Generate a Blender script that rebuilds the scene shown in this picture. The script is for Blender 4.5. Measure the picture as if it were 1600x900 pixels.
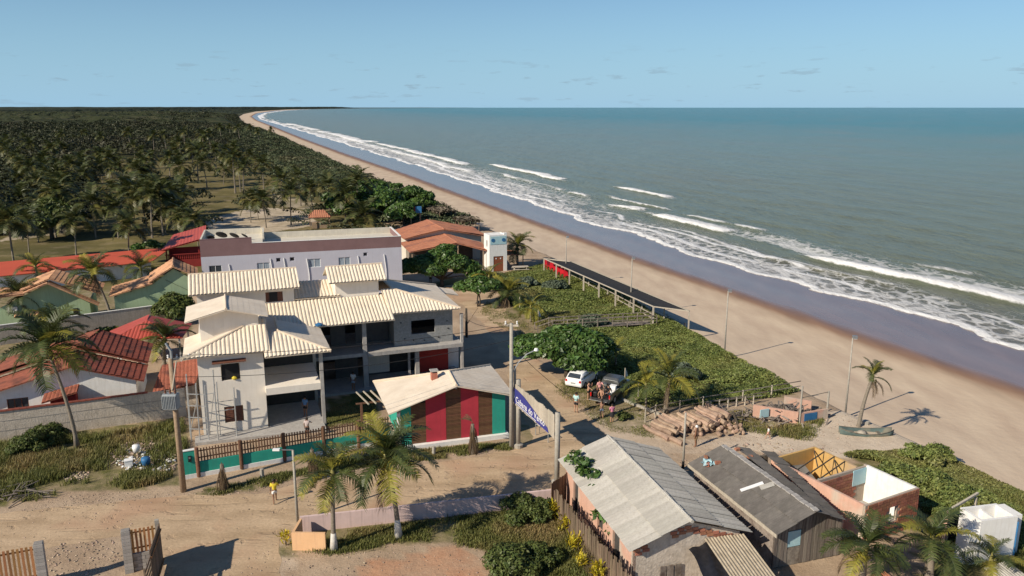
import bpy, bmesh, math, random, zlib
import numpy as np
from mathutils import Vector, Matrix, Euler
R = math.radians
scene = bpy.context.scene
for o in list(bpy.data.objects): bpy.data.objects.remove(o)

# ------------------------------------------------------------------ camera, sky, sun, exposure
FPX, CAMH, HORIZ = 1244.0, 24.0, 283.0
TH = math.atan(HORIZ / FPX)
cam_d = bpy.data.cameras.new('camera'); cam = bpy.data.objects.new('camera', cam_d)
scene.collection.objects.link(cam); scene.camera = cam
cam_d.sensor_width = 36.0; cam_d.lens = FPX / 1600 * 36.0
cam_d.clip_start = 0.5; cam_d.clip_end = 60000
cam.location = (0, 0, CAMH); cam.rotation_euler = (math.pi / 2 - TH, 0, 0)
SUN_AZ, SUN_EL = 39.0, 33.0            # direction the shadows fall, sun height
world = bpy.data.worlds.new('World'); scene.world = world; world.use_nodes = True
wn = world.node_tree.nodes; wl = world.node_tree.links
bg = wn['Background']; sky = wn.new('ShaderNodeTexSky'); sky.sky_type = 'NISHITA'; sky.sun_disc = False
sky.sun_elevation = R(SUN_EL); sky.sun_rotation = R(90 - (SUN_AZ + 180)); sky.altitude = 0
sky.air_density = 1.0; sky.dust_density = 0.0; sky.ozone_density = 3.0
bg.inputs['Strength'].default_value = 0.052
# thin low clouds: noise on the sky dome in a band above the horizon, all the way round
tc = wn.new('ShaderNodeTexCoord'); sp = wn.new('ShaderNodeSeparateXYZ'); wl.new(tc.outputs['Generated'], sp.inputs[0])
mp = wn.new('ShaderNodeMapping'); mp.inputs['Scale'].default_value = (16, 16, 90); wl.new(tc.outputs['Generated'], mp.inputs[0])
mp.inputs['Location'].default_value = (3.1, 0.7, 0.0)
nz = wn.new('ShaderNodeTexNoise'); nz.inputs['Scale'].default_value = 1.6; nz.inputs['Detail'].default_value = 5; nz.inputs['Roughness'].default_value = .55
wl.new(mp.outputs[0], nz.inputs['Vector'])
cr = wn.new('ShaderNodeValToRGB'); cr.color_ramp.elements[0].position = .60; cr.color_ramp.elements[1].position = .68
wl.new(nz.outputs['Fac'], cr.inputs[0])
band = wn.new('ShaderNodeValToRGB'); be = band.color_ramp.elements
be[0].position = .0; be[0].color = (.5, .5, .5, 1); be[1].position = .075; be[1].color = (0, 0, 0, 1)
e_ = be.new(.028); e_.color = (1, 1, 1, 1)
wl.new(sp.outputs['Z'], band.inputs[0])
mm = wn.new('ShaderNodeMath'); mm.operation = 'MULTIPLY'; wl.new(cr.outputs[0], mm.inputs[0]); wl.new(band.outputs[0], mm.inputs[1])
m2 = wn.new('ShaderNodeMath'); m2.operation = 'MULTIPLY'; m2.inputs[1].default_value = .40; wl.new(mm.outputs[0], m2.inputs[0])
mx = wn.new('ShaderNodeMixRGB'); mx.inputs[2].default_value = (3.6, 4.7, 5.7, 1)
tint = wn.new('ShaderNodeMixRGB'); tint.blend_type = 'MULTIPLY'; tint.inputs[0].default_value = 1; tint.inputs[2].default_value = (.98, 1.19, 1.36, 1); wl.new(sky.outputs[0], tint.inputs[1])
hzr = wn.new('ShaderNodeValToRGB'); hzr.color_ramp.elements[0].position = 0; hzr.color_ramp.elements[0].color = (.88,.88,.88,1); hzr.color_ramp.elements[1].position = .19; hzr.color_ramp.elements[1].color = (0,0,0,1)   # sea haze low in the sky, all round
wl.new(sp.outputs['Z'], hzr.inputs[0]); hzm = wn.new('ShaderNodeMixRGB'); hzm.inputs[2].default_value = (4.8, 8.5, 11.8, 1); wl.new(hzr.outputs[0], hzm.inputs[0]); wl.new(tint.outputs[0], hzm.inputs[1])
wl.new(m2.outputs[0], mx.inputs[0]); wl.new(hzm.outputs[0], mx.inputs[1]); wl.new(mx.outputs[0], bg.inputs['Color'])
sun_d = bpy.data.lights.new('sun', 'SUN'); sun = bpy.data.objects.new('sun', sun_d); scene.collection.objects.link(sun)
sun_d.energy = 4.7; sun_d.angle = R(.53); sun_d.color = (1, .89, .73)
_sd = Vector((math.cos(R(SUN_AZ)) * math.cos(R(SUN_EL)), math.sin(R(SUN_AZ)) * math.cos(R(SUN_EL)), -math.sin(R(SUN_EL))))
sun.rotation_euler = _sd.to_track_quat('-Z', 'Y').to_euler(); sun.location = (-40, -20, 60)
vs = scene.view_settings; vs.view_transform = 'Standard'; vs.look = 'None'; vs.gamma = 1; vs.exposure = 0.34; vs.use_curve_mapping = False

# ------------------------------------------------------------------ helpers
rng = np.random.default_rng(7); random.seed(7)
COL = scene.collection
_c, _s = math.cos(TH), math.sin(TH)
def G(x, y, z=0.0):
    "photo pixel -> point on the horizontal plane z"
    u = (x - 800) / FPX; v = (450 - y) / FPX
    d = (u, _c + v * _s, -_s + v * _c); t = (z - CAMH) / d[2]
    return Vector((d[0] * t, d[1] * t, z))
def HT(bx, by, ty, z=0.0):
    "height above z=0 of the top (pixel row ty) of an upright thing that stands at pixel (bx, by)"
    g = G(bx, by, z); v = (450 - ty) / FPX
    return CAMH + (-_s + v * _c) * g.y / (_c + v * _s)

class MB:
    def __init__(s): s.v = []; s.f = []
    def add(s, vs, fs):
        n = len(s.v); s.v.extend([tuple(p) for p in vs]); s.f.extend([tuple(i + n for i in f) for f in fs]); return s
    def box(s, x0, x1, y0, y1, z0, z1):
        return s.add([(x0,y0,z0),(x1,y0,z0),(x1,y1,z0),(x0,y1,z0),(x0,y0,z1),(x1,y0,z1),(x1,y1,z1),(x0,y1,z1)],
            [(3,2,1,0),(4,5,6,7),(0,1,5,4),(1,2,6,5),(2,3,7,6),(3,0,4,7)])
    def bar(s, p, q, w=.05, h=None, up=(0,0,1)):
        p = Vector(p); q = Vector(q); h = h or w; d = (q - p)
        if d.length < 1e-6: return s
        d.normalize(); u = Vector(up)
        if abs(d.dot(u)) > .98: u = Vector((1,0,0))
        a = d.cross(u).normalized() * (w / 2); b = a.cross(d).normalized() * (h / 2)
        return s.add([p-a-b,p+a-b,p+a+b,p-a+b,q-a-b,q+a-b,q+a+b,q-a+b],
            [(0,1,2,3),(7,6,5,4),(1,0,4,5),(2,1,5,6),(3,2,6,7),(0,3,7,4)])
    def tube(s, pts, rad, n=8, cap=True):
        pts = [Vector(p) for p in pts]; m = len(pts)
        if not hasattr(rad, '__len__'): rad = [rad] * m
        base = len(s.v); prev = None
        for i, p in enumerate(pts):
            d = (pts[min(i+1, m-1)] - pts[max(i-1, 0)]).normalized()
            u = prev if prev is not None else (Vector((1,0,0)) if abs(d.z) > .7 else Vector((0,0,1)))
            a = (u - d * u.dot(d))
            if a.length < 1e-4: a = Vector((0,1,0)) - d * d.y
            a.normalize(); b = d.cross(a); prev = a
            for k in range(n):
                t = 2 * math.pi * k / n
                s.v.append(tuple(p + (a * math.cos(t) + b * math.sin(t)) * rad[i]))
        for i in range(m - 1):
            for k in range(n):
                k2 = (k + 1) % n
                s.f.append((base+i*n+k, base+i*n+k2, base+(i+1)*n+k2, base+(i+1)*n+k))
        if cap:
            s.f.append(tuple(base + k for k in range(n))[::-1]); s.f.append(tuple(base + (m-1)*n + k for k in range(n)))
        return s
    def prism(s, pts, off):
        "a flat outline (3-D points) given thickness along off"
        n = len(pts); off = Vector(off); P = [Vector(p) for p in pts]
        fs = [tuple(range(n)), tuple(reversed(range(n, 2*n)))]
        for i in range(n):
            j = (i + 1) % n; fs.append((j, i, i + n, j + n))
        return s.add(P + [p + off for p in P], fs)
    def slab(s, pts, th):
        "roof plane or plate: thickness along the plane's own normal, downward"
        P = [Vector(p) for p in pts]; n = (P[1]-P[0]).cross(P[2]-P[0]).normalized()
        if n.z < 0: n = -n
        return s.prism(P, -n * th)
    def lathe(s, prof, n=16, c=(0,0,0)):
        base = len(s.v); m = len(prof)
        for r, z in prof:
            for k in range(n):
                t = 2*math.pi*k/n; s.v.append((c[0]+r*math.cos(t), c[1]+r*math.sin(t), c[2]+z))
        for i in range(m-1):
            for k in range(n):
                k2 = (k+1) % n; s.f.append((base+i*n+k, base+i*n+k2, base+(i+1)*n+k2, base+(i+1)*n+k))
        return s
    def mesh(s, name='mesh'):
        me = bpy.data.meshes.new(name); me.from_pydata(s.v, [], s.f); me.update()
        b = bmesh.new(); b.from_mesh(me); bmesh.ops.recalc_face_normals(b, faces=b.faces); b.to_mesh(me); b.free()
        return me
    def build(s, name, mat, parent=None, smooth=False, bevel=0):
        me = s.mesh(name); me.materials.append(M[mat] if isinstance(mat, str) else mat)
        if smooth: me.polygons.foreach_set('use_smooth', [True] * len(me.polygons))
        o = bpy.data.objects.new(name, me); COL.objects.link(o); o.parent = parent
        if bevel:
            b = o.modifiers.new('bevel', 'BEVEL'); b.width = bevel; b.segments = 2; b.limit_method = 'ANGLE'
        return o
def np_mesh(name, V, F, mat, parent=None, smooth=False):
    "fast mesh from arrays: V (n,3), F (m,k)"
    V = np.asarray(V, dtype=np.float32); F = np.asarray(F, dtype=np.int32); k = F.shape[1]
    me = bpy.data.meshes.new(name); me.vertices.add(len(V)); me.vertices.foreach_set('co', V.ravel())
    me.loops.add(F.size); me.loops.foreach_set('vertex_index', F.ravel())
    me.polygons.add(len(F)); me.polygons.foreach_set('loop_start', np.arange(len(F), dtype=np.int32) * k)
    try: me.polygons.foreach_set('loop_total', np.full(len(F), k, dtype=np.int32))
    except Exception: pass
    if smooth: me.polygons.foreach_set('use_smooth', np.ones(len(F), dtype=bool))
    me.update(calc_edges=True); me.validate()
    me.materials.append(M[mat] if isinstance(mat, str) else mat)
    o = bpy.data.objects.new(name, me); COL.objects.link(o); o.parent = parent
    return o
def tag(o, label=None, cat=None, group=None, kind=None):
    if label: o['label'] = label
    if cat: o['category'] = cat
    if group: o['group'] = group
    if kind: o['kind'] = kind
    return o
def thing(name, label, cat, loc=(0,0,0), rz=0.0, group=None):
    o = bpy.data.objects.new(name, None); COL.objects.link(o); o.empty_display_size = .2
    o.location = loc; o.rotation_euler = (0, 0, R(rz)); return tag(o, label, cat, group)
def inst(src, parent, loc=(0,0,0), rot=(0,0,0), sc=(1,1,1), name=None):
    c = src.copy(); COL.objects.link(c); c.parent = parent; c.location = loc; c.rotation_euler = rot; c.scale = sc
    if name: c.name = name
    return c
def piece(name, me, parent, loc=(0,0,0), rot=(0,0,0), sc=(1,1,1)):
    o = bpy.data.objects.new(name, me); COL.objects.link(o); o.parent = parent
    o.location = loc; o.rotation_euler = rot; o.scale = sc; return o
def copy_thing(root, loc, rz, label=None, sc=None):
    r = root.copy(); COL.objects.link(r); r.location = loc; r.rotation_euler = (0, 0, R(rz))
    if sc: r.scale = sc
    if label: r['label'] = label
    for ch in root.children:
        c = ch.copy(); COL.objects.link(c); c.parent = r
        for g in ch.children:
            d = g.copy(); COL.objects.link(d); d.parent = c
    return r
def unit_mesh(mat, b=(-.5,.5,-.5,.5,-.5,.5)):
    me = MB().box(*b).mesh('piece'); me.materials.append(M[mat]); return me

# ------------------------------------------------------------------ materials
M = {}
def mat(name, c1, c2=None, scale=3.0, rough=.85, bump=.15, fine=40.0, contrast=(.35,.65), spec=.3, metal=0.0,
        island=0.0, objrand=0.0, streak=None, trans=0.0, stretch=(1,1,1), c3=None):
    m = bpy.data.materials.new(name); m.use_nodes = True; M[name] = m
    N = m.node_tree.nodes; Lk = m.node_tree.links; p = N['Principled BSDF']
    c2 = c2 or tuple(x * .78 for x in c1)
    t = N.new('ShaderNodeTexCoord'); mp = N.new('ShaderNodeMapping'); mp.inputs['Scale'].default_value = stretch; Lk.new(t.outputs['Object'], mp.inputs[0])
    n1 = N.new('ShaderNodeTexNoise'); n1.inputs['Scale'].default_value = scale; n1.inputs['Detail'].default_value = 6; n1.inputs['Roughness'].default_value = .62
    Lk.new(mp.outputs[0], n1.inputs['Vector'])
    r = N.new('ShaderNodeValToRGB'); r.color_ramp.elements[0].position = contrast[0]; r.color_ramp.elements[1].position = contrast[1]
    r.color_ramp.elements[0].color = (*c2, 1); r.color_ramp.elements[1].color = (*c1, 1)
    Lk.new(n1.outputs['Fac'], r.inputs[0]); col = r.outputs[0]
    n2 = N.new('ShaderNodeTexNoise'); n2.inputs['Scale'].default_value = fine; n2.inputs['Detail'].default_value = 3; Lk.new(mp.outputs[0], n2.inputs['Vector'])
    def mixc(fac, a, b, mode='MIX', f=None):
        x = N.new('ShaderNodeMixRGB'); x.blend_type = mode
        if f is not None: x.inputs[0].default_value = f
        else: Lk.new(fac, x.inputs[0])
        if isinstance(a, tuple): x.inputs[1].default_value = (*a, 1)
        else: Lk.new(a, x.inputs[1])
        if isinstance(b, tuple): x.inputs[2].default_value = (*b, 1)
        else: Lk.new(b, x.inputs[2])
        return x.outputs[0]
    col = mixc(None, col, n2.outputs['Fac'], 'OVERLAY', .28)
    if c3:
        n3 = N.new('ShaderNodeTexNoise'); n3.inputs['Scale'].default_value = scale * .37; n3.inputs['Detail'].default_value = 5; Lk.new(mp.outputs[0], n3.inputs['Vector'])
        r3 = N.new('ShaderNodeValToRGB'); r3.color_ramp.elements[0].position = .52; r3.color_ramp.elements[1].position = .66; Lk.new(n3.outputs['Fac'], r3.inputs[0])
        col = mixc(r3.outputs[0], col, c3)
    if streak:     # rain streaks and dirt running down walls
        ms = N.new('ShaderNodeMapping'); ms.inputs['Scale'].default_value = (5, 5, .35); Lk.new(t.outputs['Object'], ms.inputs[0])
        ns = N.new('ShaderNodeTexNoise'); ns.inputs['Scale'].default_value = 1.3; ns.inputs['Detail'].default_value = 5; Lk.new(ms.outputs[0], ns.inputs['Vector'])
        rs = N.new('ShaderNodeValToRGB'); rs.color_ramp.elements[0].position = .5; rs.color_ramp.elements[1].position = .8
        rs.color_ramp.elements[1].color = (.6,.6,.6,1); Lk.new(ns.outputs['Fac'], rs.inputs[0]); col = mixc(rs.outputs[0], col, streak)
    if island or objrand:
        if island:
            g = N.new('ShaderNodeNewGeometry'); src = g.outputs['Random Per Island']; amt = island
        else:
            g = N.new('ShaderNodeObjectInfo'); src = g.outputs['Random']; amt = objrand
        mr = N.new('ShaderNodeMapRange'); mr.inputs['To Min'].default_value = 1 - amt; mr.inputs['To Max'].default_value = 1 + amt; Lk.new(src, mr.inputs['Value'])
        hv = N.new('ShaderNodeHueSaturation'); Lk.new(mr.outputs[0], hv.inputs['Value']); Lk.new(col, hv.inputs['Color'])
        mh = N.new('ShaderNodeMapRange'); mh.inputs['To Min'].default_value = .5 - amt * .05; mh.inputs['To Max'].default_value = .5 + amt * .05
        mu = N.new('ShaderNodeMath'); mu.operation = 'FRACT'; mm_ = N.new('ShaderNodeMath'); mm_.operation = 'MULTIPLY'; mm_.inputs[1].default_value = 7.31
        Lk.new(src, mm_.inputs[0]); Lk.new(mm_.outputs[0], mu.inputs[0]); Lk.new(mu.outputs[0], mh.inputs['Value']); Lk.new(mh.outputs[0], hv.inputs['Hue'])
        col = hv.outputs[0]
    Lk.new(col, p.inputs['Base Color']); p.inputs['Roughness'].default_value = rough; p.inputs['Metallic'].default_value = metal
    p.inputs['Specular IOR Level'].default_value = spec
    if bump:
        b = N.new('ShaderNodeBump'); b.inputs['Strength'].default_value = bump; b.inputs['Distance'].default_value = .03
        Lk.new(n2.outputs['Fac'], b.inputs['Height']); Lk.new(b.outputs[0], p.inputs['Normal'])
    if trans:
        tr = N.new('ShaderNodeBsdfTranslucent'); Lk.new(col, tr.inputs[0]); ms_ = N.new('ShaderNodeMixShader'); ms_.inputs[0].default_value = trans
        Lk.new(p.outputs[0], ms_.inputs[1]); Lk.new(tr.outputs[0], ms_.inputs[2]); Lk.new(ms_.outputs[0], N['Material Output'].inputs[0])
    return m
mat('wall_cream', (.80,.74,.65), (.74,.68,.59), 1.2, streak=(.66,.60,.51))
mat('roof_beige', (.76,.66,.52), (.67,.57,.44), .9, rough=.8, bump=.1, streak=(.52,.44,.34))
mat('roof_beige2', (.72,.63,.51), (.62,.53,.42), .8, rough=.8, bump=.1)
mat('ridge_beige', (.66,.55,.42), (.56,.46,.35), 3)
mat('concrete', (.42,.40,.37), (.33,.31,.29), 2.5, streak=(.24,.23,.21))
mat('render_grey', (.30,.30,.29), (.23,.23,.22), 5, bump=.6, fine=14)
mat('interior_shade', (.07,.065,.06), (.05,.047,.044), 2)  # near-black colour stands in for deep shade indoors
mat('inner_wall', (.12,.115,.11), (.09,.085,.085), 2)  # grey darkened to carry the veranda shade
mat('shutter_wood', (.17,.07,.045), (.11,.045,.03), 8, rough=.6)
mat('picket_wood', (.20,.11,.065), (.13,.07,.04), 9, objrand=.25)
mat('hotel_lilac', (.50,.50,.56), (.47,.47,.53), .8, streak=(.43,.43,.47))
mat('hotel_mauve', (.22,.135,.135), (.19,.115,.115), .8)
mat('hotel_cream', (.62,.58,.48), (.54,.50,.42), 1.0, streak=(.42,.39,.32))
mat('white_paint', (.78,.77,.74), (.70,.69,.66), 2, streak=(.58,.55,.50))
mat('white_plain', (.80,.80,.79), (.74,.74,.73), 2, rough=.5)
mat('glass', (.05,.06,.07), (.04,.05,.06), 2, rough=.08, bump=0, spec=.6)
mat('curtain_glass', (.34,.40,.46), (.20,.25,.30), 9, rough=.15, bump=0, spec=.6, stretch=(1,1,.1))
mat('green_wall', (.36,.47,.29), (.32,.42,.26), .8, streak=(.22,.29,.18))
mat('lime_wall', (.45,.55,.30), (.40,.49,.26), .8)
mat('clay_tan', (.62,.36,.20), (.48,.25,.14), 1.4, fine=9, rough=.85, c3=(.34,.18,.11))
mat('clay_orange', (.46,.20,.115), (.36,.145,.085), 1.2, fine=8, rough=.85, c3=(.27,.12,.085))
mat('clay_red', (.31,.10,.06), (.21,.07,.045), 1.8, fine=7, rough=.85, c3=(.13,.05,.035), contrast=(.3,.65))
mat('clay_dark', (.23,.062,.04), (.15,.042,.03), 1.8, fine=7, rough=.85, c3=(.07,.03,.025), contrast=(.3,.6))
mat('red_metal', (.42,.085,.06), (.36,.07,.05), 1, rough=.45)
mat('red_wall', (.52,.095,.05), (.45,.08,.045), .35, streak=(.38,.07,.045))
mat('dark_red', (.30,.035,.03), (.25,.03,.025), 1.5)
mat('rough_plaster', (.56,.49,.41), (.44,.38,.31), 2.2, bump=.9, fine=9, streak=(.27,.235,.20))
mat('teal', (.03,.34,.25), (.025,.29,.22), 1.5, streak=(.05,.24,.18))
mat('pav_red', (.44,.04,.06), (.38,.033,.05), 1.2, streak=(.30,.04,.05))
mat('wood_slat', (.17,.085,.045), (.105,.055,.03), 5, rough=.7, objrand=.2)
mat('raw_wood', (.36,.29,.22), (.25,.20,.15), 6, objrand=.22)
mat('grey_wood', (.25,.215,.18), (.15,.125,.105), 5, objrand=.3, c3=(.11,.085,.07))
mat('fence_plank', (.22,.16,.11), (.12,.085,.06), 5, objrand=.32, c3=(.09,.065,.045))
mat('gate_slat', (.40,.20,.08), (.26,.125,.05), 6, objrand=.25)
mat('pale_wood', (.46,.41,.33), (.34,.30,.24), 6, objrand=.15)
mat('pole_concrete', (.38,.35,.30), (.29,.27,.23), 6)
mat('pole_wood', (.34,.25,.17), (.24,.17,.11), 6)
mat('block_grey', (.40,.38,.35), (.31,.29,.27), 4, objrand=.14, fine=25)
mat('mortar', (.28,.26,.235), (.22,.20,.18), 8)
mat('mortar_tan', (.42,.35,.28), (.34,.28,.22), 8)
mat('brick', (.38,.165,.10), (.29,.12,.075), 5, objrand=.22, fine=25)
mat('asbestos', (.46,.44,.395), (.36,.34,.30), 1.1, objrand=.13, streak=(.27,.25,.22), rough=.9)
mat('asbestos_dark', (.17,.155,.14), (.10,.092,.083), 1.2, objrand=.12, c3=(.25,.235,.21), rough=.9)
mat('sheet_tan', (.42,.36,.27), (.30,.25,.18), 2, streak=(.2,.16,.12))
mat('pink_wall', (.66,.50,.47), (.58,.44,.41), 1.2, streak=(.36,.27,.25))
mat('peach_wall', (.74,.46,.25), (.67,.41,.22), 1.2, streak=(.55,.34,.2))
mat('pink_shack', (.60,.37,.28), (.52,.31,.23), 1.5, streak=(.40,.27,.2), c3=(.50,.42,.34))
mat('yellow_wall', (.58,.36,.12), (.50,.31,.11), 1.2, c3=(.42,.30,.18), streak=(.36,.24,.13))
mat('metal_grey', (.36,.37,.38), (.28,.29,.30), 5, rough=.45, metal=.6)
mat('galv', (.52,.53,.53), (.44,.45,.45), 5, rough=.4, metal=.5)
mat('trafo', (.30,.33,.34), (.24,.26,.27), 5, rough=.5)
mat('black', (.018,.018,.02), (.012,.012,.013), 5, rough=.6)
mat('tarp', (.02,.02,.024), (.014,.014,.016), 5, rough=.28, bump=.5, fine=6, spec=.6)
mat('rubber', (.02,.02,.02), (.015,.015,.015), 9)
mat('car_white', (.80,.80,.80), (.79,.79,.79), 1, rough=.22, bump=0, spec=.5)
mat('car_silver', (.15,.155,.15), (.14,.145,.14), 1, rough=.28, bump=0, metal=.6, spec=.5)
mat('tail_red', (.5,.01,.01), (.45,.01,.01), 1, rough=.2, bump=0)
mat('sign_blue', (.045,.05,.23), (.035,.04,.19), 1, rough=.5, bump=0)
mat('blue_tank', (.04,.16,.34), (.03,.13,.28), 2, rough=.5)
mat('light_blue', (.35,.55,.60), (.42,.58,.60), 2)
mat('red_plastic', (.55,.02,.03), (.5,.02,.03), 2, rough=.35)
mat('yellow_cloth', (.80,.66,.08), (.75,.6,.07), 2, trans=.3)
mat('white_cloth', (.80,.80,.78), (.74,.74,.72), 2, trans=.3)
mat('shade_net', (.028,.028,.03), (.02,.02,.022), 3, rough=.9)
mat('thatch', (.20,.165,.12), (.12,.10,.075), 4, bump=.6, fine=18, island=.3)
mat('log', (.40,.29,.21), (.29,.20,.145), 3, objrand=.25, c3=(.20,.13,.09))
mat('boat_paint', (.10,.14,.13), (.07,.10,.095), 3, c3=(.18,.17,.13))
mat('boat_inside', (.17,.16,.13), (.12,.11,.09), 3)
mat('door_brown', (.26,.085,.04), (.2,.065,.03), 3)
mat('trunk', (.25,.215,.17), (.16,.135,.105), 6, stretch=(1,1,4), bump=.5, fine=14)
mat('trunk_dark', (.10,.08,.06), (.06,.05,.038), 6, bump=.4)
mat('trunk_white', (.60,.57,.52), (.45,.42,.37), 5)
mat('frond', (.078,.098,.026), (.045,.062,.018), 1.2, rough=.5, bump=0, island=.35, objrand=0, trans=.25, spec=.4)
mat('frond_yellow', (.33,.29,.05), (.21,.20,.035), 1.2, rough=.5, bump=0, island=.25, trans=.3)
mat('frond_dead', (.16,.11,.065), (.10,.07,.04), 1.2, rough=.85, bump=0, island=.3, trans=.1)
mat('rachis', (.24,.22,.07), (.17,.15,.05), 4, rough=.5)
mat('coconut', (.20,.16,.04), (.14,.10,.03), 4, rough=.5)
mat('almond_leaf', (.095,.165,.035), (.055,.105,.024), 1.0, rough=.42, bump=0, island=.4, trans=.22, spec=.5)
mat('bush_leaf', (.115,.14,.038), (.07,.095,.026), 1.0, rough=.5, bump=0, island=.4, trans=.2)
mat('dune_leaf', (.225,.25,.072), (.15,.19,.054), .25, rough=.5, bump=0, island=.38, trans=.25, c3=(.215,.19,.075))
mat('dune_shrub_leaf', (.12,.15,.10), (.085,.11,.07), .5, rough=.55, bump=0, island=.3, trans=.15)
mat('scrub_leaf', (.105,.125,.062), (.065,.085,.04), .1, rough=.6, bump=0, island=.3, trans=.15, c3=(.12,.115,.06))
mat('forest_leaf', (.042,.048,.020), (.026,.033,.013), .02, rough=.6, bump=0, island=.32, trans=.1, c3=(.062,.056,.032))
mat('grass_blade', (.19,.19,.055), (.12,.135,.036), .5, rough=.6, bump=0, island=.4, trans=.25, c3=(.28,.215,.09))
mat('dry_grass', (.26,.20,.11), (.18,.14,.075), .8, rough=.7, bump=0, island=.3, trans=.2)
mat('croton', (.62,.47,.03), (.42,.36,.03), 1.2, rough=.45, bump=0, island=.3, trans=.25)
mat('dune_soil', (.065,.075,.03), (.05,.055,.024), 1.0)
mat('rubble', (.40,.31,.235), (.26,.20,.15), 3, island=.5)
mat('litter_white', (.72,.72,.70), (.6,.6,.58), 3, island=.3)
mat('skin_brown', (.25,.13,.08), (.22,.115,.07), 5, rough=.5, bump=0)
mat('skin_tan', (.42,.24,.16), (.38,.215,.14), 5, rough=.5, bump=0)
mat('hair', (.02,.014,.01), (.015,.01,.008), 5, rough=.5)
for nm, c in dict(cloth_yellow=(.78,.60,.06), cloth_white=(.78,.77,.74), cloth_aqua=(.42,.62,.60), cloth_black=(.025,.025,.028), cloth_denim=(.32,.40,.50),
                  cloth_pink=(.58,.22,.33), cloth_rose=(.75,.38,.36), cloth_brown=(.27,.18,.10), cloth_blue=(.12,.24,.45), cloth_grey=(.48,.40,.38)).items():
    mat(nm, c, tuple(x*.85 for x in c), 4, rough=.9, bump=.1)
# ------------------------------------------------------------------ the lie of the land
def vnoise(x, y, seed=0):
    "smooth value noise on arrays"
    xi = np.floor(x).astype(np.int64); yi = np.floor(y).astype(np.int64); xf = x - xi; yf = y - yi
    def h(a, b):
        n = (a * 374761393 + b * 668265263 + seed * 1442695041) & 0x7fffffff
        n = ((n ^ (n >> 13)) * 1274126177) & 0x7fffffff
        return ((n ^ (n >> 16)) & 0xffff) / 65535.0
    u = xf * xf * (3 - 2 * xf); v = yf * yf * (3 - 2 * yf)
    return (h(xi, yi) * (1-u) + h(xi+1, yi) * u) * (1-v) + (h(xi, yi+1) * (1-u) + h(xi+1, yi+1) * u) * v
def fbm(x, y, seed=0, oct=4):
    t = 0; a = .5
    for k in range(oct): t = t + a * vnoise(x * 2**k, y * 2**k, seed + k); a *= .5
    return t / (1 - .5**oct)
def coast(px, z):
    P = sorted([(G(x, y, z).y, G(x, y, z).x) for x, y in px])
    (y0, x0), (y1, x1) = P[0], P[1]; k = -0.33
    P = [(-400, x0 + (-400 - y0) * k)] + P
    (ya, xa), (yb, xb) = P[-2], P[-1]
    P.append((16000, xb + (16000 - yb) * (xb - xa) / (yb - ya) * .4)); P.append((30000, P[-1][1] + 1500))
    Y = np.array([p[0] for p in P]); X = np.array([p[1] for p in P]); return lambda y: np.interp(y, Y, X)
XV = coast([(1600,772),(1440,700),(1245,608),(1190,580),(1130,550),(1020,485),(950,450),(900,420),(845,395),(745,350),(640,303),(560,273),(480,235),(430,212),(400,200),(378,189),(373,182),(380,178),(400,174),(450,171)], -.5)
XW = coast([(1600,616),(1453,567),(1332,525),(1151,461),(1000,410),(900,373),(790,333),(700,300),(620,270),(540,243),(470,217),(425,198),(400,188),(392,182),(400,177),(430,173),(480,170.5)], -1.9)
XS = coast([(1600,533),(1468,491),(1310,450),(1219,425),(1143,405),(1000,363),(900,335),(800,302),(700,270),(600,240),(520,217),(470,203),(430,192),(408,186),(404,181),(415,176.5),(440,173),(490,170.3)], -2.4)
def inpoly(x, y, poly):
    c = np.zeros(x.shape, bool); n = len(poly)
    for i in range(n):
        (x0, y0), (x1, y1) = poly[i], poly[(i+1) % n]
        with np.errstate(divide='ignore', invalid='ignore'):
            c ^= ((y0 > y) != (y1 > y)) & (x < (x1 - x0) * (y - y0) / (y1 - y0 + 1e-12) + x0)
    return c
def wpoly(px, z=0): return [(G(x, y, z).x, G(x, y, z).y) for x, y in px]

def grid_mesh(name, X, Y, Z, material, attrs=None):
    r, c = X.shape; V = np.stack([X, Y, Z], -1).reshape(-1, 3)
    i = np.arange(r * c).reshape(r, c)
    F = np.stack([i[:-1,:-1], i[:-1,1:], i[1:,1:], i[1:,:-1]], -1).reshape(-1, 4)
    o = np_mesh(name, V, F, material, smooth=True)
    for k, a in (attrs or {}).items():
        at = o.data.attributes.new(k, 'FLOAT', 'POINT'); at.data.foreach_set('value', np.asarray(a, dtype=np.float32).ravel())
    return o
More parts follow.
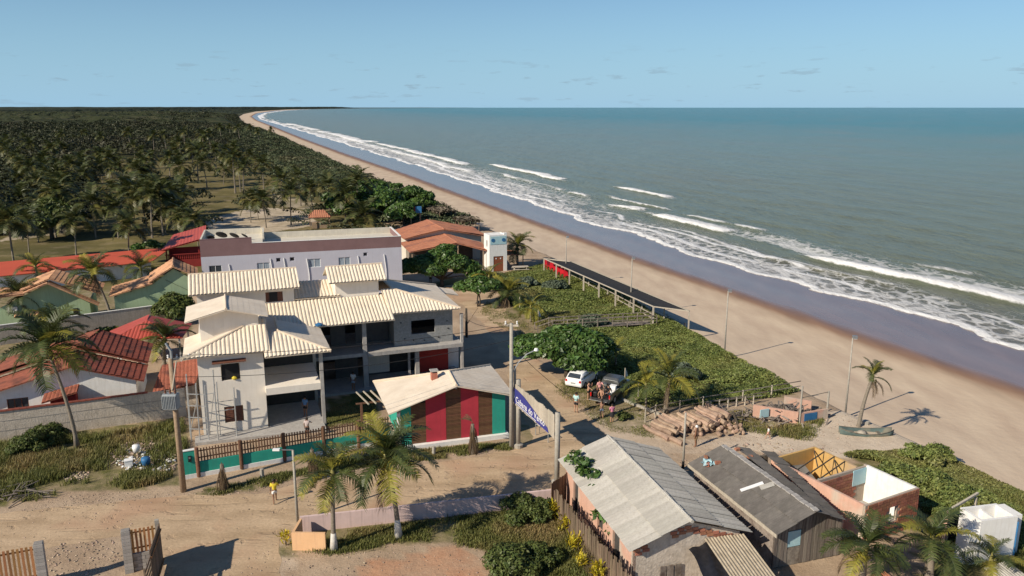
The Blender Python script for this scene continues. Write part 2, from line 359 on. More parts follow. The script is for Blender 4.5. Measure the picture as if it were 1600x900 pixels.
# ---- ground (land) : colour by what grows there
def ground_material():
    m = bpy.data.materials.new('ground'); m.use_nodes = True; N = m.node_tree.nodes; Lk = m.node_tree.links; p = N['Principled BSDF']
    g = N.new('ShaderNodeNewGeometry'); pos = g.outputs['Position']
    def noise(sc, det=6, rough=.6):
        n = N.new('ShaderNodeTexNoise'); n.inputs['Scale'].default_value = sc; n.inputs['Detail'].default_value = det; n.inputs['Roughness'].default_value = rough
        Lk.new(pos, n.inputs['Vector']); return n.outputs['Fac']
    def ramp(f, a, ca, b, cb):
        r = N.new('ShaderNodeValToRGB'); r.color_ramp.elements[0].position = a; r.color_ramp.elements[0].color = (*ca, 1)
        r.color_ramp.elements[1].position = b; r.color_ramp.elements[1].color = (*cb, 1); Lk.new(f, r.inputs[0]); return r.outputs[0]
    def mix(f, a, b):
        x = N.new('ShaderNodeMixRGB'); Lk.new(f, x.inputs[0]); Lk.new(a, x.inputs[1]); Lk.new(b, x.inputs[2]); return x.outputs[0]
    def mask(attr, nscale, soft=.25):      # attribute edge broken up by noise
        a = N.new('ShaderNodeAttribute'); a.attribute_name = attr
        s = N.new('ShaderNodeMath'); s.operation = 'ADD'; Lk.new(a.outputs['Fac'], s.inputs[0]); Lk.new(noise(nscale, 7, .65), s.inputs[1])
        r = N.new('ShaderNodeMapRange'); r.inputs['From Min'].default_value = 1 - soft; r.inputs['From Max'].default_value = 1 + soft; Lk.new(s.outputs[0], r.inputs['Value']); return r.outputs[0]
    soil = ramp(noise(.35), .3, (.30,.215,.145), .7, (.44,.335,.235))
    sand = ramp(noise(.5), .3, (.50,.41,.31), .7, (.60,.50,.385))
    red = ramp(noise(.6), .3, (.40,.20,.115), .7, (.50,.28,.165))
    grass = ramp(noise(1.1), .3, (.065,.075,.022), .7, (.17,.155,.055))
    olive = ramp(noise(.12), .35, (.085,.075,.026), .7, (.19,.155,.062))
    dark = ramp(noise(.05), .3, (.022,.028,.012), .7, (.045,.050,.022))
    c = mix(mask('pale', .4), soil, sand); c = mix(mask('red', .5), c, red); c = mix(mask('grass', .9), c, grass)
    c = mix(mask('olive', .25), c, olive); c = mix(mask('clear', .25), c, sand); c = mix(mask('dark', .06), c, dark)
    x = N.new('ShaderNodeMixRGB'); x.blend_type = 'OVERLAY'; x.inputs[0].default_value = .35; Lk.new(c, x.inputs[1]); Lk.new(noise(9, 4), x.inputs[2])
    Lk.new(x.outputs[0], p.inputs['Base Color']); p.inputs['Roughness'].default_value = .95; p.inputs['Specular IOR Level'].default_value = .15
    b = N.new('ShaderNodeBump'); b.inputs['Strength'].default_value = .7; b.inputs['Distance'].default_value = .12; Lk.new(noise(1.8, 8, .7), b.inputs['Height']); Lk.new(b.outputs[0], p.inputs['Normal'])
    M['ground'] = m
ground_material()
def yrows(y0, y1, step, far, growth=1.035):
    r = list(np.arange(y0, y1, step)); d = step
    while r[-1] < far: d *= growth; r.append(r[-1] + d)
    return np.array(r)
rowsY = np.concatenate([np.linspace(-300, 20, 12), yrows(24, 160, .7, 29000, 1.05)])
dcol = [0, .25, .6, 1.0]; st = .6
while dcol[-1] < 26000:
    st = .7 if dcol[-1] < 90 else st * 1.09
    dcol.append(dcol[-1] + st)
dcol = np.array(dcol)
YY, DD = np.meshgrid(rowsY, dcol, indexing='ij')
edge_w = (fbm(YY * .25, DD * 0, 3) - .5) * 1.6 * np.exp(-DD / 3.0)
XX = XV(YY) - DD + edge_w
ZZ = np.where(DD < .01, -1.0, np.where(DD < .3, -.45, np.where(DD < .7, -.14, 0.0)))
ZZ = ZZ + np.where((DD >= .7), 0, 0)
near_dune = np.clip(1 - np.abs(DD - 4) / 4, 0, 1) * 0
Z_dune = .0
def area(px): return inpoly(XX, YY, wpoly(px)).astype(float)
grass = np.zeros_like(XX)
for px, v in [([(-60,690),(290,650),(292,745),(270,762),(200,768),(100,772),(20,790),(-80,800)], .62), ([(290,770),(560,712),(640,705),(800,688),(800,700),(640,722),(480,742),(400,765),(300,778)], .66),
              ([(440,862),(470,822),(860,778),(880,760),(960,905),(800,905),(760,860),(700,845),(560,862)], .62), ([(862,600),(960,672),(1040,690),(1010,640),(960,590),(900,575)], .45),
              ([(505,668),(590,655),(590,600),(510,625)], .75), ([(-60,440),(300,400),(300,520),(-60,600)], .55), ([(1320,712),(1480,700),(1640,790),(1640,960),(1440,905),(1400,770)], .7),
              ([(790,700),(860,690),(860,665),(805,660)], .5), ([(1150,640),(1290,640),(1270,680),(1130,672)], .5), ([(420,870),(460,830),(470,870)], .6), ([(755,490),(830,470),(870,560),(820,560),(790,520)], .5), ([(905,428),(845,415),(770,432),(775,455),(815,490),(850,515),(900,555),(945,580),(985,610),(1010,640),(1060,636),(1150,628),(1210,622),(1250,612),(1190,580),(1130,550),(1085,520),(1020,487),(960,457)], .8)]:
    grass = np.maximum(grass, area(px) * v)
pale = area([(830,640),(1010,640),(1060,690),(1330,640),(1330,712),(1130,705),(1000,720),(900,690)]) * .5
pale = np.maximum(pale, area([(300,905),(330,800),(470,810),(460,905)]) * .42); pale = np.maximum(pale, area([(1200,640),(1500,640),(1660,790),(1480,705),(1320,716),(1150,700)]) * .7)
red = np.maximum(area([(560,880),(700,850),(780,880),(760,915),(560,915)]) * .55, area([(420,830),(470,815),(470,835),(440,850)]) * .5)
olive = ((YY > 104) & (XX < XV(YY) - 14)) * .75; olive = np.where(inpoly(XX, YY, wpoly([(600,460),(850,400),(850,360),(600,340)])), 0, olive)
clear = area([(300,362),(330,340),(400,322),(480,330),(500,352),(430,362)]) * .6 + area([(0,378),(100,366),(110,352),(20,358)]) * .55 + area([(420,300),(500,318),(480,330),(420,318)]) * .4
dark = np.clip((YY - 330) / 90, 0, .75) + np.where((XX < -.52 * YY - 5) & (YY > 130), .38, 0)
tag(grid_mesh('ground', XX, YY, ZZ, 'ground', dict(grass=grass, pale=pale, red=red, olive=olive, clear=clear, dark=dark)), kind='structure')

# ---- beach
def beach_material():
    m = bpy.data.materials.new('beach'); m.use_nodes = True; N = m.node_tree.nodes; Lk = m.node_tree.links; p = N['Principled BSDF']
    g = N.new('ShaderNodeNewGeometry'); pos = g.outputs['Position']
    def noise(sc, det=6, st=None):
        n = N.new('ShaderNodeTexNoise'); n.inputs['Scale'].default_value = sc; n.inputs['Detail'].default_value = det
        if st:
            mp_ = N.new('ShaderNodeMapping'); mp_.inputs['Rotation'].default_value = (0, 0, R(-20)); mp_.inputs['Scale'].default_value = st; Lk.new(pos, mp_.inputs[0]); Lk.new(mp_.outputs[0], n.inputs['Vector'])
        else: Lk.new(pos, n.inputs['Vector'])
        return n.outputs['Fac']
    a = N.new('ShaderNodeAttribute'); a.attribute_name = 'wet'      # 0 dry .. 1 at the wet line .. 2 swash
    ad = N.new('ShaderNodeMath'); ad.operation = 'MULTIPLY_ADD'; ad.inputs[1].default_value = .10; Lk.new(noise(.3, 6, (1,.12,1)), ad.inputs[0]); Lk.new(a.outputs['Fac'], ad.inputs[2])
    r = N.new('ShaderNodeValToRGB'); E = r.color_ramp.elements
    E[0].position = .0; E[0].color = (.52,.41,.30,1); E[1].position = .95; E[1].color = (.185,.125,.095,1)
    for q, c in ((.40,(.56,.43,.30)), (.465,(.50,.37,.25)), (.51,(.29,.17,.10)), (.56,(.225,.125,.078)), (.70,(.215,.125,.085))): e = E.new(q); e.color = (*c, 1)
    h = N.new('ShaderNodeMath'); h.operation = 'MULTIPLY'; h.inputs[1].default_value = .5; Lk.new(ad.outputs[0], h.inputs[0]); Lk.new(h.outputs[0], r.inputs[0])
    x = N.new('ShaderNodeMixRGB'); x.blend_type = 'OVERLAY'; x.inputs[0].default_value = .34; Lk.new(r.outputs[0], x.inputs[1]); Lk.new(noise(.5, 9, (1,.3,1)), x.inputs[2])
    Lk.new(x.outputs[0], p.inputs['Base Color'])
    rr = N.new('ShaderNodeValToRGB'); rr.color_ramp.elements[0].position = .49; rr.color_ramp.elements[0].color = (.9,)*3 + (1,); rr.color_ramp.elements[1].position = .60; rr.color_ramp.elements[1].color = (.19,)*3 + (1,)
    Lk.new(h.outputs[0], rr.inputs[0]); Lk.new(rr.outputs[0], p.inputs['Roughness'])
    p.inputs['Specular IOR Level'].default_value = .45
    bs = N.new('ShaderNodeMapRange'); bs.inputs['From Min'].default_value = .38; bs.inputs['From Max'].default_value = .52; bs.inputs['To Min'].default_value = .6; bs.inputs['To Max'].default_value = .025; Lk.new(h.outputs[0], bs.inputs['Value'])
    b = N.new('ShaderNodeBump'); b.inputs['Distance'].default_value = .07; Lk.new(bs.outputs[0], b.inputs['Strength']); Lk.new(noise(1.6, 8), b.inputs['Height']); Lk.new(b.outputs[0], p.inputs['Normal'])
    M['beach'] = m
beach_material()
bt = np.concatenate([np.linspace(0, 1, 18), np.linspace(1, 2, 14)[1:], [2.2, 2.8, 4.0]])
BY, BT = np.meshgrid(rowsY, bt, indexing='ij')
xv, xw, xs = XV(BY), XW(BY), XS(BY)
ev = (fbm(BY * .25, BY * 0, 3) - .5) * 1.6
BX = np.where(BT <= 1, (xv + ev) * (1 - BT) + xw * BT, np.where(BT <= 2, xw * (2 - BT) + xs * (BT - 1), xs + (BT - 2) * 12))
BX[:, 0] -= .9
BZ = np.interp(BT, [0, .03, .25, 1, 1.55, 2, 2.2, 4], [-1.0, -1.0, -1.25, -1.9, -2.46, -2.66, -2.8, -4.5])
BZ = BZ + (fbm(BX * .12, BY * .05, 9) - .5) * .22 * np.clip(1 - BT, 0, 1)
BZ[:, 0] = -1.1
tag(grid_mesh('beach', BX, BY, BZ, 'beach', dict(wet=BT)), kind='structure')

# ---- sea: swell and breakers are shaped in the mesh, foam by distance from the waterline
sd = [-14.0]; st = .5
while sd[-1] < 30000:
    st = .5 if sd[-1] < 62 else st * 1.07
    sd.append(sd[-1] + st)
sd = np.array(sd)
SY, SD = np.meshgrid(np.concatenate([[-300, -100, 0, 30], yrows(50, 300, .9, 29000, 1.04)]), sd, indexing='ij')
SX = XS(SY) + SD
wob = (fbm(SY * .045, SD * 0, 21) - .5) * 7
def breaker(dc, y0, y1, hgt, wid):
    w = dc + wob * .8 - SD; env = np.clip((SY - y0) / 8, 0, 1) * np.clip((y1 - SY) / 12, 0, 1)
    return hgt * env * np.where(w > 0, np.exp(-(w / (wid * .35))**2), np.exp(-(w / (wid * 1.6))**2))
brk = breaker(16.5, 20, 150, .8, 2.6) + breaker(17.5, 146, 225, .7, 2.6) + breaker(42, 228, 275, .65, 2.4) + breaker(33, 285, 390, .65, 2.8) + breaker(19, 235, 330, .4, 2) + breaker(20, 370, 640, .65, 3.4) + breaker(10, 330, 700, .5, 3) + breaker(9, 100, 160, .3, 1.3) + breaker(26, 160, 250, .4, 2) + breaker(14, 620, 1300, .7, 6) + breaker(30, 120, 160, .35, 2)
brk = brk * np.clip((fbm(SY * .055, SD * .02, 177) - .30) * 5, .35, 1.05)
swell = .16 * np.sin((SD * .42 + fbm(SD * .03, SY * .03, 5) * 9)) * np.clip((SD - 6) / 20, 0, 1) * np.clip((900 - SY) / 700, 0, 1)
chop = (fbm(SD * .7, SY * .25, 31) - .5) * .28 * np.clip(SD / 8, 0, 1) * np.clip((400 - SY) / 200, 0, 1) * np.clip((120 - SD) / 60, 0, 1)
SZ = -2.42 + brk + swell + chop
lap = (fbm(SY * .07, SD * 0, 40) - .5) * 7 + (fbm(SY * .35, SD * 0, 41) - .5) * 1.6
foamline = SD - lap + 3.0
foam = np.clip(brk * 1.9, 0, 1.1)
behind = SD - (16.5 + wob * .8)
patch = np.clip(behind / 2, 0, 1) * np.clip((34 + wob - SD) / 14, 0, 1) * np.clip((205 - SY) / 60, 0, 1)
inner = np.clip((16 - SD) / 14, 0, 1) * np.clip((420 - SY) / 160, .35, 1)
patch2 = np.clip((30 - SD) / 20, 0, 1) * np.clip((SY - 150) / 100, 0, 1) * np.clip((1400 - SY) / 500, .3, 1)
lacef = np.maximum(np.maximum(patch * .84, inner * .66), patch2 * .66)
lines = np.zeros_like(SD)
for dc, wd, am, sdn in ((0, .7, 1.0, 1), (3.4, .5, .8, 5), (6.4, .65, .95, 2), (10.5, .6, .85, 3), (13.5, .6, .7, 6), (23, .6, .6, 4)):
    cl = lap * (1 if dc == 0 else .6) - 3.0 + dc + (fbm(SY * .05, SD * 0, 50 + sdn) - .5) * (5 if dc else .8) + (0 if dc else .5)
    seg = 1 if dc == 0 else np.clip((fbm(SY * .03, SD * 0, 60 + sdn) - .42) * 9, 0, 1)
    w = wd * (1 + SY / 260)
    lines = np.maximum(lines, am * seg * np.exp(-((SD - cl) / w)**2))
SZ = np.where(foamline < 0, -2.75, SZ)
SZ = np.where((foamline >= 0) & (foamline < 2.0), np.maximum(-2.43 + foamline * .012, -2.5), SZ)
def sea_material():
    m = bpy.data.materials.new('sea'); m.use_nodes = True; N = m.node_tree.nodes; Lk = m.node_tree.links; p = N['Principled BSDF']
    g = N.new('ShaderNodeNewGeometry'); pos = g.outputs['Position']
    def at(n): a = N.new('ShaderNodeAttribute'); a.attribute_name = n; return a.outputs['Fac']
    def noise(sc, det=5, st=(1,1,1), rough=.6):
        n = N.new('ShaderNodeTexNoise'); n.inputs['Scale'].default_value = sc; n.inputs['Detail'].default_value = det; n.inputs['Roughness'].default_value = rough
        q = N.new('ShaderNodeMapping'); q.inputs['Rotation'].default_value = (0, 0, R(-20)); q.inputs['Scale'].default_value = st; Lk.new(pos, q.inputs[0]); Lk.new(q.outputs[0], n.inputs['Vector']); return n.outputs['Fac']
    def math_(op, a, b=None):
        x = N.new('ShaderNodeMath'); x.operation = op
        for i, v in enumerate((a, b)):
            if v is None: continue
            if isinstance(v, (int, float)): x.inputs[i].default_value = v
            else: Lk.new(v, x.inputs[i])
        return x.outputs[0]
    def mix(f, a, b):
        x = N.new('ShaderNodeMixRGB'); Lk.new(f, x.inputs[0])
        for i, v in ((1, a), (2, b)):
            if isinstance(v, tuple): x.inputs[i].default_value = (*v, 1)
            else: Lk.new(v, x.inputs[i])
        return x.outputs[0]
    far = N.new('ShaderNodeMapRange'); far.inputs['From Min'].default_value = 90; far.inputs['From Max'].default_value = 900; Lk.new(at('off'), far.inputs['Value'])
    deep = mix(far.outputs[0], (.150,.172,.120), (.014,.134,.126))
    murk = N.new('ShaderNodeValToRGB'); murk.color_ramp.elements[0].position = .45; murk.color_ramp.elements[1].position = .72; Lk.new(noise(.02, 6, (1,.35,1)), murk.inputs[0])
    mk = math_('MULTIPLY', murk.outputs[0], .45); c = mix(mk, deep, (.155,.140,.080))
    sh = N.new('ShaderNodeMapRange'); sh.inputs['From Min'].default_value = 14; sh.inputs['From Max'].default_value = 0; Lk.new(at('off'), sh.inputs['Value'])
    c = mix(math_('MULTIPLY', sh.outputs[0], .8), c, (.15,.125,.105))
    # lacy foam
    vor = N.new('ShaderNodeTexVoronoi'); vor.feature = 'DISTANCE_TO_EDGE'; vor.inputs['Scale'].default_value = .55
    wq = N.new('ShaderNodeMapping'); wq.inputs['Rotation'].default_value = (0, 0, R(-20)); wq.inputs['Scale'].default_value = (1, .55, 1)
    dn = N.new('ShaderNodeTexNoise'); dn.inputs['Scale'].default_value = .5; dn.inputs['Detail'].default_value = 4; Lk.new(pos, dn.inputs['Vector'])
    dv = N.new('ShaderNodeVectorMath'); dv.operation = 'MULTIPLY_ADD'; dv.inputs[1].default_value = (4, 4, 0); Lk.new(dn.outputs['Color'], dv.inputs[0]); Lk.new(pos, dv.inputs[2])
    Lk.new(dv.outputs[0], wq.inputs[0]); Lk.new(wq.outputs[0], vor.inputs['Vector'])
    lace = N.new('ShaderNodeMapRange'); lace.inputs['From Min'].default_value = .22; lace.inputs['From Max'].default_value = 0.0; Lk.new(vor.outputs['Distance'], lace.inputs['Value'])
    pn = noise(.16, 7, (1,.4,1), .7)
    lf = math_('ADD', math_('MULTIPLY', lace.outputs[0], .45), pn)
    lf = math_('ADD', lf, at('lace'))
    lr = N.new('ShaderNodeMapRange'); lr.inputs['From Min'].default_value = 1.10; lr.inputs['From Max'].default_value = 1.42; lr.inputs['To Max'].default_value = .72; Lk.new(lf, lr.inputs['Value'])
    fb = math_('ADD', at('foam'), math_('MULTIPLY', math_('SUBTRACT', noise(.9, 7, (1,.35,1), .7), .5), 1.3))
    fr = N.new('ShaderNodeMapRange'); fr.inputs['From Min'].default_value = .40; fr.inputs['From Max'].default_value = .72; Lk.new(fb, fr.inputs['Value'])
    ln = math_('MULTIPLY', at('line'), math_('ADD', noise(.7, 6, (1,.2,1)), .45))
    lnr = N.new('ShaderNodeMapRange'); lnr.inputs['From Min'].default_value = .35; lnr.inputs['From Max'].default_value = .65; Lk.new(ln, lnr.inputs['Value'])
    cap = N.new('ShaderNodeValToRGB'); cap.color_ramp.elements[0].position = .775; cap.color_ramp.elements[1].position = .80; Lk.new(noise(.11, 8, (1,.25,1), .62), cap.inputs[0])
    f = math_('MAXIMUM', math_('MAXIMUM', lr.outputs[0], fr.outputs[0]), math_('MAXIMUM', lnr.outputs[0], math_('MULTIPLY', cap.outputs[0], .6)))
    c = mix(f, c, (.78,.78,.77)); Lk.new(c, p.inputs['Base Color'])
    ro = N.new('ShaderNodeMapRange'); ro.inputs['To Min'].default_value = .22; ro.inputs['To Max'].default_value = .9; Lk.new(f, ro.inputs['Value']); Lk.new(ro.outputs[0], p.inputs['Roughness'])
    p.inputs['IOR'].default_value = 1.33; p.inputs['Specular IOR Level'].default_value = .2
    b = N.new('ShaderNodeBump'); b.inputs['Strength'].default_value = 1.0; b.inputs['Distance'].default_value = .9
    h1 = math_('ADD', math_('MULTIPLY', noise(.35, 8, (1,.4,1), .72), 1.35), math_('MULTIPLY', noise(.05, 4, (1,.35,1)), 3.0)); Lk.new(math_('ADD', h1, math_('MULTIPLY', f, .2)), b.inputs['Height']); Lk.new(b.outputs[0], p.inputs['Normal'])
    M['sea'] = m
sea_material()
tag(grid_mesh('sea', SX, SY, SZ, 'sea', dict(off=SD, foam=foam, lace=lacef, line=lines)), kind='structure')

# ---- dirt roads (ragged sheets)
def dirt_material():
    m = mat('dirt', (.54,.405,.265), (.41,.30,.195), .5, rough=.95, bump=.5, fine=6, spec=.15, c3=(.45,.30,.195), contrast=(.3,.7))
    N = m.node_tree.nodes; Lk = m.node_tree.links; p = N['Principled BSDF']
    # wheel tracks: long stretched noise
    t = N.new('ShaderNodeTexCoord'); mp = N.new('ShaderNodeMapping'); mp.inputs['Rotation'].default_value = (0,0,R(-16)); mp.inputs['Scale'].default_value = (.16, .62, 1); Lk.new(t.outputs['Object'], mp.inputs[0])
    n = N.new('ShaderNodeTexNoise'); n.inputs['Scale'].default_value = 1.2; n.inputs['Detail'].default_value = 6; Lk.new(mp.outputs[0], n.inputs['Vector'])
    src = p.inputs['Base Color'].links[0].from_socket
    r = N.new('ShaderNodeValToRGB'); r.color_ramp.elements[0].position = .32; r.color_ramp.elements[0].color = (.62,.58,.52,1); r.color_ramp.elements[1].position = .6; r.color_ramp.elements[1].color = (1,1,1,1); Lk.new(n.outputs['Fac'], r.inputs[0])
    x = N.new('ShaderNodeMixRGB'); x.blend_type = 'MULTIPLY'; x.inputs[0].default_value = .55; Lk.new(src, x.inputs[1]); Lk.new(r.outputs[0], x.inputs[2]); Lk.new(x.outputs[0], p.inputs['Base Color'])
def ruts(m):
    "ruts: two thresholded stretched noises darken and dent the dirt along the lane"
    N = m.node_tree.nodes; Lk = m.node_tree.links; p = N['Principled BSDF']; t = N.new('ShaderNodeTexCoord'); col = p.inputs['Base Color'].links[0].from_socket; hs = None
    for rot, sc, th in ((-14, (.30, 1.5, 1), .62), (35, (.3, 2.2, 1), .66), (0, (1.4, 1.4, 1), .63)):
        q = N.new('ShaderNodeMapping'); q.inputs['Rotation'].default_value = (0, 0, R(rot)); q.inputs['Scale'].default_value = sc; Lk.new(t.outputs['Object'], q.inputs[0])
        n = N.new('ShaderNodeTexNoise'); n.inputs['Scale'].default_value = .8; n.inputs['Detail'].default_value = 4; n.inputs['Distortion'].default_value = .6; Lk.new(q.outputs[0], n.inputs['Vector'])
        r = N.new('ShaderNodeMapRange'); r.inputs['From Min'].default_value = th - .03; r.inputs['From Max'].default_value = th + .05; r.inputs['To Max'].default_value = .26; Lk.new(n.outputs['Fac'], r.inputs['Value'])
        x = N.new('ShaderNodeMixRGB'); x.inputs[2].default_value = (.24,.165,.105,1); Lk.new(r.outputs[0], x.inputs[0]); Lk.new(col, x.inputs[1]); col = x.outputs[0]
        if hs is None: hs = r.outputs[0]
        else: ad = N.new('ShaderNodeMath'); Lk.new(hs, ad.inputs[0]); Lk.new(r.outputs[0], ad.inputs[1]); hs = ad.outputs[0]
    Lk.new(col, p.inputs['Base Color']); b = N.new('ShaderNodeBump'); b.invert = True; b.inputs['Distance'].default_value = .12; b.inputs['Strength'].default_value = .8; Lk.new(hs, b.inputs['Height'])
    if p.inputs['Normal'].links: Lk.new(p.inputs['Normal'].links[0].from_socket, b.inputs['Normal'])
    Lk.new(b.outputs[0], p.inputs['Normal'])
dirt_material(); ruts(M['dirt'])
def sheet(name, px, z, material, rag=.5, step=.8):
    P = [G(x, y) for x, y in px]; out = []
    for i, a in enumerate(P):
        b = P[(i+1) % len(P)]; n = max(1, int((b-a).length / step)); nrm = Vector((-(b-a).y, (b-a).x, 0)).normalized()
        for k in range(n):
            q = a.lerp(b, k / n); w = (float(fbm(np.array([q.x * .9]), np.array([q.y * .9]), 77)[0]) - .5) * 2 * rag; out.append(q + nrm * w)
    bm = bmesh.new(); vs_ = [bm.verts.new((q.x, q.y, z)) for q in out]; es = [bm.edges.new((vs_[i], vs_[(i+1) % len(vs_)])) for i in range(len(vs_))]
    bmesh.ops.triangle_fill(bm, edges=es, use_beauty=True)
    me = bpy.data.meshes.new(name); bm.to_mesh(me); bm.free()
    for pl in me.polygons:
        if pl.normal.z < 0: pl.flip()
    me.materials.append(M[material]); o = bpy.data.objects.new(name, me); COL.objects.link(o); return tag(o, kind='structure')
sheet('dirt_road', [(-150,830),(0,803),(100,793),(200,780),(290,774),(400,772),(500,750),(600,735),(700,722),(790,702),(835,690),(800,600),(790,560),(765,520),(730,480),(690,462),(660,452),(740,440),(790,465),(790,490),(812,520),(850,575),(870,590),(905,640),(960,690),(985,720),(900,745),(880,752),(858,772),(640,800),(470,822),(430,850),(440,905),(350,930),(255,905),(245,840),(190,840),(60,858),(-150,900)], .006, 'dirt')
# ------------------------------------------------------------------ plants
def leaf_quads(C, Nrm, size, aspect=1.7, r=None, jit=.6):
    "n leaf-shaped quads at points C facing about Nrm"
    r = r or rng; n = len(C); Nrm = Nrm + r.normal(0, jit, (n, 3)); Nrm /= np.linalg.norm(Nrm, axis=1, keepdims=True) + 1e-9
    A = np.cross(Nrm, r.normal(0, 1, (n, 3))); A /= np.linalg.norm(A, axis=1, keepdims=True) + 1e-9; B = np.cross(Nrm, A)
    s = (size * r.uniform(.6, 1.35, n))[:, None]; a = A * s * .5 * aspect; b = B * s * .5; dr = Nrm * s * .18
    V = np.stack([C - a, C - b * .9 + dr, C + a - dr * .6, C + b * .9 + dr], 1).reshape(-1, 3)
    F = np.arange(4 * n).reshape(n, 4); return V, F
def blob_leaves(blobs, dens, size, r=None, flat=0.0, lo=.55):
    "points through ellipsoids, thicker at the shell: blobs (cx,cy,cz,rx,ry,rz)"
    r = r or rng; Cs, Ns = [], []
    for b in blobs:
        c = np.array(b[:3]); rad = np.array(b[3:6]); n = max(8, int(dens * (rad[0]*rad[1] + rad[1]*rad[2] + rad[0]*rad[2])))
        d = r.normal(0, 1, (n, 3)); d /= np.linalg.norm(d, axis=1, keepdims=True); d[:, 2] = np.where(d[:, 2] < -.45, -d[:, 2] * .7, d[:, 2])
        t = r.uniform(lo, 1.06, n)[:, None]; Cs.append(c + d * t * rad); nn = d / rad; nn /= np.linalg.norm(nn, axis=1, keepdims=True); nn[:, 2] += .35 + flat; Ns.append(nn)
    return np.concatenate(Cs), np.concatenate(Ns)
def merge(parts):
    V, F, o = [], [], 0
    for v, f in parts: V.append(v); F.append(f + o); o += len(v)
    return np.concatenate(V), np.concatenate(F)
def frond_data(L=3.0, e0=55, e1=-45, nl=22, ll=.75, w=.075, seed=1, sweep=0.0, dead=False):
    r = np.random.default_rng(seed); n = 12; P = [np.zeros(3)]; T = []
    for i in range(n):
        t = i / (n - 1); e = R(e0 + (e1 - e0) * t**1.15); a = R(sweep * t); d = np.array([math.cos(e) * math.cos(a), math.cos(e) * math.sin(a), math.sin(e)]); T.append(d); P.append(P[-1] + d * L / n)
    P = np.array(P); T = np.array(T + [T[-1]]); V, F = [], []
    def at(t):
        f = t * n; i = min(int(f), n - 1); u = f - i; return P[i] * (1-u) + P[i+1] * u, T[i]
    for k in range(nl):
        t = .14 + .86 * (k + .5) / nl; p, d = at(t); side = np.cross(d, [0, 0, 1]); side /= np.linalg.norm(side) + 1e-9; up = np.cross(side, d)
        ln = ll * (.45 + .75 * math.sin(math.pi * min(1, t * .86 + .10))) * r.uniform(.85, 1.12)
        for s_ in (-1, 1):
            drop = r.uniform(.25, .6) if not dead else r.uniform(.9, 1.6)
            dv = side * s_ * (.85 if not dead else .3) + d * r.uniform(.4, .7) + up * .18; dv /= np.linalg.norm(dv); mid = p + dv * ln * .5; tip = p + dv * ln * .92 - np.array([0, 0, drop * ln * .5])
            b = len(V); ww = d * w * .5; V += [p - ww, p + ww, mid + ww * .9, mid - ww * .9, tip]; F += [(b, b+1, b+2, b+3), (b+3, b+2, b+4, b+4)]
    return np.array(V), F, P
def frond_mesh(name, material, **k):
    V, F, P = frond_data(**k); mb = MB(); mb.v = [tuple(v) for v in V]; mb.f = [tuple(dict.fromkeys(f)) for f in F]
    L = k.get('L', 3.0); mb.tube(P[::2], [.045 * (1 - .8 * i / 6) * L / 3 for i in range(len(P[::2]))], 4)
    me = bpy.data.meshes.new(name); me.from_pydata(mb.v, [], mb.f); me.update(); me.materials.append(M[material]); return me
FROND = {}
for i, (e0, e1, sw) in enumerate([(78, 20, 10), (62, -15, -12), (45, -40, 14), (26, -62, -10), (5, -75, 8)]):
    FROND['g%d' % i] = frond_mesh('frond', 'frond', L=3.0, e0=e0, e1=e1, nl=30, ll=.86, w=.075, seed=i, sweep=sw)
    FROND['y%d' % i] = frond_mesh('frond', 'frond_yellow', L=3.0, e0=e0, e1=e1, nl=30, ll=.86, w=.075, seed=i + 10, sweep=-sw)
FROND['d0'] = frond_mesh('frond', 'frond_dead', L=2.6, e0=-25, e1=-85, nl=20, ll=.7, seed=31, dead=True)
FROND['d1'] = frond_mesh('frond', 'frond_dead', L=2.4, e0=-50, e1=-88, nl=18, ll=.6, seed=32, dead=True)
NUT = MB().lathe([(0,-.11),(.07,-.09),(.1,0),(.075,.09),(0,.12)], 8).mesh('coconut'); NUT.materials.append(M['coconut'])
def trunk_pts(h, bend=(0,0), n=9, sway=.0):
    return [(bend[0] * (i/(n-1))**1.7 + sway * math.sin(3 * i/(n-1)), bend[1] * (i/(n-1))**1.7, h * i/(n-1)) for i in range(n)]
def palm(label, base, h, bend=(0,0), scale=1.0, fronds=19, seed=0, yellow=.2, dead=2, r0=.20, group=None, nuts=5, white=0.0, name='coconut_palm', trunkmat='trunk', keep=None):
    r = random.Random(seed); t = thing(name, label, 'palm tree', base, 0, group); pts = trunk_pts(h, bend)
    rad = [r0 * (1.55 if i == 0 else 1.0 - .38 * i / 8) for i in range(9)]
    mb = MB().tube(pts, rad, 9); mb.build('trunk', trunkmat, t, smooth=True)
    if white: MB().tube([pts[0], tuple(Vector(pts[0]).lerp(Vector(pts[2]), .95))], [r0 * 1.56, r0 * .97], 9).build('whitewash', 'trunk_white', t, smooth=True)
    top = Vector(pts[-1]); MB().lathe([(.05,-.5),(.16*scale,-.25),(.2*scale,.05),(.1*scale,.35),(0,.5)], 8, top).build('crown_shaft', 'rachis', t, smooth=True)
    for k in range(fronds):
        lev = min(4, int(5 * (k + .5) / fronds)); az = k * 137.5 + r.uniform(-14, 14); key = ('y' if r.random() < yellow else 'g') + str(lev); s = scale * r.uniform(.86, 1.12) * (.85 if lev == 0 else 1)
        if keep and not keep(az % 360, lev): continue
        o = piece('frond', FROND[key], t, top + Vector((0, 0, .12 - .05 * lev)), (R(r.uniform(-18, 18)), R(r.uniform(-7, 7)), R(az)), (s, s, s))
    for k in range(dead):
        s = scale * r.uniform(.8, 1.05); piece('frond', FROND['d%d' % (k % 2)], t, top + Vector((0,0,-.2)), (0, 0, R(r.uniform(0, 360))), (s, s, s))
    for k in range(nuts):
        a = r.uniform(0, 6.28); piece('coconut', NUT, t, top + Vector((.24*math.cos(a), .24*math.sin(a), -.3 - r.uniform(0, .25))), (r.uniform(-.4,.4), 0, 0), (1.2*scale,)*3)
    return t
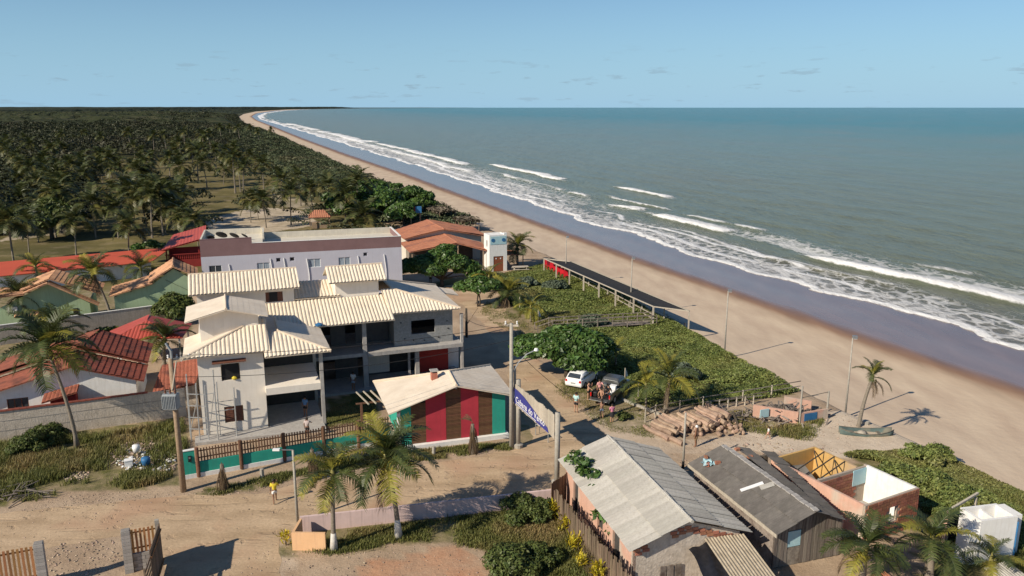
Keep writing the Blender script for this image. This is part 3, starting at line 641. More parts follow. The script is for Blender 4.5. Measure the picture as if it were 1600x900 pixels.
# far palms: trunk + one crown mesh, five patterns copied
def crown_mesh(seed, n=15, L=2.9, yellow=False):
    r = random.Random(seed); V, F, o = [], [], 0; V4 = []
    for k in range(n):
        lev = int(5 * (k + .5) / n); e0, e1, sw = [(78, 20, 10), (60, -15, -12), (42, -40, 14), (22, -62, -10), (-5, -75, 8)][lev]
        v, f, P = frond_data(L=L * r.uniform(.85, 1.1), e0=e0, e1=e1, nl=17, ll=1.05, w=.15, seed=seed * 50 + k, sweep=sw)
        a = R(k * 137.5 + r.uniform(-15, 15)); ca, sa = math.cos(a), math.sin(a); v2 = np.stack([v[:,0]*ca - v[:,1]*sa, v[:,0]*sa + v[:,1]*ca, v[:,2]], 1)
        V.append(v2); F += [tuple(dict.fromkeys(tuple(i + o for i in q))) for q in f]; o += len(v2)
    me = bpy.data.meshes.new('crown'); me.from_pydata([tuple(p) for p in np.concatenate(V)], [], F); me.update(); me.materials.append(M['frond_mix']); return me
mat('frond_mix', (.090,.098,.027), (.045,.058,.018), .9, rough=.5, bump=0, island=.5, trans=.25, spec=.4, c3=(.17,.145,.04))
CROWNS = [crown_mesh(s) for s in (1, 2, 3, 4, 5)]
TRUNKS = []
for b in ((0,0), (.08,.03), (-.1,.05), (.14,-.06), (-.05,-.1)):
    me = MB().tube(trunk_pts(1.0, b, 6), [.032, .024, .022, .020, .019, .018], 6).mesh('trunk'); me.materials.append(M['trunk']); TRUNKS.append((me, b))
def far_palm(loc, h, cs, k, label, group, rz):
    t = thing('coconut_palm', label, 'palm tree', loc, rz, group); me, b = TRUNKS[k % 5]
    s = h; piece('trunk', me, t, (0,0,0), (0,0,0), (max(s * .85, 3.5), max(s * .85, 3.5), s)); piece('crown', CROWNS[(k * 3 + 1) % 5], t, (b[0] * max(s * .85, 3.5), b[1] * max(s * .85, 3.5), h), (0,0,R(k * 77)), (cs,)*3); return t
def tree(name, label, base, blobs, dens, leaf, material, cat='tree', trunk_r=.2, group=None, stems=1, trunkmat='trunk_dark', lo=.55, seed=None, flat=0.0):
    "tapered trunk with a limb to every clump, leaves through the clumps"
    r = np.random.default_rng(seed or (zlib.crc32(label.encode()) % 99991)); rr = random.Random(len(label)); t = thing(name, label, cat, base, 0, group); mb = MB()
    cz = min(b[2] for b in blobs); fork = max(.4, min(cz * .62, max(.6, cz - .3)))
    for k in range(stems):
        ox = (k - (stems-1)/2) * trunk_r * 2.2
        mb.tube([(ox, 0, -.05), (ox * 1.2 + rr.uniform(-.08,.08), .03, fork * .5), (ox * .6, 0, fork)], [trunk_r * 1.35, trunk_r, trunk_r * .8], 8)
    for b in blobs:
        m_ = Vector((b[0] * .45, b[1] * .45, (fork + b[2]) * .52)); mb.tube([(0, 0, fork - .1), m_, (b[0], b[1], b[2])], [trunk_r * .62, trunk_r * .38, trunk_r * .12], 5)
    mb.build('trunk', trunkmat, t, smooth=True)
    C, N = blob_leaves(blobs, dens, leaf, r, flat, lo); V, F = leaf_quads(C, N, leaf, 1.8, r); np_mesh('crown', V, F, material, t); return t
def bush(name, label, base, blobs, dens, leaf, material, cat='bush', group=None):
    r = np.random.default_rng(zlib.crc32(label.encode()) % 99991); t = thing(name, label, cat, base, 0, group); mb = MB()
    for b in blobs: mb.tube([(b[0]*.2, b[1]*.2, -.05), (b[0]*.7, b[1]*.7, b[2]*.6), (b[0], b[1], b[2])], [.05, .035, .015], 5)
    mb.build('stem', 'trunk_dark', t); C, N = blob_leaves(blobs, dens, leaf, r, .1, .35); V, F = leaf_quads(C, N, leaf, 1.8, r); np_mesh('foliage', V, F, material, t); return t
def rand_blobs(n, R_, H0, H1, br, seed, flat=.6):
    r = random.Random(seed); out = []
    for k in range(n):
        a = k * 2.399 + r.uniform(-.4,.4); q = R_ * math.sqrt((k + .3) / n); s = br * r.uniform(.75, 1.25); z = H0 + (H1 - H0) * (1 - (q / max(R_, .01))**2) * r.uniform(.8, 1.05) + r.uniform(0, .25) * (H1-H0)
        out.append((q * math.cos(a), q * math.sin(a), z, s, s * r.uniform(.8, 1.15), s * flat))
    return out
def scatter_in(px, n, seed, z=0.0, w=None):
    r = np.random.default_rng(seed); P = wpoly(px); xs_ = [p[0] for p in P]; ys_ = [p[1] for p in P]; out = np.zeros((0, 2))
    while len(out) < n:
        q = np.stack([r.uniform(min(xs_), max(xs_), n * 2), r.uniform(min(ys_), max(ys_), n * 2)], 1); k = inpoly(q[:,0], q[:,1], P); q = q[k]
        if w is not None: q = q[r.uniform(0, 1, len(q)) < w(q[:,0], q[:,1])]
        out = np.concatenate([out, q])
    return out[:n]
def blades(name, pts, h, wd, material, parent=None, lean=.45, seed=1, per=1):
    r = np.random.default_rng(seed); P = np.repeat(pts, per, 0); n = len(P); P = P + r.normal(0, .12, P.shape) * (per > 1); a = r.uniform(0, 6.283, n); hh = h * r.uniform(.5, 1.3, n)
    d = np.stack([np.cos(a), np.sin(a), np.zeros(n)], 1); u = np.stack([-np.sin(a), np.cos(a), np.zeros(n)], 1) * wd / 2; b = np.stack([P[:,0], P[:,1], np.zeros(n)], 1); z = np.zeros((n,3)); z[:,2] = hh
    l = (lean * r.uniform(.3, 1.3, n) * hh)[:, None]; V = np.stack([b - u, b + u, b + u * .8 + z * .6 + d * l * .35, b - u * .8 + z * .6 + d * l * .35, b + z + d * l], 1).reshape(-1, 3)
    i = np.arange(n)[:, None] * 5; F = np.concatenate([i + np.array([[0, 1, 2, 3]]), i + np.array([[3, 2, 4, 4]])]); F4 = F[:n]; T = (i + np.array([[3, 2, 4]]))
    me = bpy.data.meshes.new(name); me.from_pydata([tuple(v) for v in V], [], [tuple(f) for f in F4] + [tuple(f) for f in T]); me.update(); me.materials.append(M[material])
    o = bpy.data.objects.new(name, me); COL.objects.link(o); o.parent = parent; return o

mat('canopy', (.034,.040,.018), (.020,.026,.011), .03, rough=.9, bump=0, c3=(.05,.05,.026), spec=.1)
# ---- far forest: one mass
def forest():
    r = np.random.default_rng(5); n = 9500; Y = np.exp(r.uniform(np.log(150), np.log(2300), n)); X = -r.uniform(0, 1, n) * (Y * .70 + 30) + XV(Y) * 0
    X = np.where(r.uniform(0,1,n) < .5, X, XV(Y) - r.uniform(1, 6, n) - r.exponential(1, n) * (Y * .30)); d = XV(Y) - X
    keep = (d > 7) & (X > -Y * .72 - 20)
    clr = np.clip((fbm(X * .018, Y * .012, 333) - .30) * 5, 0, 1); open_ = (Y < 370) & (X > -.50 * Y - 6); keep &= ~(open_ & (r.uniform(0,1,n) < np.where(Y < 220, .95, .55 + .42 * clr))); keep &= ~((Y < 520) & (Y >= 370) & (X > -.40 * Y) & (r.uniform(0,1,n) < .5 * clr))
    X, Y, d = X[keep], Y[keep], d[keep]; parts = []
    tall = np.clip(d / 90, .25, 1)          # scrub near the shore, trees inland
    s = (2.3 + Y * .0042) * r.uniform(.6, 1.35, len(X)) * (.55 + .45 * tall)
    nl = 78; D = r.normal(0, 1, (len(X), nl, 3)); D /= np.linalg.norm(D, axis=2, keepdims=True); D[:,:,2] = np.abs(D[:,:,2]) * .9 - .1
    hz = (3.4 * tall + .3) * r.uniform(.55, 1.3, len(X)); C = np.stack([X, Y, hz], 1)[:, None, :] + D * s[:, None, None] * np.array([1, 1, .62]) * r.uniform(.6, 1.05, (len(X), nl, 1))
    Nn = D.copy(); Nn[:,:,2] += .5; sz = np.repeat((.31 * s * .62)[:, None], nl, 1)
    V, F = leaf_quads(C.reshape(-1, 3), Nn.reshape(-1, 3), sz.ravel(), 1.3, r, .45)
    # dark hearts so that no sky-bright ground shows through the crowns
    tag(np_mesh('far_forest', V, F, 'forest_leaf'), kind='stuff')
    ry = np.concatenate([np.arange(640, 2600, 13), 2600 * 1.03 ** np.arange(0, 62)]); cx = np.concatenate([[0], np.cumsum(np.full(90, 9.0)), 810 + np.cumsum(9 * 1.045 ** np.arange(150))])
    Y2, D2 = np.meshgrid(ry, cx, indexing='ij'); X2 = XV(Y2) - 9 - Y2 * .004 - D2; k = .5 + .5 * np.clip(D2 / 200, 0, 1)
    Z2 = (1.2 + 8 * k * fbm(X2 * .05, Y2 * .03, 12)) * np.clip(D2 / 20, 0, 1) + 6 * k * r.uniform(0, 1, X2.shape) * np.clip(D2 / 20, 0, 1); Z2 = Z2 * np.clip((Y2 - 640) / 500, 0, 1) - .6 + np.clip((Y2 - 3000) / 9000, 0, 1) * 22 * fbm(X2 * .0012, Y2 * .0012, 90) * np.clip(D2 / 300, 0, 1)
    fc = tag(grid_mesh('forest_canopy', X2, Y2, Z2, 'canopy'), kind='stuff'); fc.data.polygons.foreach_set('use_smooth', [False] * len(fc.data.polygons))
forest()
# shore scrub strip beyond the houses: low dense leaf mass
def shore_scrub():
    r = np.random.default_rng(8); n = 4800; Y = np.exp(r.uniform(np.log(140), np.log(900), n)); d = 1.2 + np.abs(r.normal(0, 1, n)) * (9 + Y * .02); X = XV(Y) - d
    k = (Y > 165) | (d > 30); X, Y, d = X[k], Y[k], d[k]; blobs = np.stack([X, Y, .35 + np.clip(d * .03, 0, 1.0)], 1); nl = 34; s = (.9 + Y * .0022) * r.uniform(.7, 1.3, len(X))
    D = r.normal(0, 1, (len(X), nl, 3)); D /= np.linalg.norm(D, axis=2, keepdims=True); D[:,:,2] = np.abs(D[:,:,2]) * .7
    C = blobs[:, None, :] + D * s[:, None, None] * r.uniform(.5, 1.1, (len(X), nl, 1)); Nn = D.copy(); Nn[:,:,2] += .7
    V, F = leaf_quads(C.reshape(-1,3), Nn.reshape(-1,3), np.repeat(s * .30, nl), 1.4, r, .45); tag(np_mesh('shore_scrub', V, F, 'scrub_leaf'), kind='stuff')
shore_scrub()
# dune creeper between the houses and the beach
def creeper(name, px, n, seed, size=.13, mnd=.5):
    P = scatter_in(px, n, seed, w=lambda x, y: np.clip(fbm(x * .3, y * .3, 900 + seed) * 4 - 1.05, .12, 1) * np.clip(fbm(x * 1.3, y * 1.3, 910) * 4 - 1.0, .1, 1)); r = np.random.default_rng(seed); h = .05 + mnd * np.clip(fbm(P[:,0] * .22, P[:,1] * .22, seed) * 2.4 - .8, 0, 1.3)
    C = np.stack([P[:,0], P[:,1], h * r.uniform(.35, 1.0, len(P)) + .02], 1); d = XV(P[:,1]) - P[:,0]; C[:,2] -= np.clip(.8 - d, 0, .8) * .9
    N = np.zeros((len(P), 3)); N[:,2] = 1; V, F = leaf_quads(C, N, np.full(len(P), size), 2.1, r, .5); return tag(np_mesh(name, V, F, 'dune_leaf'), kind='stuff')
DUNE = [(905,428),(845,415),(770,432),(775,455),(815,490),(850,515),(900,555),(945,580),(985,610),(1010,640),(1060,636),(1150,628),(1210,622),(1250,612),(1190,580),(1130,550),(1085,520),(1020,487),(960,457)]
creeper('dune_creeper', DUNE, 230000, 3)
creeper('dune_creeper', [(1318,716),(1400,704),(1470,712),(1540,742),(1610,776),(1680,815),(1680,905),(1560,840),(1440,800),(1430,740),(1370,722)], 80000, 4, .13, .5)
# ------------------------------------------------------------------ building helpers
def wall(mb, a0, a1, z0, z1, b0, b1, holes=(), axis='x'):
    "wall along x (or y) from a0 to a1, thickness b0..b1, with rectangular holes (a0,a1,z0,z1)"
    cuts = sorted({a0, a1, *[max(a0, min(a1, h[0])) for h in holes], *[max(a0, min(a1, h[1])) for h in holes]})
    for p, q in zip(cuts, cuts[1:]):
        if q - p < 1e-4: continue
        m = (p + q) / 2; hs = sorted([(h[2], h[3]) for h in holes if h[0] < m < h[1]]); z = z0
        segs = []
        for lo, hi in hs:
            if lo > z + 1e-4: segs.append((z, lo))
            z = max(z, hi)
        if z < z1 - 1e-4: segs.append((z, z1))
        for lo, hi in segs:
            mb.box(p, q, b0, b1, lo, hi) if axis == 'x' else mb.box(b0, b1, p, q, lo, hi)
    return mb
def ribbed(mb, poly, e, pitch=.3, amp=.085, course=.42, step=.006, th=.07, samp=6):
    "tiled or corrugated roof plane: ribs run up the slope, courses step down it"
    P = [Vector(p) for p in poly]; n = Vector((0,0,0))
    for i in range(len(P)): n += (P[i]).cross(P[(i+1) % len(P)])
    n.normalize()
    if n.z < 0: n = -n
    e = Vector(e); e = (e - n * e.dot(n)).normalized(); s = n.cross(e)
    if s.z < 0: e = -e; s = -s
    o = P[0]; U = [(p - o).dot(e) for p in P]; W = [(p - o).dot(s) for p in P]; u0, u1 = min(U), max(U); k = max(2, int((u1 - u0) / pitch * samp)); cols = []
    wmin, wmax = min(W), max(W); nc = max(1, int((wmax - wmin) / course)) if course else 1; cs = [wmin + (wmax - wmin) * i / nc for i in range(nc + 1)]
    for i in range(k + 1):
        u = u0 + (u1 - u0) * i / k; uu = min(max(u, u0 + 1e-4), u1 - 1e-4); ws = []
        for j in range(len(P)):
            a, b = j, (j + 1) % len(P)
            if (U[a] - uu) * (U[b] - uu) < 0: ws.append(W[a] + (W[b] - W[a]) * (uu - U[a]) / (U[b] - U[a]))
        if len(ws) < 2: ws = [W[0], W[0]]
        lo, hi = min(ws), max(ws); h = amp * (abs(math.sin(math.pi * u / pitch)) ** .7); col = []
        for c in range(nc):
            a, b = min(max(cs[c], lo), hi), min(max(cs[c+1], lo), hi); col.append((u, a, h + step)); col.append((u, b, h))
        cols.append(col)
    base = len(mb.v); m = 2 * nc
    for col in cols:
        for u, w, h in col: jx = math.sin(u * 12.9 + w * 78.2) * 43758.5; mb.v.append(tuple(o + e * u + s * w + n * (h + .012 + .014 * (jx - math.floor(jx)) + .02 * math.sin(u * .9 + w * .7))))
    for i in range(k):
        for j in range(m - 1): mb.f.append((base + i*m + j, base + (i+1)*m + j, base + (i+1)*m + j+1, base + i*m + j+1))
    mb.slab(P, th); return mb
def roof(name, parent, poly, e, material='roof_beige', **k):
    mb = MB(); ribbed(mb, poly, e, **k); me = bpy.data.meshes.new(name); me.from_pydata(mb.v, [], mb.f); me.update(); me.materials.append(M[material])
    o = bpy.data.objects.new(name, me); COL.objects.link(o); o.parent = parent; return o
def cap(parent, p, q, material='ridge_beige', r=.1, name='ridge_cap'): return MB().tube([p, q], r, 6).build(name, material, parent)
def window(parent, x0, x1, z0, z1, y, frame='white_plain', pane='glass', mull=1, depth=.12, axis='x', name='window'):
    "frame set in the wall; panes are sub-parts"
    f = MB(); t = .06
    def bx(mb, a0, a1, c0, c1, b0, b1): mb.box(a0, a1, b0, b1, c0, c1) if axis == 'x' else mb.box(b0, b1, a0, a1, c0, c1)
    ya, yb = (y, y + depth)
    bx(f, x0, x1, z0, z0 + t, ya - .03, yb); bx(f, x0, x1, z1 - t, z1, ya, yb); bx(f, x0, x0 + t, z0 + t, z1 - t, ya, yb); bx(f, x1 - t, x1, z0 + t, z1 - t, ya, yb)
    for k in range(1, mull + 1): xm = x0 + (x1 - x0) * k / (mull + 1); bx(f, xm - .03, xm + .03, z0 + t, z1 - t, ya + .01, yb - .01)
    fo = f.build(name, frame, parent)
    for k in range(mull + 1):
        a, b = x0 + (x1 - x0) * k / (mull + 1), x0 + (x1 - x0) * (k + 1) / (mull + 1); g = MB(); bx(g, a + .035, b - .035, z0 + t, z1 - t, ya + .05, ya + .07); g.build('pane', pane, fo)
    return fo
def shutter(parent, x0, x1, z0, z1, y, n=2, name='window_shutter'):
    f = MB(); f.box(x0, x1, y, y + .05, z0, z1); o = f.build(name, 'shutter_wood', parent)
    for k in range(n):
        a = x0 + (x1 - x0) * k / n + .04; b = x0 + (x1 - x0) * (k + 1) / n - .04; m_ = MB()
        for j in range(7): z = z0 + .06 + (z1 - z0 - .12) * j / 7; m_.box(a, b, y - .025, y - .002, z, z + (z1 - z0) * .1)
        m_.build('louvre', 'shutter_wood', o)
    return o

# ------------------------------------------------------------------ the big cream guest house under construction
HO = G(319, 684); h = thing('guest_house', 'large two storey cream guest house with beige ribbed tile roofs and open verandas', 'house', HO, 20)
w = MB(); wall(w, 0, 4.6, 0, 6.35, 0, .2, [(1.56, 2.88, 4.25, 5.53), (1.56, 2.9, .94, 2.21)])
wall(w, .2, 9.3, 0, 6.35, 0, .2, [(3.5, 4.7, 4.2, 5.3)], 'y'); w.box(4.4, 4.6, .2, 9.3, 0, 6.35); w.box(0, 4.4, 9.1, 9.3, 0, 6.3); w.build('wall', 'wall_cream', h)
w = MB(); w.box(.3, 4.5, 2.25, 6.1, 6.0, 8.55); w.prism([(.3,2.25,8.55),(4.5,2.25,8.55),(2.4,2.25,9.1)], (0, 3.85, 0)); w.build('tower_wall', 'wall_cream', h)
w = MB(); wall(w, 0, 7.8, 6.3, 9.15, 9.3, 9.5, [(5.44, 6.86, 7.75, 8.62)]); w.box(0, .2, 9.5, 13.2, 0, 9.15); w.box(7.6, 7.8, 9.5, 13.2, 6, 9.15); w.box(.2, 7.6, 13.0, 13.2, 0, 9.15); w.prism([(0,9.3,9.15),(0,13.2,9.15),(0,11.3,10.0)], (.2,0,0)); w.prism([(7.6,9.3,9.15),(7.6,13.2,9.15),(7.6,11.3,10.0)], (.2,0,0)); w.build('upper_wall', 'wall_cream', h)
w = MB(); w.box(7.8, 11.4, 9.75, 13, 6.3, 8.1); w.build('link_wall', 'wall_cream', h)
w = MB(); w.box(11.3, 15.1, 9.3, 12.6, 6.3, 9.2); w.build('tank_tower_wall', 'wall_cream', h)
shutter(h, 1.62, 2.84, 1.0, 2.15, .06); 
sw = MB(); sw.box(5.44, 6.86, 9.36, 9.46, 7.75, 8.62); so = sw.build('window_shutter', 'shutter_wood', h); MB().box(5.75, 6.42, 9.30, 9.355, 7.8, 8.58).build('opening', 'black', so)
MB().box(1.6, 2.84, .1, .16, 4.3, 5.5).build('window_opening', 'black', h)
a = MB(); a.prism([(1.0,-.02,5.82),(3.35,-.02,5.82),(3.35,-.4,5.7),(1.0,-.4,5.7)], (0,0,.06)); a.build('window_awning', 'shutter_wood', h)
MB().lathe([(0,0),(.16,.02),(.2,.12),(.1,.22),(0,.26)], 8, (2.45,.03,4.28)).build('hard_hat', 'yellow_cloth', h)
# roofs (local metres)
roof('roof', h, [(-.95,-.5,6.35),(5.1,-.5,6.35),(5.05,2.9,7.9),(4.35,2.9,7.9)], (1,0,0))
roof('roof', h, [(-.95,-.5,6.35),(4.35,2.9,7.9),(4.35,5.0,7.9),(-.95,5.0,6.35)], (0,1,0), 'roof_beige2', amp=.022)
cap(h, (-.95,-.5,6.42), (4.35,2.9,7.98))
roof('roof', h, [(-.7,1.6,8.5),(2.25,1.6,9.25),(2.25,6.5,9.25),(-.7,6.5,8.5)], (0,1,0), 'roof_beige2', amp=.022)
roof('roof', h, [(2.25,1.6,9.25),(5.2,1.6,8.5),(5.2,6.5,8.5),(2.25,6.5,9.25)], (0,1,0), 'roof_beige2', pitch=.62, amp=.03)
cap(h, (2.25,1.6,9.3), (2.25,6.5,9.3))
roof('roof', h, [(-.6,8.65,8.95),(8.25,8.65,8.95),(8.25,11.3,10.15),(-.6,11.3,10.15)], (1,0,0)); roof('roof', h, [(8.25,13.9,8.95),(-.6,13.9,8.95),(-.6,11.3,10.15),(8.25,11.3,10.15)], (1,0,0))
cap(h, (-.6,11.3,10.2), (8.25,11.3,10.2))
roof('roof', h, [(7.85,9.2,7.85),(11.7,9.2,7.85),(11.1,12.2,8.72),(7.85,12.2,8.72)], (1,0,0))
roof('roof', h, [(10.7,8.7,9.1),(15.75,8.7,9.1),(15.75,10.7,10.15),(10.7,10.7,10.15)], (1,0,0)); roof('roof', h, [(15.75,13.1,9.0),(10.7,13.1,9.0),(10.7,10.7,10.15),(15.75,10.7,10.15)], (1,0,0)); cap(h, (10.7,10.7,10.2), (15.75,10.7,10.2))
roof('roof', h, [(4.65,5.6,6.2),(15.75,5.6,6.2),(15.75,9.3,7.6),(4.65,9.3,7.6)], (1,0,0))
roof('roof', h, [(15.76,6.5,6.5),(21.8,6.3,6.5),(16.3,9.4,8.05),(15.3,9.4,8.05)], (1,0,0))
roof('roof', h, [(21.8,6.3,6.5),(22.1,16.2,6.5),(16.3,13.4,8.05),(16.3,9.4,8.05)], (0,1,0), 'roof_beige2', amp=.03)
roof('roof', h, [(22.1,16.2,6.5),(8,16.2,6.5),(8,13.4,8.05),(16.3,13.4,8.05)], (1,0,0)); cap(h, (21.8,6.3,6.57), (16.3,9.4,8.12)); cap(h, (16.3,9.4,8.1), (16.3,13.4,8.1)); cap(h, (22.1,16.2,6.57), (16.3,13.4,8.12))
roof('roof', h, [(22.05,13.6,6.3),(23.8,13.9,5.9),(23.8,16.4,5.9),(22.1,16.2,6.35)], (0,1,0), 'roof_beige2', amp=.03)
roof('roof', h, [(4.66,-1.15,6.05),(9.45,-1.15,6.05),(5.9,2.0,7.05),(4.66,2.0,7.05)], (1,0,0))
roof('roof', h, [(9.45,-1.15,6.05),(9.45,5.7,6.05),(5.9,5.7,7.05),(5.9,2.0,7.05)], (0,1,0), 'roof_beige2', pitch=.6, amp=.02)
roof('roof', h, [(4.66,2.0,6.8),(5.9,2.0,7.05),(5.9,7.0,7.05),(4.66,7.0,6.8)], (0,1,0), 'roof_beige2', amp=.02)
cap(h, (9.45,-1.15,6.12), (5.9,2.0,7.12)); cap(h, (5.9,2.0,7.1), (5.9,6.5,7.1))
# concrete frame
for x, y, z0, z1, s in ((8.72,-.55,0,6.05,.26), (13.2,6.5,0,3.0,.42), (13.2,6.5,3.32,6.3,.34), (17.85,6.9,0,2.95,.36), (8.72,4.6,0,6.05,.24), (21.95,6.6,0,5.9,.24), (17.2,7.2,0,2.95,.2)):
    MB().box(x - s/2, x + s/2, y - s/2, y + s/2, z0, z1).build('column', 'concrete', h)
MB().box(4.6, 8.6, -.68, 4.6, 2.98, 3.5).build('balcony_slab', 'wall_cream', h)
MB().box(8.85, 13.4, 6.3, 9.4, 3.0, 3.3).build('floor_slab', 'concrete', h); MB().prism([(13.4,6.1,3.0),(21.95,6.2,3.0),(21.95,13,3.0),(13.4,13,3.0)], (0,0,.32)).build('floor_slab', 'concrete', h)
MB().box(9, 13.4, 9.4, 13, 3.0, 3.3).build('floor_slab', 'concrete', h)
# veranda inside walls, shade worked into their colour, and dark doors
w = MB(); wall(w, 4.6, 15.9, 0, 3.0, 9.5, 9.7, [(6, 7, 0, 2.1), (9.8, 11, 0, 2.1), (13.0, 13.9, 0, 2.1)]); w.build('inner_wall', 'inner_wall', h); w = MB(); wall(w, 4.6, 15.9, 3.3, 7.2, 9.5, 9.7, [(5.6, 6.7, 3.3, 5.4), (9.6, 10.7, 3.3, 5.4), (12.0, 12.9, 3.3, 5.4)]); w.build('inner_wall', 'inner_wall', h); MB().box(4.6, 8.6, 4.6, 4.8, 0, 3.0).build('inner_wall', 'interior_shade', h); MB().box(4.6, 8.6, 4.6, 4.8, 3.5, 6.1).build('inner_wall', 'interior_shade', h)
w = MB(); w.box(15.7, 21.2, 10, 10.2, 0, 3.0); w.box(15.5, 15.7, 9.7, 13, 0, 6.3); w.box(8.4, 8.6, 9.7, 13, 0, 6.2); w.box(8, 22, 15.0, 15.2, 0, 6.4); w.build('back_wall', 'interior_shade', h)
MB().box(13.95, 15.85, 9.42, 9.48, .35, 2.3).build('wall_panel', 'wall_cream', h)
d_ = MB(); d_.box(18.3, 21.2, 8.6, 8.7, .1, 2.9); d_.build('garage_door', 'dark_red', h); MB().box(21.3, 22.4, 9.3, 9.5, 0, 2.95).build('side_wall', 'white_paint', h)
# grey rendered upper block
w = MB(); wall(w, 15.95, 21.3, 3.33, 6.5, 7.25, 7.45, [(17.5, 19.66, 4.28, 5.52)]); w.box(15.95, 16.15, 7.45, 13, 3.33, 6.5); w.box(21.1, 21.3, 7.45, 13, 3.33, 6.5); w.build('grey_block_wall', 'render_grey', h)
for x, z in ((16.8,3.9),(17.6,3.7),(19.9,3.75),(20.8,4.5),(18.6,3.6),(20.7,5.2),(16.5,5.4)): MB().box(x, x + .14, 7.2, 7.26, z, z + .07).build('putlog_hole', 'black', h)
MB().box(16.2, 21.05, 12.8, 13, 3.33, 6.5).build('back_wall', 'interior_shade', h)
MB().prism([(-.6,-1.35,0),(8.7,-1.9,0),(8.7,4.6,0),(4.7,4.6,0),(4.7,-.02,0),(-.6,-.02,0)], (0,0,.22)).build('terrace', 'concrete', h)
MB().prism([(8.75,5.6,0),(22,5.8,0),(22,9.5,0),(8.75,9.5,0)], (0,0,.18)).build('terrace', 'concrete', h)
MB().lathe([(0,0),(.3,.02),(.32,.16),(0,.3)], 10, (9.35,5.5,6.3)).build('bucket', 'blue_tank', h)
# white tube scaffold against the front wall
s_ = thing('scaffold', 'thin white tubular scaffold against the cream guest house front wall', 'scaffold', HO, 20)
for x, y, z in ((-.85,-.4,5.2), (-.25,-.9,4.6), (.35,-1.0,4.4), (2.3,-1.0,4.0), (-.95,.5,4.0), (1.0,-1.35,5.6), (1.15,-.5,4.4)): MB().tube([(x, y, 0), (x + .05, y, z)], .045, 6).build('upright', 'galv', s_)
for z in (1.0, 1.9, 2.8, 3.7): MB().bar((-.9,-.4,z), (.38,-1.0,z), .05).build('crossbar', 'galv', s_)
for z, x1 in ((.8,2.4), (2.3,2.35), (3.0,2.35), (3.7, 1.1)): MB().bar((.3,-1.0,z), (x1,-1.0,z + .05), .045).build('crossbar', 'galv', s_)
MB().bar((.35,-1.0,.3), (1.1,-1.3,4.5), .05).build('brace', 'galv', s_); MB().bar((-.95,.4,.3), (-.3,-.9,3.0), .05).build('brace', 'galv', s_)

# ------------------------------------------------------------------ lilac hotel behind
FO = G(311, 375, 8.5); FO.z = 0; ho = thing('hotel', 'long pale lilac hotel block with mauve parapet and flat cream roof', 'hotel', FO, 17)
wins = [(.81,2.29,4.15,5.25),(6.35,7.87,4.17,5.29),(12.46,14.02,4.34,5.44),(16.21,17.69,4.37,5.43)]; sm = [(8.66,9.21,5.25,5.79),(10.29,10.87,5.27,5.79),(19.35,19.88,5.4,5.9)]
w = MB(); wall(w, 0, 24.25, 0, 6.36, .3, .5, wins + sm); w.box(0, .2, .5, 8.8, 0, 6.36); w.box(24.05, 24.25, .5, 8.8, 0, 6.36); w.box(.2, 24.05, 8.6, 8.8, 0, 6.36); w.build('wall', 'hotel_lilac', ho)
w = MB(); w.box(0, 5.95, .3, .5, 6.362, 8.45); w.box(5.95, 24.25, .3, .5, 6.362, 7.77); w.box(24.05, 24.25, .5, 8.8, 6.362, 7.77); w.build('parapet', 'hotel_mauve', ho)
w = MB(); w.box(0, .2, .5, 8.8, 6.362, 8.45); w.box(.2, 7.2, 8.6, 8.8, 6.362, 8.45); w.box(7.2, 24.05, 8.6, 8.8, 6.362, 7.77); w.box(7.2, 7.4, 4.0, 8.6, 7.0, 8.45); w.build('parapet', 'hotel_cream', ho)
MB().box(.2, 24.05, .5, 8.6, 6.8, 7.0).build('roof', 'hotel_cream', ho); MB().box(.2, 7.2, .5, 8.6, 7.0, 7.7).build('raised_roof', 'hotel_cream', ho)
MB().box(5.95, 24.25, .27, .53, 7.775, 7.82).build('coping', 'white_paint', ho); MB().box(24.03, 24.28, .53, 8.8, 7.775, 7.82).build('coping', 'white_paint', ho); MB().box(0, 5.95, .27, .53, 8.455, 8.5).build('coping', 'hotel_mauve', ho)
for k, (a, b, c, d) in enumerate(wins): window(ho, a, b, c, d, .34, 'white_plain', 'glass' if k == 0 else 'curtain_glass', 1 if k == 0 else 1)
for a, b, c, d in sm: window(ho, a, b, c, d, .36, 'hotel_lilac', 'black', 0)
for x, z in ((3.12,5.3),(7.97,5.74),(9.57,5.74),(12.33,5.5),(18.65,5.52),(21.97,5.53)): MB().tube([(x,.24,z),(x + .06,.22,z - .6),(x + .2,.24,z - 1.9),(x + .22,.24,1.0)], .055, 6).build('drain_pipe', 'white_plain', ho)
def dish(label, loc, rz, r=.45, tilt=55, mast=.7, matn='metal_grey', group=None):
    t = thing('satellite_dish', label, 'satellite dish', loc, rz, group); MB().tube([(0,0,0),(0,0,mast)], .03, 6).build('mast', 'metal_grey', t); b = MB()
    b.lathe([(0,.0),(r*.4,r*.03),(r*.7,r*.1),(r,r*.22),(r*.99,r*.24),(r*.7,r*.13),(.001,.02)], 18); o = b.build('reflector', matn, t, smooth=True); o.location = (0,-.06,mast + r*.4); o.rotation_euler = (R(tilt), 0, 0)
    f = MB().bar((0,0,.02), (0,0,r*.9), .025); f.box(-.04,.04,-.04,.04,r*.85,r); f.build('feed_arm', 'metal_grey', o); return t
def fw(x, y, z): return FO + Vector((x * math.cos(R(17)) - y * math.sin(R(17)), x * math.sin(R(17)) + y * math.cos(R(17)), z))
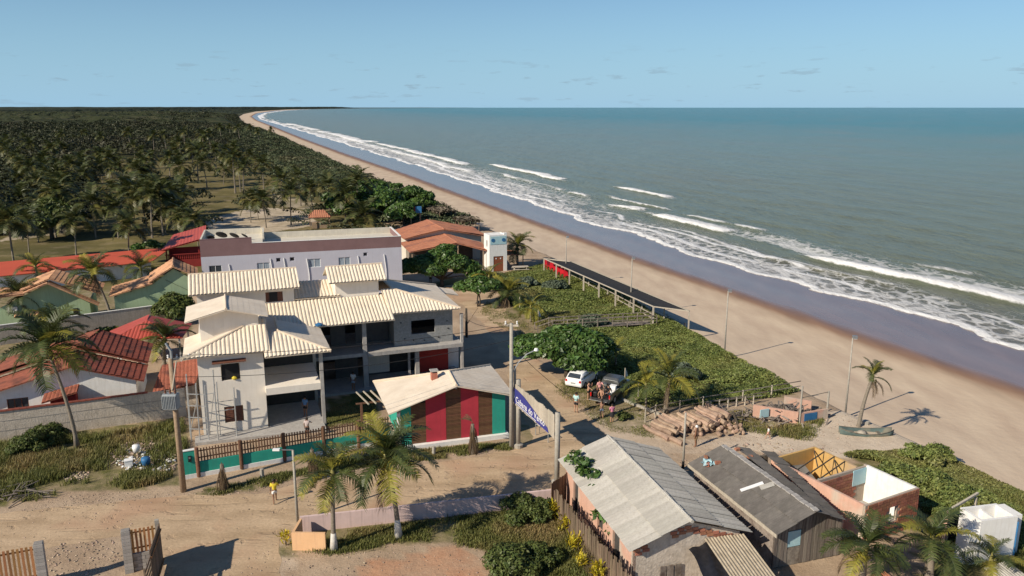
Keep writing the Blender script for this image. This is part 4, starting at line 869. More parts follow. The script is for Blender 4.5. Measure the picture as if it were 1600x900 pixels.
for k, (x, y, s, lab) in enumerate([(1.1,2.6,.5,'grey satellite dish nearest the left corner of the hotel roof'), (2.3,3.6,.72,'largest dark satellite dish on the hotel roof'), (3.8,3.0,.62,'third satellite dish from the left on the hotel roof'), (5.0,3.2,.45,'satellite dish on the hotel roof nearest the parapet step')]): dish(lab, fw(x, y, 7.7), 190 - 15 * k, s, 40, .35, 'black', 'dishes on the hotel roof')

# ------------------------------------------------------------------ striped pavilion
PO = G(628, 697, .3); PO.z = 0; pv = thing('pavilion', 'small pavilion with red, teal and brown slatted stripes under a beige roof', 'pavilion', PO, 17.5)
xs_ = [0, .71, 1.79, 3.26, 4.38, 5.7, 6.75, 7.74]; kinds = ['teal', 'wood', 'pav_red', 'wood', 'pav_red', 'wood', 'teal']
def gz(x): return 3.12 + 1.28 * x / 3.9 if x < 3.9 else 4.4 - .98 * (x - 3.9) / 3.85
SL = unit_mesh('wood_slat')
for a, b, kd in zip(xs_, xs_[1:], kinds):
    if kd != 'wood':
        pts = [(a,0,.35),(b,0,.35),(b,0,gz(b))] + ([(3.9,0,4.4)] if a < 3.9 < b else []) + [(a,0,gz(a))]; MB().prism(pts, (0,.15,0)).build('painted_panel', kd, pv)
    else:
        pts = [(a,.06,.35),(b,.06,.35),(b,.06,gz(b) - .02)] + ([(3.9,.06,4.38)] if a < 3.9 < b else []) + [(a,.06,gz(a) - .02)]; o = MB().prism(pts, (0,.09,0)).build('slatted_panel', 'black', pv)
        z = .4
        while z < min(gz(a), gz(b)) + .0: piece('slat', SL, o, ((a + b)/2, .03, z), (0,0,0), (b - a, .04, .085)); z += .105
w = MB(); w.box(-.02, .13, .16, 6.0, .35, 3.1); w.box(7.6, 7.75, .16, 6.3, .35, 3.4); w.box(.13, 7.6, 5.9, 6.05, .35, 3.1); w.build('side_wall', 'teal', pv)
MB().prism([(-.15,-.35,0),(7.95,-.3,0),(7.95,.5,0),(-.15,.5,0)], (0,0,.34)).build('plinth', 'white_paint', pv); MB().box(.0, 7.6, .51, 5.9, 0, .3).build('floor', 'concrete', pv)
A0, A1, RF, RB_, BL, BR = (-.95,-.55,3.05), (8.35,-.5,3.35), (3.95,-.6,4.62), (4.2,2.8,4.55), (-1.05,6.5,3.05), (8.6,7.0,3.3)
roof('roof', pv, [A0, RF, RB_, BL], (0,1,0), 'roof_beige2', amp=.018, pitch=.35); roof('roof', pv, [RF, A1, BR, RB_], (0,1,0), 'roof_beige2', amp=.03, pitch=.4); roof('roof', pv, [BL, RB_, BR], (1,0,0), 'roof_beige')
for p, q in ((RF, RB_), (RB_, BL), (RB_, BR)): cap(pv, Vector(p) + Vector((0,0,.05)), Vector(q) + Vector((0,0,.05)), 'ridge_beige', .09)
c_ = MB(); c_.box(2.75, 3.2, 2.3, 2.75, 3.9, 4.75); co = c_.build('chimney', 'brick', pv); MB().box(2.68, 3.27, 2.23, 2.82, 4.85, 4.92).build('chimney_cap', 'block_grey', co); MB().box(2.85,3.1,2.4,2.65,4.75,4.85).build('flue', 'black', co)
for x, y, z in ((-.2,-.15,2.95), (7.95,-.2,3.3), (3.95,-.35,4.4)): MB().lathe([(0,-.1),(.1,-.05),(.1,.06),(0,.1)], 8, (x, y, z)).build('flood_lamp', 'metal_grey', pv)
MB().box(-.28,-.06,-.1,.08,.3,3.0).build('corner_post', 'white_paint', pv)
# pergola beams beside the pavilion
pg = thing('pergola', 'row of bare brown pergola beams behind the left end of the pavilion', 'pergola', PO + Vector((-3.0,3.6,0)), 17.5)
for k in range(5): MB().bar((k * .55 - .6, 2.2, 2.35), (k * .55, -.6, 2.3), .09).build('beam', 'pale_wood', pg)
for x in (-.5, 2.0): MB().box(x - .08, x + .08, -.1, .06, 0, 2.25).build('post', 'picket_wood', pg)
MB().bar((-.9,-.02,2.22), (2.5,-.02,2.22), .1).build('beam', 'picket_wood', pg)

# ------------------------------------------------------------------ teal front wall with picket fence
WA, WB = G(289, 749), G(566, 699); wd = WB - WA; wang = math.degrees(math.atan2(wd.y, wd.x)); WL = wd.length
gw = thing('garden_wall', 'low teal garden wall with white base along the dirt road', 'wall', WA, wang)
MB().box(0, WL + 2.2, -.06, .2, 0, .3).build('base', 'white_paint', gw); MB().box(.72, WL + 2.2, 0, .15, .3, 1.05).build('wall', 'teal', gw); MB().box(0, .72, -.02, .17, .3, 1.95).build('pillar', 'teal', gw); MB().box(-.04,.76,-.05,.2,1.95,2.0).build('coping', 'white_paint', gw)
mt = MB(); mt.box(.3,.5,-.1,-.02,1.2,1.6); mo = mt.build('meter_box', 'black', gw); MB().box(.34,.46,-.12,-.102,1.42,1.55).build('dial', 'metal_grey', mo)
pf = thing('picket_fence', 'brown picket fence standing on the teal garden wall', 'fence', WA, wang); PK = unit_mesh('picket_wood')
x = .95; k = 0
while x < WL + 2.0:
    piece('picket', PK, pf, (x, .075, 1.53), (0, R(random.uniform(-1.5,1.5)), 0), (.085, .03, .92 + random.uniform(-.05,.05))); x += .185; k += 1
for z in (1.28, 1.75): MB().box(.8, WL + 2.1, .092, .14, z, z + .07).build('rail', 'picket_wood', pf)
for q in (.86, 3.6, 6.45, 9.2, WL - .25): MB().tube([(q, -.03, .05), (q, -.03, 2.1)], .13, 9).build('post', 'picket_wood', pf)

# ------------------------------------------------------------------ entrance sign
SA, SB = G(808, 697), G(870, 757); sv = SB - SA; sang = math.degrees(math.atan2(sv.y, sv.x)); sg = thing('gateway_sign', 'pale plank gateway sign with blue board and white lettering on two round posts', 'sign', SA, sang); SLn = sv.length
for x, z in ((.2,5.15), (SLn, 4.98)): MB().tube([(x, 0, 0), (x, 0, z)], .17, 12).build('post', 'pole_concrete', sg, smooth=True); MB().lathe([(.0,0),(.34,0),(.36,.25),(.2,.32),(0,.32)], 12, (x, 0, 0)).build('footing', 'pole_concrete', sg)
PLK = unit_mesh('pale_wood'); x = -.55
while x < 6.3: piece('plank', PLK, sg, (x + .115, -.21, 4.06 + random.uniform(-.04,.04)), (0,0,0), (.225, .04, 1.62 + random.uniform(-.06,.06))); x += .235
bl = MB(); bl.prism([(-.25,-.25,3.45),(5.75,-.25,3.33),(5.55,-.25,3.62),(4.2,-.25,3.85),(3.0,-.25,4.15),(1.8,-.25,4.42),(.8,-.25,4.52),(-.25,-.25,4.55)], (0,-.04,0)); blo = bl.build('sign_board', 'sign_blue', sg)
def text(body, loc, size, material, parent, rot=(R(90),0,0), sx=1.0, name='lettering', shear=0.0):
    c = bpy.data.curves.new(name, 'FONT'); c.body = body; c.size = size; c.extrude = .006; c.shear = shear; o = bpy.data.objects.new(name, c); me = None
    COL.objects.link(o); dg = bpy.context.evaluated_depsgraph_get(); me = bpy.data.meshes.new_from_object(o.evaluated_get(dg)); bpy.data.objects.remove(o)
    me.materials.clear(); me.materials.append(M[material]); q = bpy.data.objects.new(name, me); COL.objects.link(q); q.parent = parent; q.location = loc; q.rotation_euler = rot; q.scale = (sx, 1, 1); return q
cx_ = .42
for ch in 'Cabana do Vento':
    if ch == ' ': cx_ += .22; continue
    lo_ = text(ch, (cx_,-.30,3.62 - .012 * cx_), .62, 'white_plain', blo, sx=1.05, name='letter'); cx_ += lo_.dimensions.x * 1.05 + .055

st_ = MB(); 
for k in range(22): st_.box(.5 + k * .155, .61 + k * .155, -.306, -.292, 3.49 - k * .003, 3.54 - k * .003)
st_.build('small_lettering', 'white_plain', blo)
em = MB(); em.lathe([(0,.0),(.12,.04),(.15,.2),(.1,.34),(.06,.4),(.12,.5),(0,.56)], 10); eo = em.build('emblem', 'white_plain', blo); eo.location = (.1,-.30,3.75); eo.scale = (1,.12,1)
# small gate bar under the sign
gb = thing('low_barrier', 'low grey tubular barrier under the gateway sign', 'barrier', G(837, 680), sang + 10); MB().tube([(0,0,0),(0,0,.9),(1.6,0,.9),(1.6,0,0)], .035, 6).build('frame', 'galv', gb); MB().bar((.5,0,.9),(.5,0,.35),.03).build('bar', 'galv', gb)
# ------------------------------------------------------------------ neighbouring houses
def onplane(O, ang, px, py, yp=0.0):
    "photo pixel -> (x, yp, z) on the local upright plane y = yp of a building at O turned by ang"
    u = (px - 800) / FPX; v = (450 - py) / FPX; d = Vector((u, _c + v * _s, -_s + v * _c)); ca, sa = math.cos(R(ang)), math.sin(R(ang))
    lx0, ly0 = -O.x * ca - O.y * sa, O.x * sa - O.y * ca; lxd, lyd = d.x * ca + d.y * sa, -d.x * sa + d.y * ca; t = (yp - ly0) / lyd
    return Vector((lx0 + lxd * t, yp, CAMH + d.z * t))
def back(p, dy, dz=0.0): return (p[0], p[1] + dy, p[2] + dz)
def at0(x, y, z=0.0): q = G(x, y, z); q.z = 0; return q
# dark red tiled house at the left edge
O = at0(215, 624, 1.2); rh = thing('tiled_house', 'low white house with dark red stained tile roof and red porch', 'house', O, 20); P_ = lambda x, y, yp=0: onplane(O, 20, x, y, yp)
ap, er = P_(110, 571), P_(226, 592); ap.z += .05; W_ = MB(); wr = 0.0; lx = -10.5; zt = er.z + (ap.z - er.z) * (er.x - 0) / (er.x - ap.x)
W_ = MB(); hz_ = (P_(10,624), P_(47,643)); wall(W_, lx, 0, -.2, 2.7, 0, .2, [(hz_[0].x, hz_[1].x, max(.2, hz_[1].z), hz_[0].z)]); W_.prism([(lx,0,2.7),(0,0,2.7),(0,0,zt - .05),(ap.x,0,ap.z - .12),(lx,0,2.9)], (0,.2,0)); W_.box(-.2, 0, .2, 8.2, -.2, 2.75); W_.build('wall', 'white_paint', rh)
window(rh, hz_[0].x, hz_[1].x, max(.2, hz_[1].z), hz_[0].z, .05, 'shutter_wood', 'glass', 2)
roof('roof', rh, [(er.x,-.55,er.z),(er.x,3.6,er.z),(ap.x,3.6,ap.z),(ap.x,-.55,ap.z)], (0,1,0), 'clay_dark', pitch=.5, amp=.05, course=.42, step=.05)
roof('roof', rh, [(er.x + .05,3.2,er.z + .32),(er.x + .05,8.4,er.z + .32),(ap.x + 1.2,8.4,ap.z + .32),(ap.x,3.2,ap.z + .42)], (0,1,0), 'clay_dark', pitch=.5, amp=.05, course=.42, step=.05)
roof('roof', rh, [(ap.x - .02,-.55,ap.z - .05),(ap.x - .02,3.6,ap.z - .05),(lx - .6,3.6,2.75),(lx - .6,-.55,2.75)], (0,1,0), 'clay_red', pitch=.4, amp=.05, course=.42, step=.03)
roof('roof', rh, [(ap.x,3.2,ap.z + .40),(ap.x + 1.2,8.4,ap.z + .3),(lx - .6,8.4,3.1),(lx - .6,3.2,3.1)], (0,1,0), 'clay_red', pitch=.4, amp=.05, course=.42, step=.03)
cap(rh, (ap.x,-.55,ap.z + .06), (ap.x,3.6,ap.z + .06), 'clay_dark', .12)
a, b = P_(80, 640, -.9), P_(120, 634, -.9); W_ = MB(); wall(W_, a.x, b.x, -.2, 2.35, -.9, -.75, [(a.x + .7, b.x - .25, .55, 1.15)]); W_.box(b.x - .15, b.x, -.75, -.02, -.2, 2.6); W_.box(a.x, a.x + .15, -.75, -.02, -.2, 2.2); W_.build('porch_wall', 'dark_red', rh)
roof('porch_roof', rh, [(a.x - .5,-1.35,2.2),(b.x + .2,-1.35,2.75),(b.x + .2,-.05,3.0),(a.x - .5,-.05,2.45)], (1,0,0), 'clay_red', pitch=.3, amp=.04)
ac = MB(); ac.box(a.x - .95, a.x - .35, -.35, -.02, 1.0, 1.4); ac.build('air_conditioner', 'white_plain', rh)
# rough plaster boundary wall in front
A, B = G(-60, 699), G(292, 650); v_ = B - A; rw = thing('boundary_wall', 'long rough grey plaster boundary wall with red tile coping below the tiled house', 'wall', A, math.degrees(math.atan2(v_.y, v_.x))); L_ = v_.length
MB().box(0, L_, 0, .18, 0, 2.3).build('wall', 'rough_plaster', rw); 
for z in (.8, 1.55): MB().box(0, L_, -.012, 0, z, z + .035).build('joint', 'mortar', rw)
CP = MB().prism([(-.21,-.08,0),(.21,-.08,0),(.21,.26,.0),(.21,.09,.09),(-.21,.09,.09),(-.21,.26,0)][:2] + [(.21,.26,0),(-.21,.26,0)], (0,0,.07)).mesh('coping_tile'); CP.materials.append(M['clay_dark'])
x = .25
while x < L_ - 2.6: piece('coping_tile', CP, rw, (x, 0, 2.31 + random.uniform(0,.012)), (0,0,0)); x += .43
# grey weathered wall behind, below the green houses
A, B = at0(-40, 515, 2), at0(262, 476, 2); v_ = B - A; w2 = thing('boundary_wall', 'stained grey boundary wall in front of the green houses', 'wall', A, math.degrees(math.atan2(v_.y, v_.x))); MB().box(0, v_.length, 0, .18, 0, 2.05).build('wall', 'rough_plaster', w2); MB().box(0, v_.length, -.03, .21, 2.06, 2.12).build('coping', 'white_paint', w2)
# clay roof shed between the wall and the guest house
O = at0(225, 615, 1.6); sh = thing('lean_to_shed', 'small shed with worn orange tile roof beside the transformer pole', 'shed', O + Vector((.6,.3,0)), 20)
roof('roof', sh, [(0,-.6,1.75),(3.2,-.6,2.1),(3.9,3.2,3.15),(.6,3.2,2.8)], (1,0,0), 'clay_red', pitch=.3, amp=.05); MB().box(.2,3.3,.0,3.1,0,1.85).build('wall', 'rough_plaster', sh)
# bright red metal roof
O = at0(297, 512, 2.8); rm = thing('carport', 'carport under a bright red ribbed metal hip roof behind the guest house', 'carport', O, 20)
E1, E2, E3, E4, T1, T2 = (-7.2,-.9,2.75), (-.1,-4.0,2.75), (.1,1.6,2.75), (-7.0,1.8,2.75), (-3.9,-.6,3.95), (-3.7,1.4,3.95)
roof('roof', rm, [(-6.6,-2.0,2.75),(-.6,-3.4,2.75),(-3.75,-.2,3.95)], (1,-.22,0), 'red_metal', pitch=.32, amp=.06, course=0, step=0); roof('roof', rm, [(-.6,-3.4,2.75),(.15,1.8,2.75),(-3.6,1.6,3.95),(-3.75,-.2,3.95)], (0,1,0), 'red_metal', pitch=.5, amp=.03, course=0, step=0)
roof('roof', rm, [(-7.3,1.5,2.75),(-6.6,-2.0,2.75),(-3.75,-.2,3.95),(-3.6,1.6,3.95)], (0,1,0), 'red_metal', pitch=.5, amp=.02, course=0, step=0)
for x, y in ((-6.2,-1.6), (-.9,-2.9), (-.3,1.3), (-6.8,1.2)): MB().box(x-.08,x+.08,y-.08,y+.08,0,2.75).build('post', 'white_paint', rm)
# green house with wide ridge (right) and green house with stepped roof (left)
O = at0(178, 491, 1.3); gr = thing('green_house', 'green gable house with tan tiles and dark roof edge, right of the pair', 'house', O, 22); P_ = lambda x, y, yp=0: onplane(O, 22, x, y, yp)
ap, el, s1, rr, wb = P_(270,417,-.4), P_(170,464,-.4), P_(238,443,-.4), P_(309,433,-.4), P_(300,470)
wl_ = P_(178,463); MB().prism([(wl_.x,0,0),(wb.x,0,0),(wb.x,0,rr.z - .1),(ap.x,0,ap.z - .28),(s1.x,0,s1.z - .2),(wl_.x,0,el.z - .02)], (0,.2,0)).build('wall', 'green_wall', gr); MB().box(wb.x - .2, wb.x, .2, 7, 0, rr.z - .1).build('wall', 'green_wall', gr); MB().box(wl_.x, wl_.x + .2, .2, 7, 0, el.z - .1).build('wall', 'green_wall', gr)
k = dict(pitch=.42, amp=.09, course=.45, step=.04)
roof('roof', gr, [tuple(el), tuple(s1), back(s1, 5.2), back(el, 5.2)], (0,1,0), 'clay_tan', **k); s2 = Vector((s1.x - .35, s1.y, s1.z + .12)); roof('roof', gr, [tuple(s2), tuple(ap), back(ap, 5.2), back(s2, 5.2)], (0,1,0), 'clay_tan', **k)
roof('roof', gr, [tuple(ap), tuple(rr), back(rr, 5.2), back(ap, 5.2)], (0,1,0), 'clay_tan', **k); cap(gr, back(ap, 0, .1), back(ap, 5.2, .1), 'clay_tan', .14)
MB().bar(P_(258,437,-.05), P_(297,455,-.05), .03).build('wall_cable', 'black', gr)
for q in (.15, .5, .8): m_ = Vector(el).lerp(Vector(s1), q); MB().box(m_.x - .05, m_.x + .05, -.35, 0, m_.z - .22, m_.z - .1).build('rafter_end', 'shutter_wood', gr)
O = at0(141, 491, 1.3); gl = thing('green_house', 'green house with two stepped rows of heavy brown tiles, left of the pair', 'house', O, 22); P_ = lambda x, y, yp=0: onplane(O, 22, x, y, yp)
a1, r1, a2, r2, wr_ = P_(77,436,-.5), P_(157,459,-.5), P_(74,443,-.9), P_(154,477,-.9), P_(141,480)
MB().prism([(-12,0,0),(wr_.x,0,0),(wr_.x,0,r2.z + .12),(a2.x,0,a2.z - .15),(-9,0,2.6),(-12,0,2.6)], (0,.2,0)).build('wall', 'green_wall', gl); MB().box(wr_.x - .2, wr_.x, .2, 7, 0, 2.6).build('wall', 'lime_wall', gl)
roof('roof', gl, [tuple(a2), tuple(r2), back(r2, 1.2, .0), back(a2, 1.2, .0)], (0,1,0), 'clay_tan', pitch=.42, amp=.1, course=.45); roof('roof', gl, [tuple(a1), tuple(r1), back(r1, 5.5), back(a1, 5.5)], (0,1,0), 'clay_tan', **k)
lo_ = Vector((a1.x - 2.9, a1.y, a1.z - 1.1)); roof('roof', gl, [tuple(lo_), tuple(a1), back(a1, 5.5), back(lo_, 5.5)], (0,1,0), 'clay_tan', **k); l2 = Vector((a2.x - 2.4, a2.y, a2.z - .9)); roof('roof', gl, [tuple(l2), tuple(a2), back(a2, 1.2), back(l2, 1.2)], (0,1,0), 'clay_tan', **k)
l3 = Vector((l2.x - 4.2, -.9, l2.z - .3)); roof('roof', gl, [tuple(l3), back(l2, .02, -.15), back(l2, 5, -.15), back(l3, 5)], (0,1,0), 'clay_tan', **k)
for px in ((80,483,89,490), (114,482,123,490)): p, q = P_(px[0], px[1], -.03), P_(px[2], px[3], -.03); MB().box(p.x, q.x, -.05, -.005, q.z, p.z).build('vent_opening', 'black', gl)
p = P_(20, 484, -.3); MB().box(p.x - .45, p.x + .45, -.4, -.02, p.z - .3, p.z + .3).build('air_conditioner', 'white_plain', gl); p = P_(42,492,-.5); roof('window_hood', gl, [(p.x - 1.2,-.7,p.z - .15),(p.x + 1.1,-.7,p.z - .15),(p.x + 1.1,-.02,p.z + .2),(p.x - 1.2,-.02,p.z + .2)], (1,0,0), 'clay_tan', pitch=.4, amp=.09, course=0)
# long red wall of the plot behind, with red roofed annexe and balustrade
q1, q2, q3, q4 = G(-90, 440, 2.2), G(236, 409, 2.2), G(268, 386, 2.9), G(-90, 417, 2.9); q2.z = 2.2; rr_o = Vector((q1.x, q1.y, 0)); rw_ = thing('red_roof_shed', 'long low shed with plain bright red roof crossing behind the green houses', 'shed', rr_o, 0)
MB().slab([q1 - rr_o, q2 - rr_o, q3 - rr_o, q4 - rr_o], .1).build('roof', 'red_wall', rw_)
b1, b2 = q1 - rr_o + Vector((.3,.5,0)), q2 - rr_o + Vector((-.3,.5,0)); MB().prism([(b1.x,b1.y,0),(b2.x,b2.y,0),(b2.x,b2.y,2.1),(b1.x,b1.y,2.1)], (-.1,.15,0)).build('wall', 'white_paint', rw_)
O = at0(262, 409, 1.0); an = thing('red_annexe', 'red annexe with red ribbed roof and balustrade left of the hotel', 'house', O, 20); P_ = lambda x, y, yp=0: onplane(O, 20, x, y, yp)
p0, p1, p2, p3 = P_(258,401,0), P_(312,382,0), P_(312,366,6), P_(275,379,6); MB().box(p0.x, p1.x + 2, 0, .2, 0, 1.2).build('wall', 'dark_red', an)
roof('roof', an, [(p0.x - .4, -.3, 2.8), (p1.x + 1, -.3, 4.3), (p1.x + 1, 8, 5.2), (p0.x + 1, 8, 3.7)], (1,0,0), 'red_metal', pitch=.5, amp=.05, course=0, step=0); MB().box(p0.x + .5, p1.x + 2, 1.2, 1.4, 0, 2.9).build('back_wall', 'dark_red', an)
BS = MB().lathe([(.05,0),(.09,.2),(.05,.45),(.07,.75)], 6).mesh('baluster'); BS.materials.append(M['dark_red']); x = p0.x + .2
while x < p1.x + 1.4: piece('baluster', BS, an, (x, .1, 1.2)); x += .28
MB().box(p0.x, p1.x + 2, 0, .2, 1.96, 2.08).build('handrail', 'dark_red', an)
for x in (p0.x + .1, p1.x - .3): MB().box(x, x + .2, .22, .42, 0, 2.9).build('post', 'dark_red', an)
# ------------------------------------------------------------------ beach bar, tower, huts
O = at0(765, 425, 0); bb = thing('beach_bar', 'beach bar with two orange clay tile gable roofs behind the almond trees', 'bar', O, 20)
k = dict(pitch=.4, amp=.05, course=.5, step=.03)
roof('roof', bb, [(-10.6,10,4.0),(-4.1,10.3,5.15),(-4.1,21.5,5.15),(-10.6,19,4.0)], (0,1,0), 'clay_orange', **k); roof('roof', bb, [(-4.1,10.3,5.15),(2.6,9.9,3.75),(3.6,20,3.75),(-4.1,21.5,5.15)], (0,1,0), 'clay_orange', **k); cap(bb, (-4.1,10.3,5.2), (-4.1,21.5,5.2), 'clay_orange', .12)
roof('roof', bb, [(-11.2,3.5,3.05),(-4.0,3.0,4.05),(-4.1,11,4.35),(-11,11,3.2)], (0,1,0), 'clay_orange', **k); roof('roof', bb, [(-4.0,3.0,4.05),(-.1,1.0,3.05),(1.4,8,3.05),(-4.1,11,4.35)], (.2,1,0), 'clay_orange', **k); cap(bb, (-4.0,3.0,4.1), (-4.1,11,4.4), 'clay_orange', .11)
MB().prism([(-10.2,10.8,0),(2.2,10.8,0),(2.2,10.8,3.75),(-4.1,10.8,5.0),(-10.2,10.8,3.95)], (0,.2,0)).build('gable_wall', 'hotel_cream', bb); MB().box(-10.2,-10,11,19,0,3.9).build('wall', 'hotel_cream', bb); MB().box(-10.4,-.3,7.5,7.7,0,2.9).build('wall', 'interior_shade', bb); MB().box(2.0,2.2,11,19,0,3.7).build('wall', 'hotel_cream', bb)
for x, y, z in ((-10.8,3.7,2.95), (-7.5,3.3,3.4), (-.5,1.4,2.95), (-3.9,3.2,3.9), (1.1,7.5,2.95)): MB().tube([(x,y,0),(x,y,z)], .1, 6).build('post', 'pole_wood', bb)
tw = thing('white_tower', 'square white tower with blue painted sign panel and brown door', 'tower', O, 20)
W_ = MB(); wall(W_, 0, 2.75, 0, 5.5, 0, .2, [(.62,2.2,0,2.3)]); wall(W_, .2, 2.6, 0, 5.5, 0, .2, [(.9,1.5,3.6,4.6)], 'y'); W_.box(2.55, 2.75, .2, 2.6, 0, 5.5); W_.box(.2, 2.55, 2.4, 2.6, 0, 5.5); W_.build('wall', 'white_paint', tw)
d_ = MB(); d_.box(.64, 2.18, .05, .12, .05, 2.28); do = d_.build('door', 'door_brown', tw); 
for x in (1.05, 1.75): MB().lathe([(0,0),(.1,.01),(.1,.04),(0,.05)], 8).build('porthole', 'white_plain', do).matrix_local = Matrix.Translation((x, .048, 1.95)) @ Matrix.Rotation(R(90), 4, 'X')
MB().box(.15, 2.6, -.04, 0, 4.1, 5.3).build('sign_panel', 'light_blue', tw); MB().box(.1,2.65,.1,2.5,5.3,5.4).build('roof', 'white_paint', tw); MB().box(2.3,2.75,.0,.5,5.5,5.75).build('tank_post', 'white_paint', tw)
so = MB(); so.lathe([(0,0),(.28,.01),(.28,.05),(0,.05)], 8).build('motif', 'blue_tank', tw).matrix_local = Matrix.Translation((.55,-.035,4.75)) @ Matrix.Rotation(R(90), 4, 'X'); MB().lathe([(0,0),(.28,.01),(.28,.05),(0,.05)], 8).build('motif', 'blue_tank', tw).matrix_local = Matrix.Translation((2.2,-.035,4.75)) @ Matrix.Rotation(R(90), 4, 'X')
sd_ = thing('shade_roof', 'small tiled lean-to roof on posts right of the white tower', 'shelter', O, 20); roof('roof', sd_, [(2.8,1.0,2.3),(6.2,1.6,1.9),(6.2,5.0,1.9),(2.8,5.0,2.5)], (0,1,0), 'clay_orange', **k)
for x, y in ((6.0,1.8), (6.0,4.8), (3.0,1.3)): MB().tube([(x,y,-.6),(x,y,1.95)], .08, 6).build('post', 'pole_wood', sd_)
def straw_hut(label, loc, rz, w=6, d=3, h=2.3, group='thatched beach shelters'):
    t = thing('thatched_shelter', label, 'shelter', loc, rz, group); r = np.random.default_rng(int(abs(loc[1]) * 10)); n = 700; C = np.stack([r.uniform(-w/2, w/2, n), r.uniform(-d/2, d/2, n), np.zeros(n)], 1); C[:,2] = h + .25 * (1 - np.abs(C[:,1]) / (d/2)) + r.uniform(-.05,.08,n); N = np.tile([0,0,1.0], (n,1)); V, F = leaf_quads(C, N, np.full(n, .55), 2.2, r, .3); np_mesh('thatch_roof', V, F, 'thatch', t)
    for x in np.linspace(-w/2 + .3, w/2 - .3, 4):
        for y in (-d/2 + .3, d/2 - .3): MB().tube([(x,y,-1.2),(x,y,h + .05)], .06, 5).build('post', 'pole_wood', t)
    return t
straw_hut('long thatched shelter on the sand nearest the big almond tree', G(690, 336, 1.0) , 112, 9, 4); straw_hut('thatched shelter on the sand behind the beach bar, nearer one', G(730, 352, 1.0), 112, 6, 3.6)
for s_ in [o for o in scene.objects if o.name.startswith('thatched_shelter')]: s_.location.z = -.2
O = at0(650, 352, 0); bt_ = thing('water_tank', 'red and blue box tank raised on a post by the beach bar', 'tank', O, 10); MB().box(-1.3,-.1,-.4,.4,2.6,3.9).build('red_box', 'dark_red', bt_); MB().box(-.05,1.2,-.4,.4,2.6,3.9).build('blue_box', 'blue_tank', bt_)
for x in (-1.0,.9): MB().tube([(x,0,0),(x,0,2.6)], .12, 6).build('post', 'pole_wood', bt_)
O = at0(500, 356, 0); ki = thing('kiosk', 'small red roofed kiosk among the palms', 'kiosk', O, 15); roof('roof', ki, [(-2.2,-1.8,2.3),(2.2,-1.8,2.3),(1.0,0,3.6),(-1.0,0,3.6)], (1,0,0), 'clay_orange', pitch=.4); roof('roof', ki, [(2.2,1.8,2.3),(-2.2,1.8,2.3),(-1.0,0,3.6),(1.0,0,3.6)], (1,0,0), 'clay_orange', pitch=.4); roof('roof', ki, [(2.2,-1.8,2.3),(2.2,1.8,2.3),(1.0,0,3.6)], (0,1,0), 'clay_orange', pitch=.4)
for x in (-1.9,1.9):
    for y in (-1.5,1.5): MB().box(x-.08,x+.08,y-.08,y+.08,0,2.35).build('post', 'pole_wood', ki)
MB().box(-1.6,1.4,-.8,1.2,0,1.1).build('counter', 'pole_wood', ki)
tb = thing('picnic_table', 'wooden table with benches in front of the white tower', 'table', at0(813, 424), 10); MB().box(-1.2,1.2,-.4,.4,.72,.78).build('tabletop', 'pale_wood', tb)
for x in (-.9,.9): MB().box(x-.05,x+.05,-.35,.35,0,.72).build('leg', 'pale_wood', tb)
for y in (-.8,.8): MB().box(-1.2,1.2,y-.14,y+.14,.42,.46).build('bench', 'pale_wood', tb)

# ------------------------------------------------------------------ shade frame, walkway, rails by the beach
sc_ = thing('shade_canopy', 'long black shade net canopy on timber posts beside the beach', 'canopy'); C1, C2, C3, C4 = G(850,404,2.3), G(1021,479,2.3), G(1077,486,2.3), G(893,409,2.3)
nt = MB(); nn_ = 14
for i in range(nn_ + 1):
    t = i / nn_; a, b = C1.lerp(C2, t), C4.lerp(C3, t); sag = .10 * math.sin(math.pi * ((t * 5) % 1)); nt.v += [tuple(a), tuple(a.lerp(b, .5) - Vector((0,0,sag + .08))), tuple(b)]
for i in range(nn_): nt.f += [(3*i, 3*i+1, 3*i+4, 3*i+3), (3*i+1, 3*i+2, 3*i+5, 3*i+4)]
o = nt.build('shade_net', 'shade_net', sc_); so_ = o.modifiers.new('thick', 'SOLIDIFY'); so_.thickness = .02
for p, q in ((C1, C2), (C4, C3), (C1, C4), (C2, C3)): MB().bar(p, q, .11).build('beam', 'pale_wood', sc_)
for i in range(8):
    a = C1.lerp(C2, i/7); MB().box(a.x-.09,a.x+.09,a.y-.09,a.y+.09,-.9,a.z - .06).build('post', 'pale_wood', sc_)
for i in range(7):
    a = C4.lerp(C3, i/6); MB().box(a.x-.07,a.x+.07,a.y-.07,a.y+.07,-1.4,a.z - .06).build('post', 'pale_wood', sc_)
br_ = thing('beach_rail', 'low pale timber rail running along the seaward edge under the canopy', 'fence'); D1, D2 = G(893,435,0), G(1020,505,-.1)
for i in range(9): a = D1.lerp(D2, i/8); MB().box(a.x-.06,a.x+.06,a.y-.06,a.y+.06,-.3,1.05).build('post', 'pale_wood', br_)
for z in (.5, .98): MB().bar(D1 + Vector((.08,0,z)), D2 + Vector((.08,0,z)), .09).build('rail', 'pale_wood', br_)
D3, D4 = G(935,440,-.6), G(1070,512,-1.0); rb = thing('sand_bench', 'long low plank bench under the shade canopy', 'bench'); MB().bar(D3 + Vector((0,0,.45)), D4 + Vector((0,0,.45)), .5, .06).build('seat', 'pale_wood', rb)
for i in range(7): a = D3.lerp(D4, i/6); MB().box(a.x-.06,a.x+.06,a.y-.15,a.y+.15,-1.3,-.35).build('leg', 'pale_wood', rb)
wk = thing('boardwalk', 'raised grey timber boardwalk with rails crossing the dune creeper', 'boardwalk'); K1, K2 = G(860, 512, .35), G(1022, 503, .35); kd = (K2 - K1).normalized(); kn = Vector((-kd.y, kd.x, 0)); PB = unit_mesh('grey_wood'); nP = int((K2 - K1).length / .3)
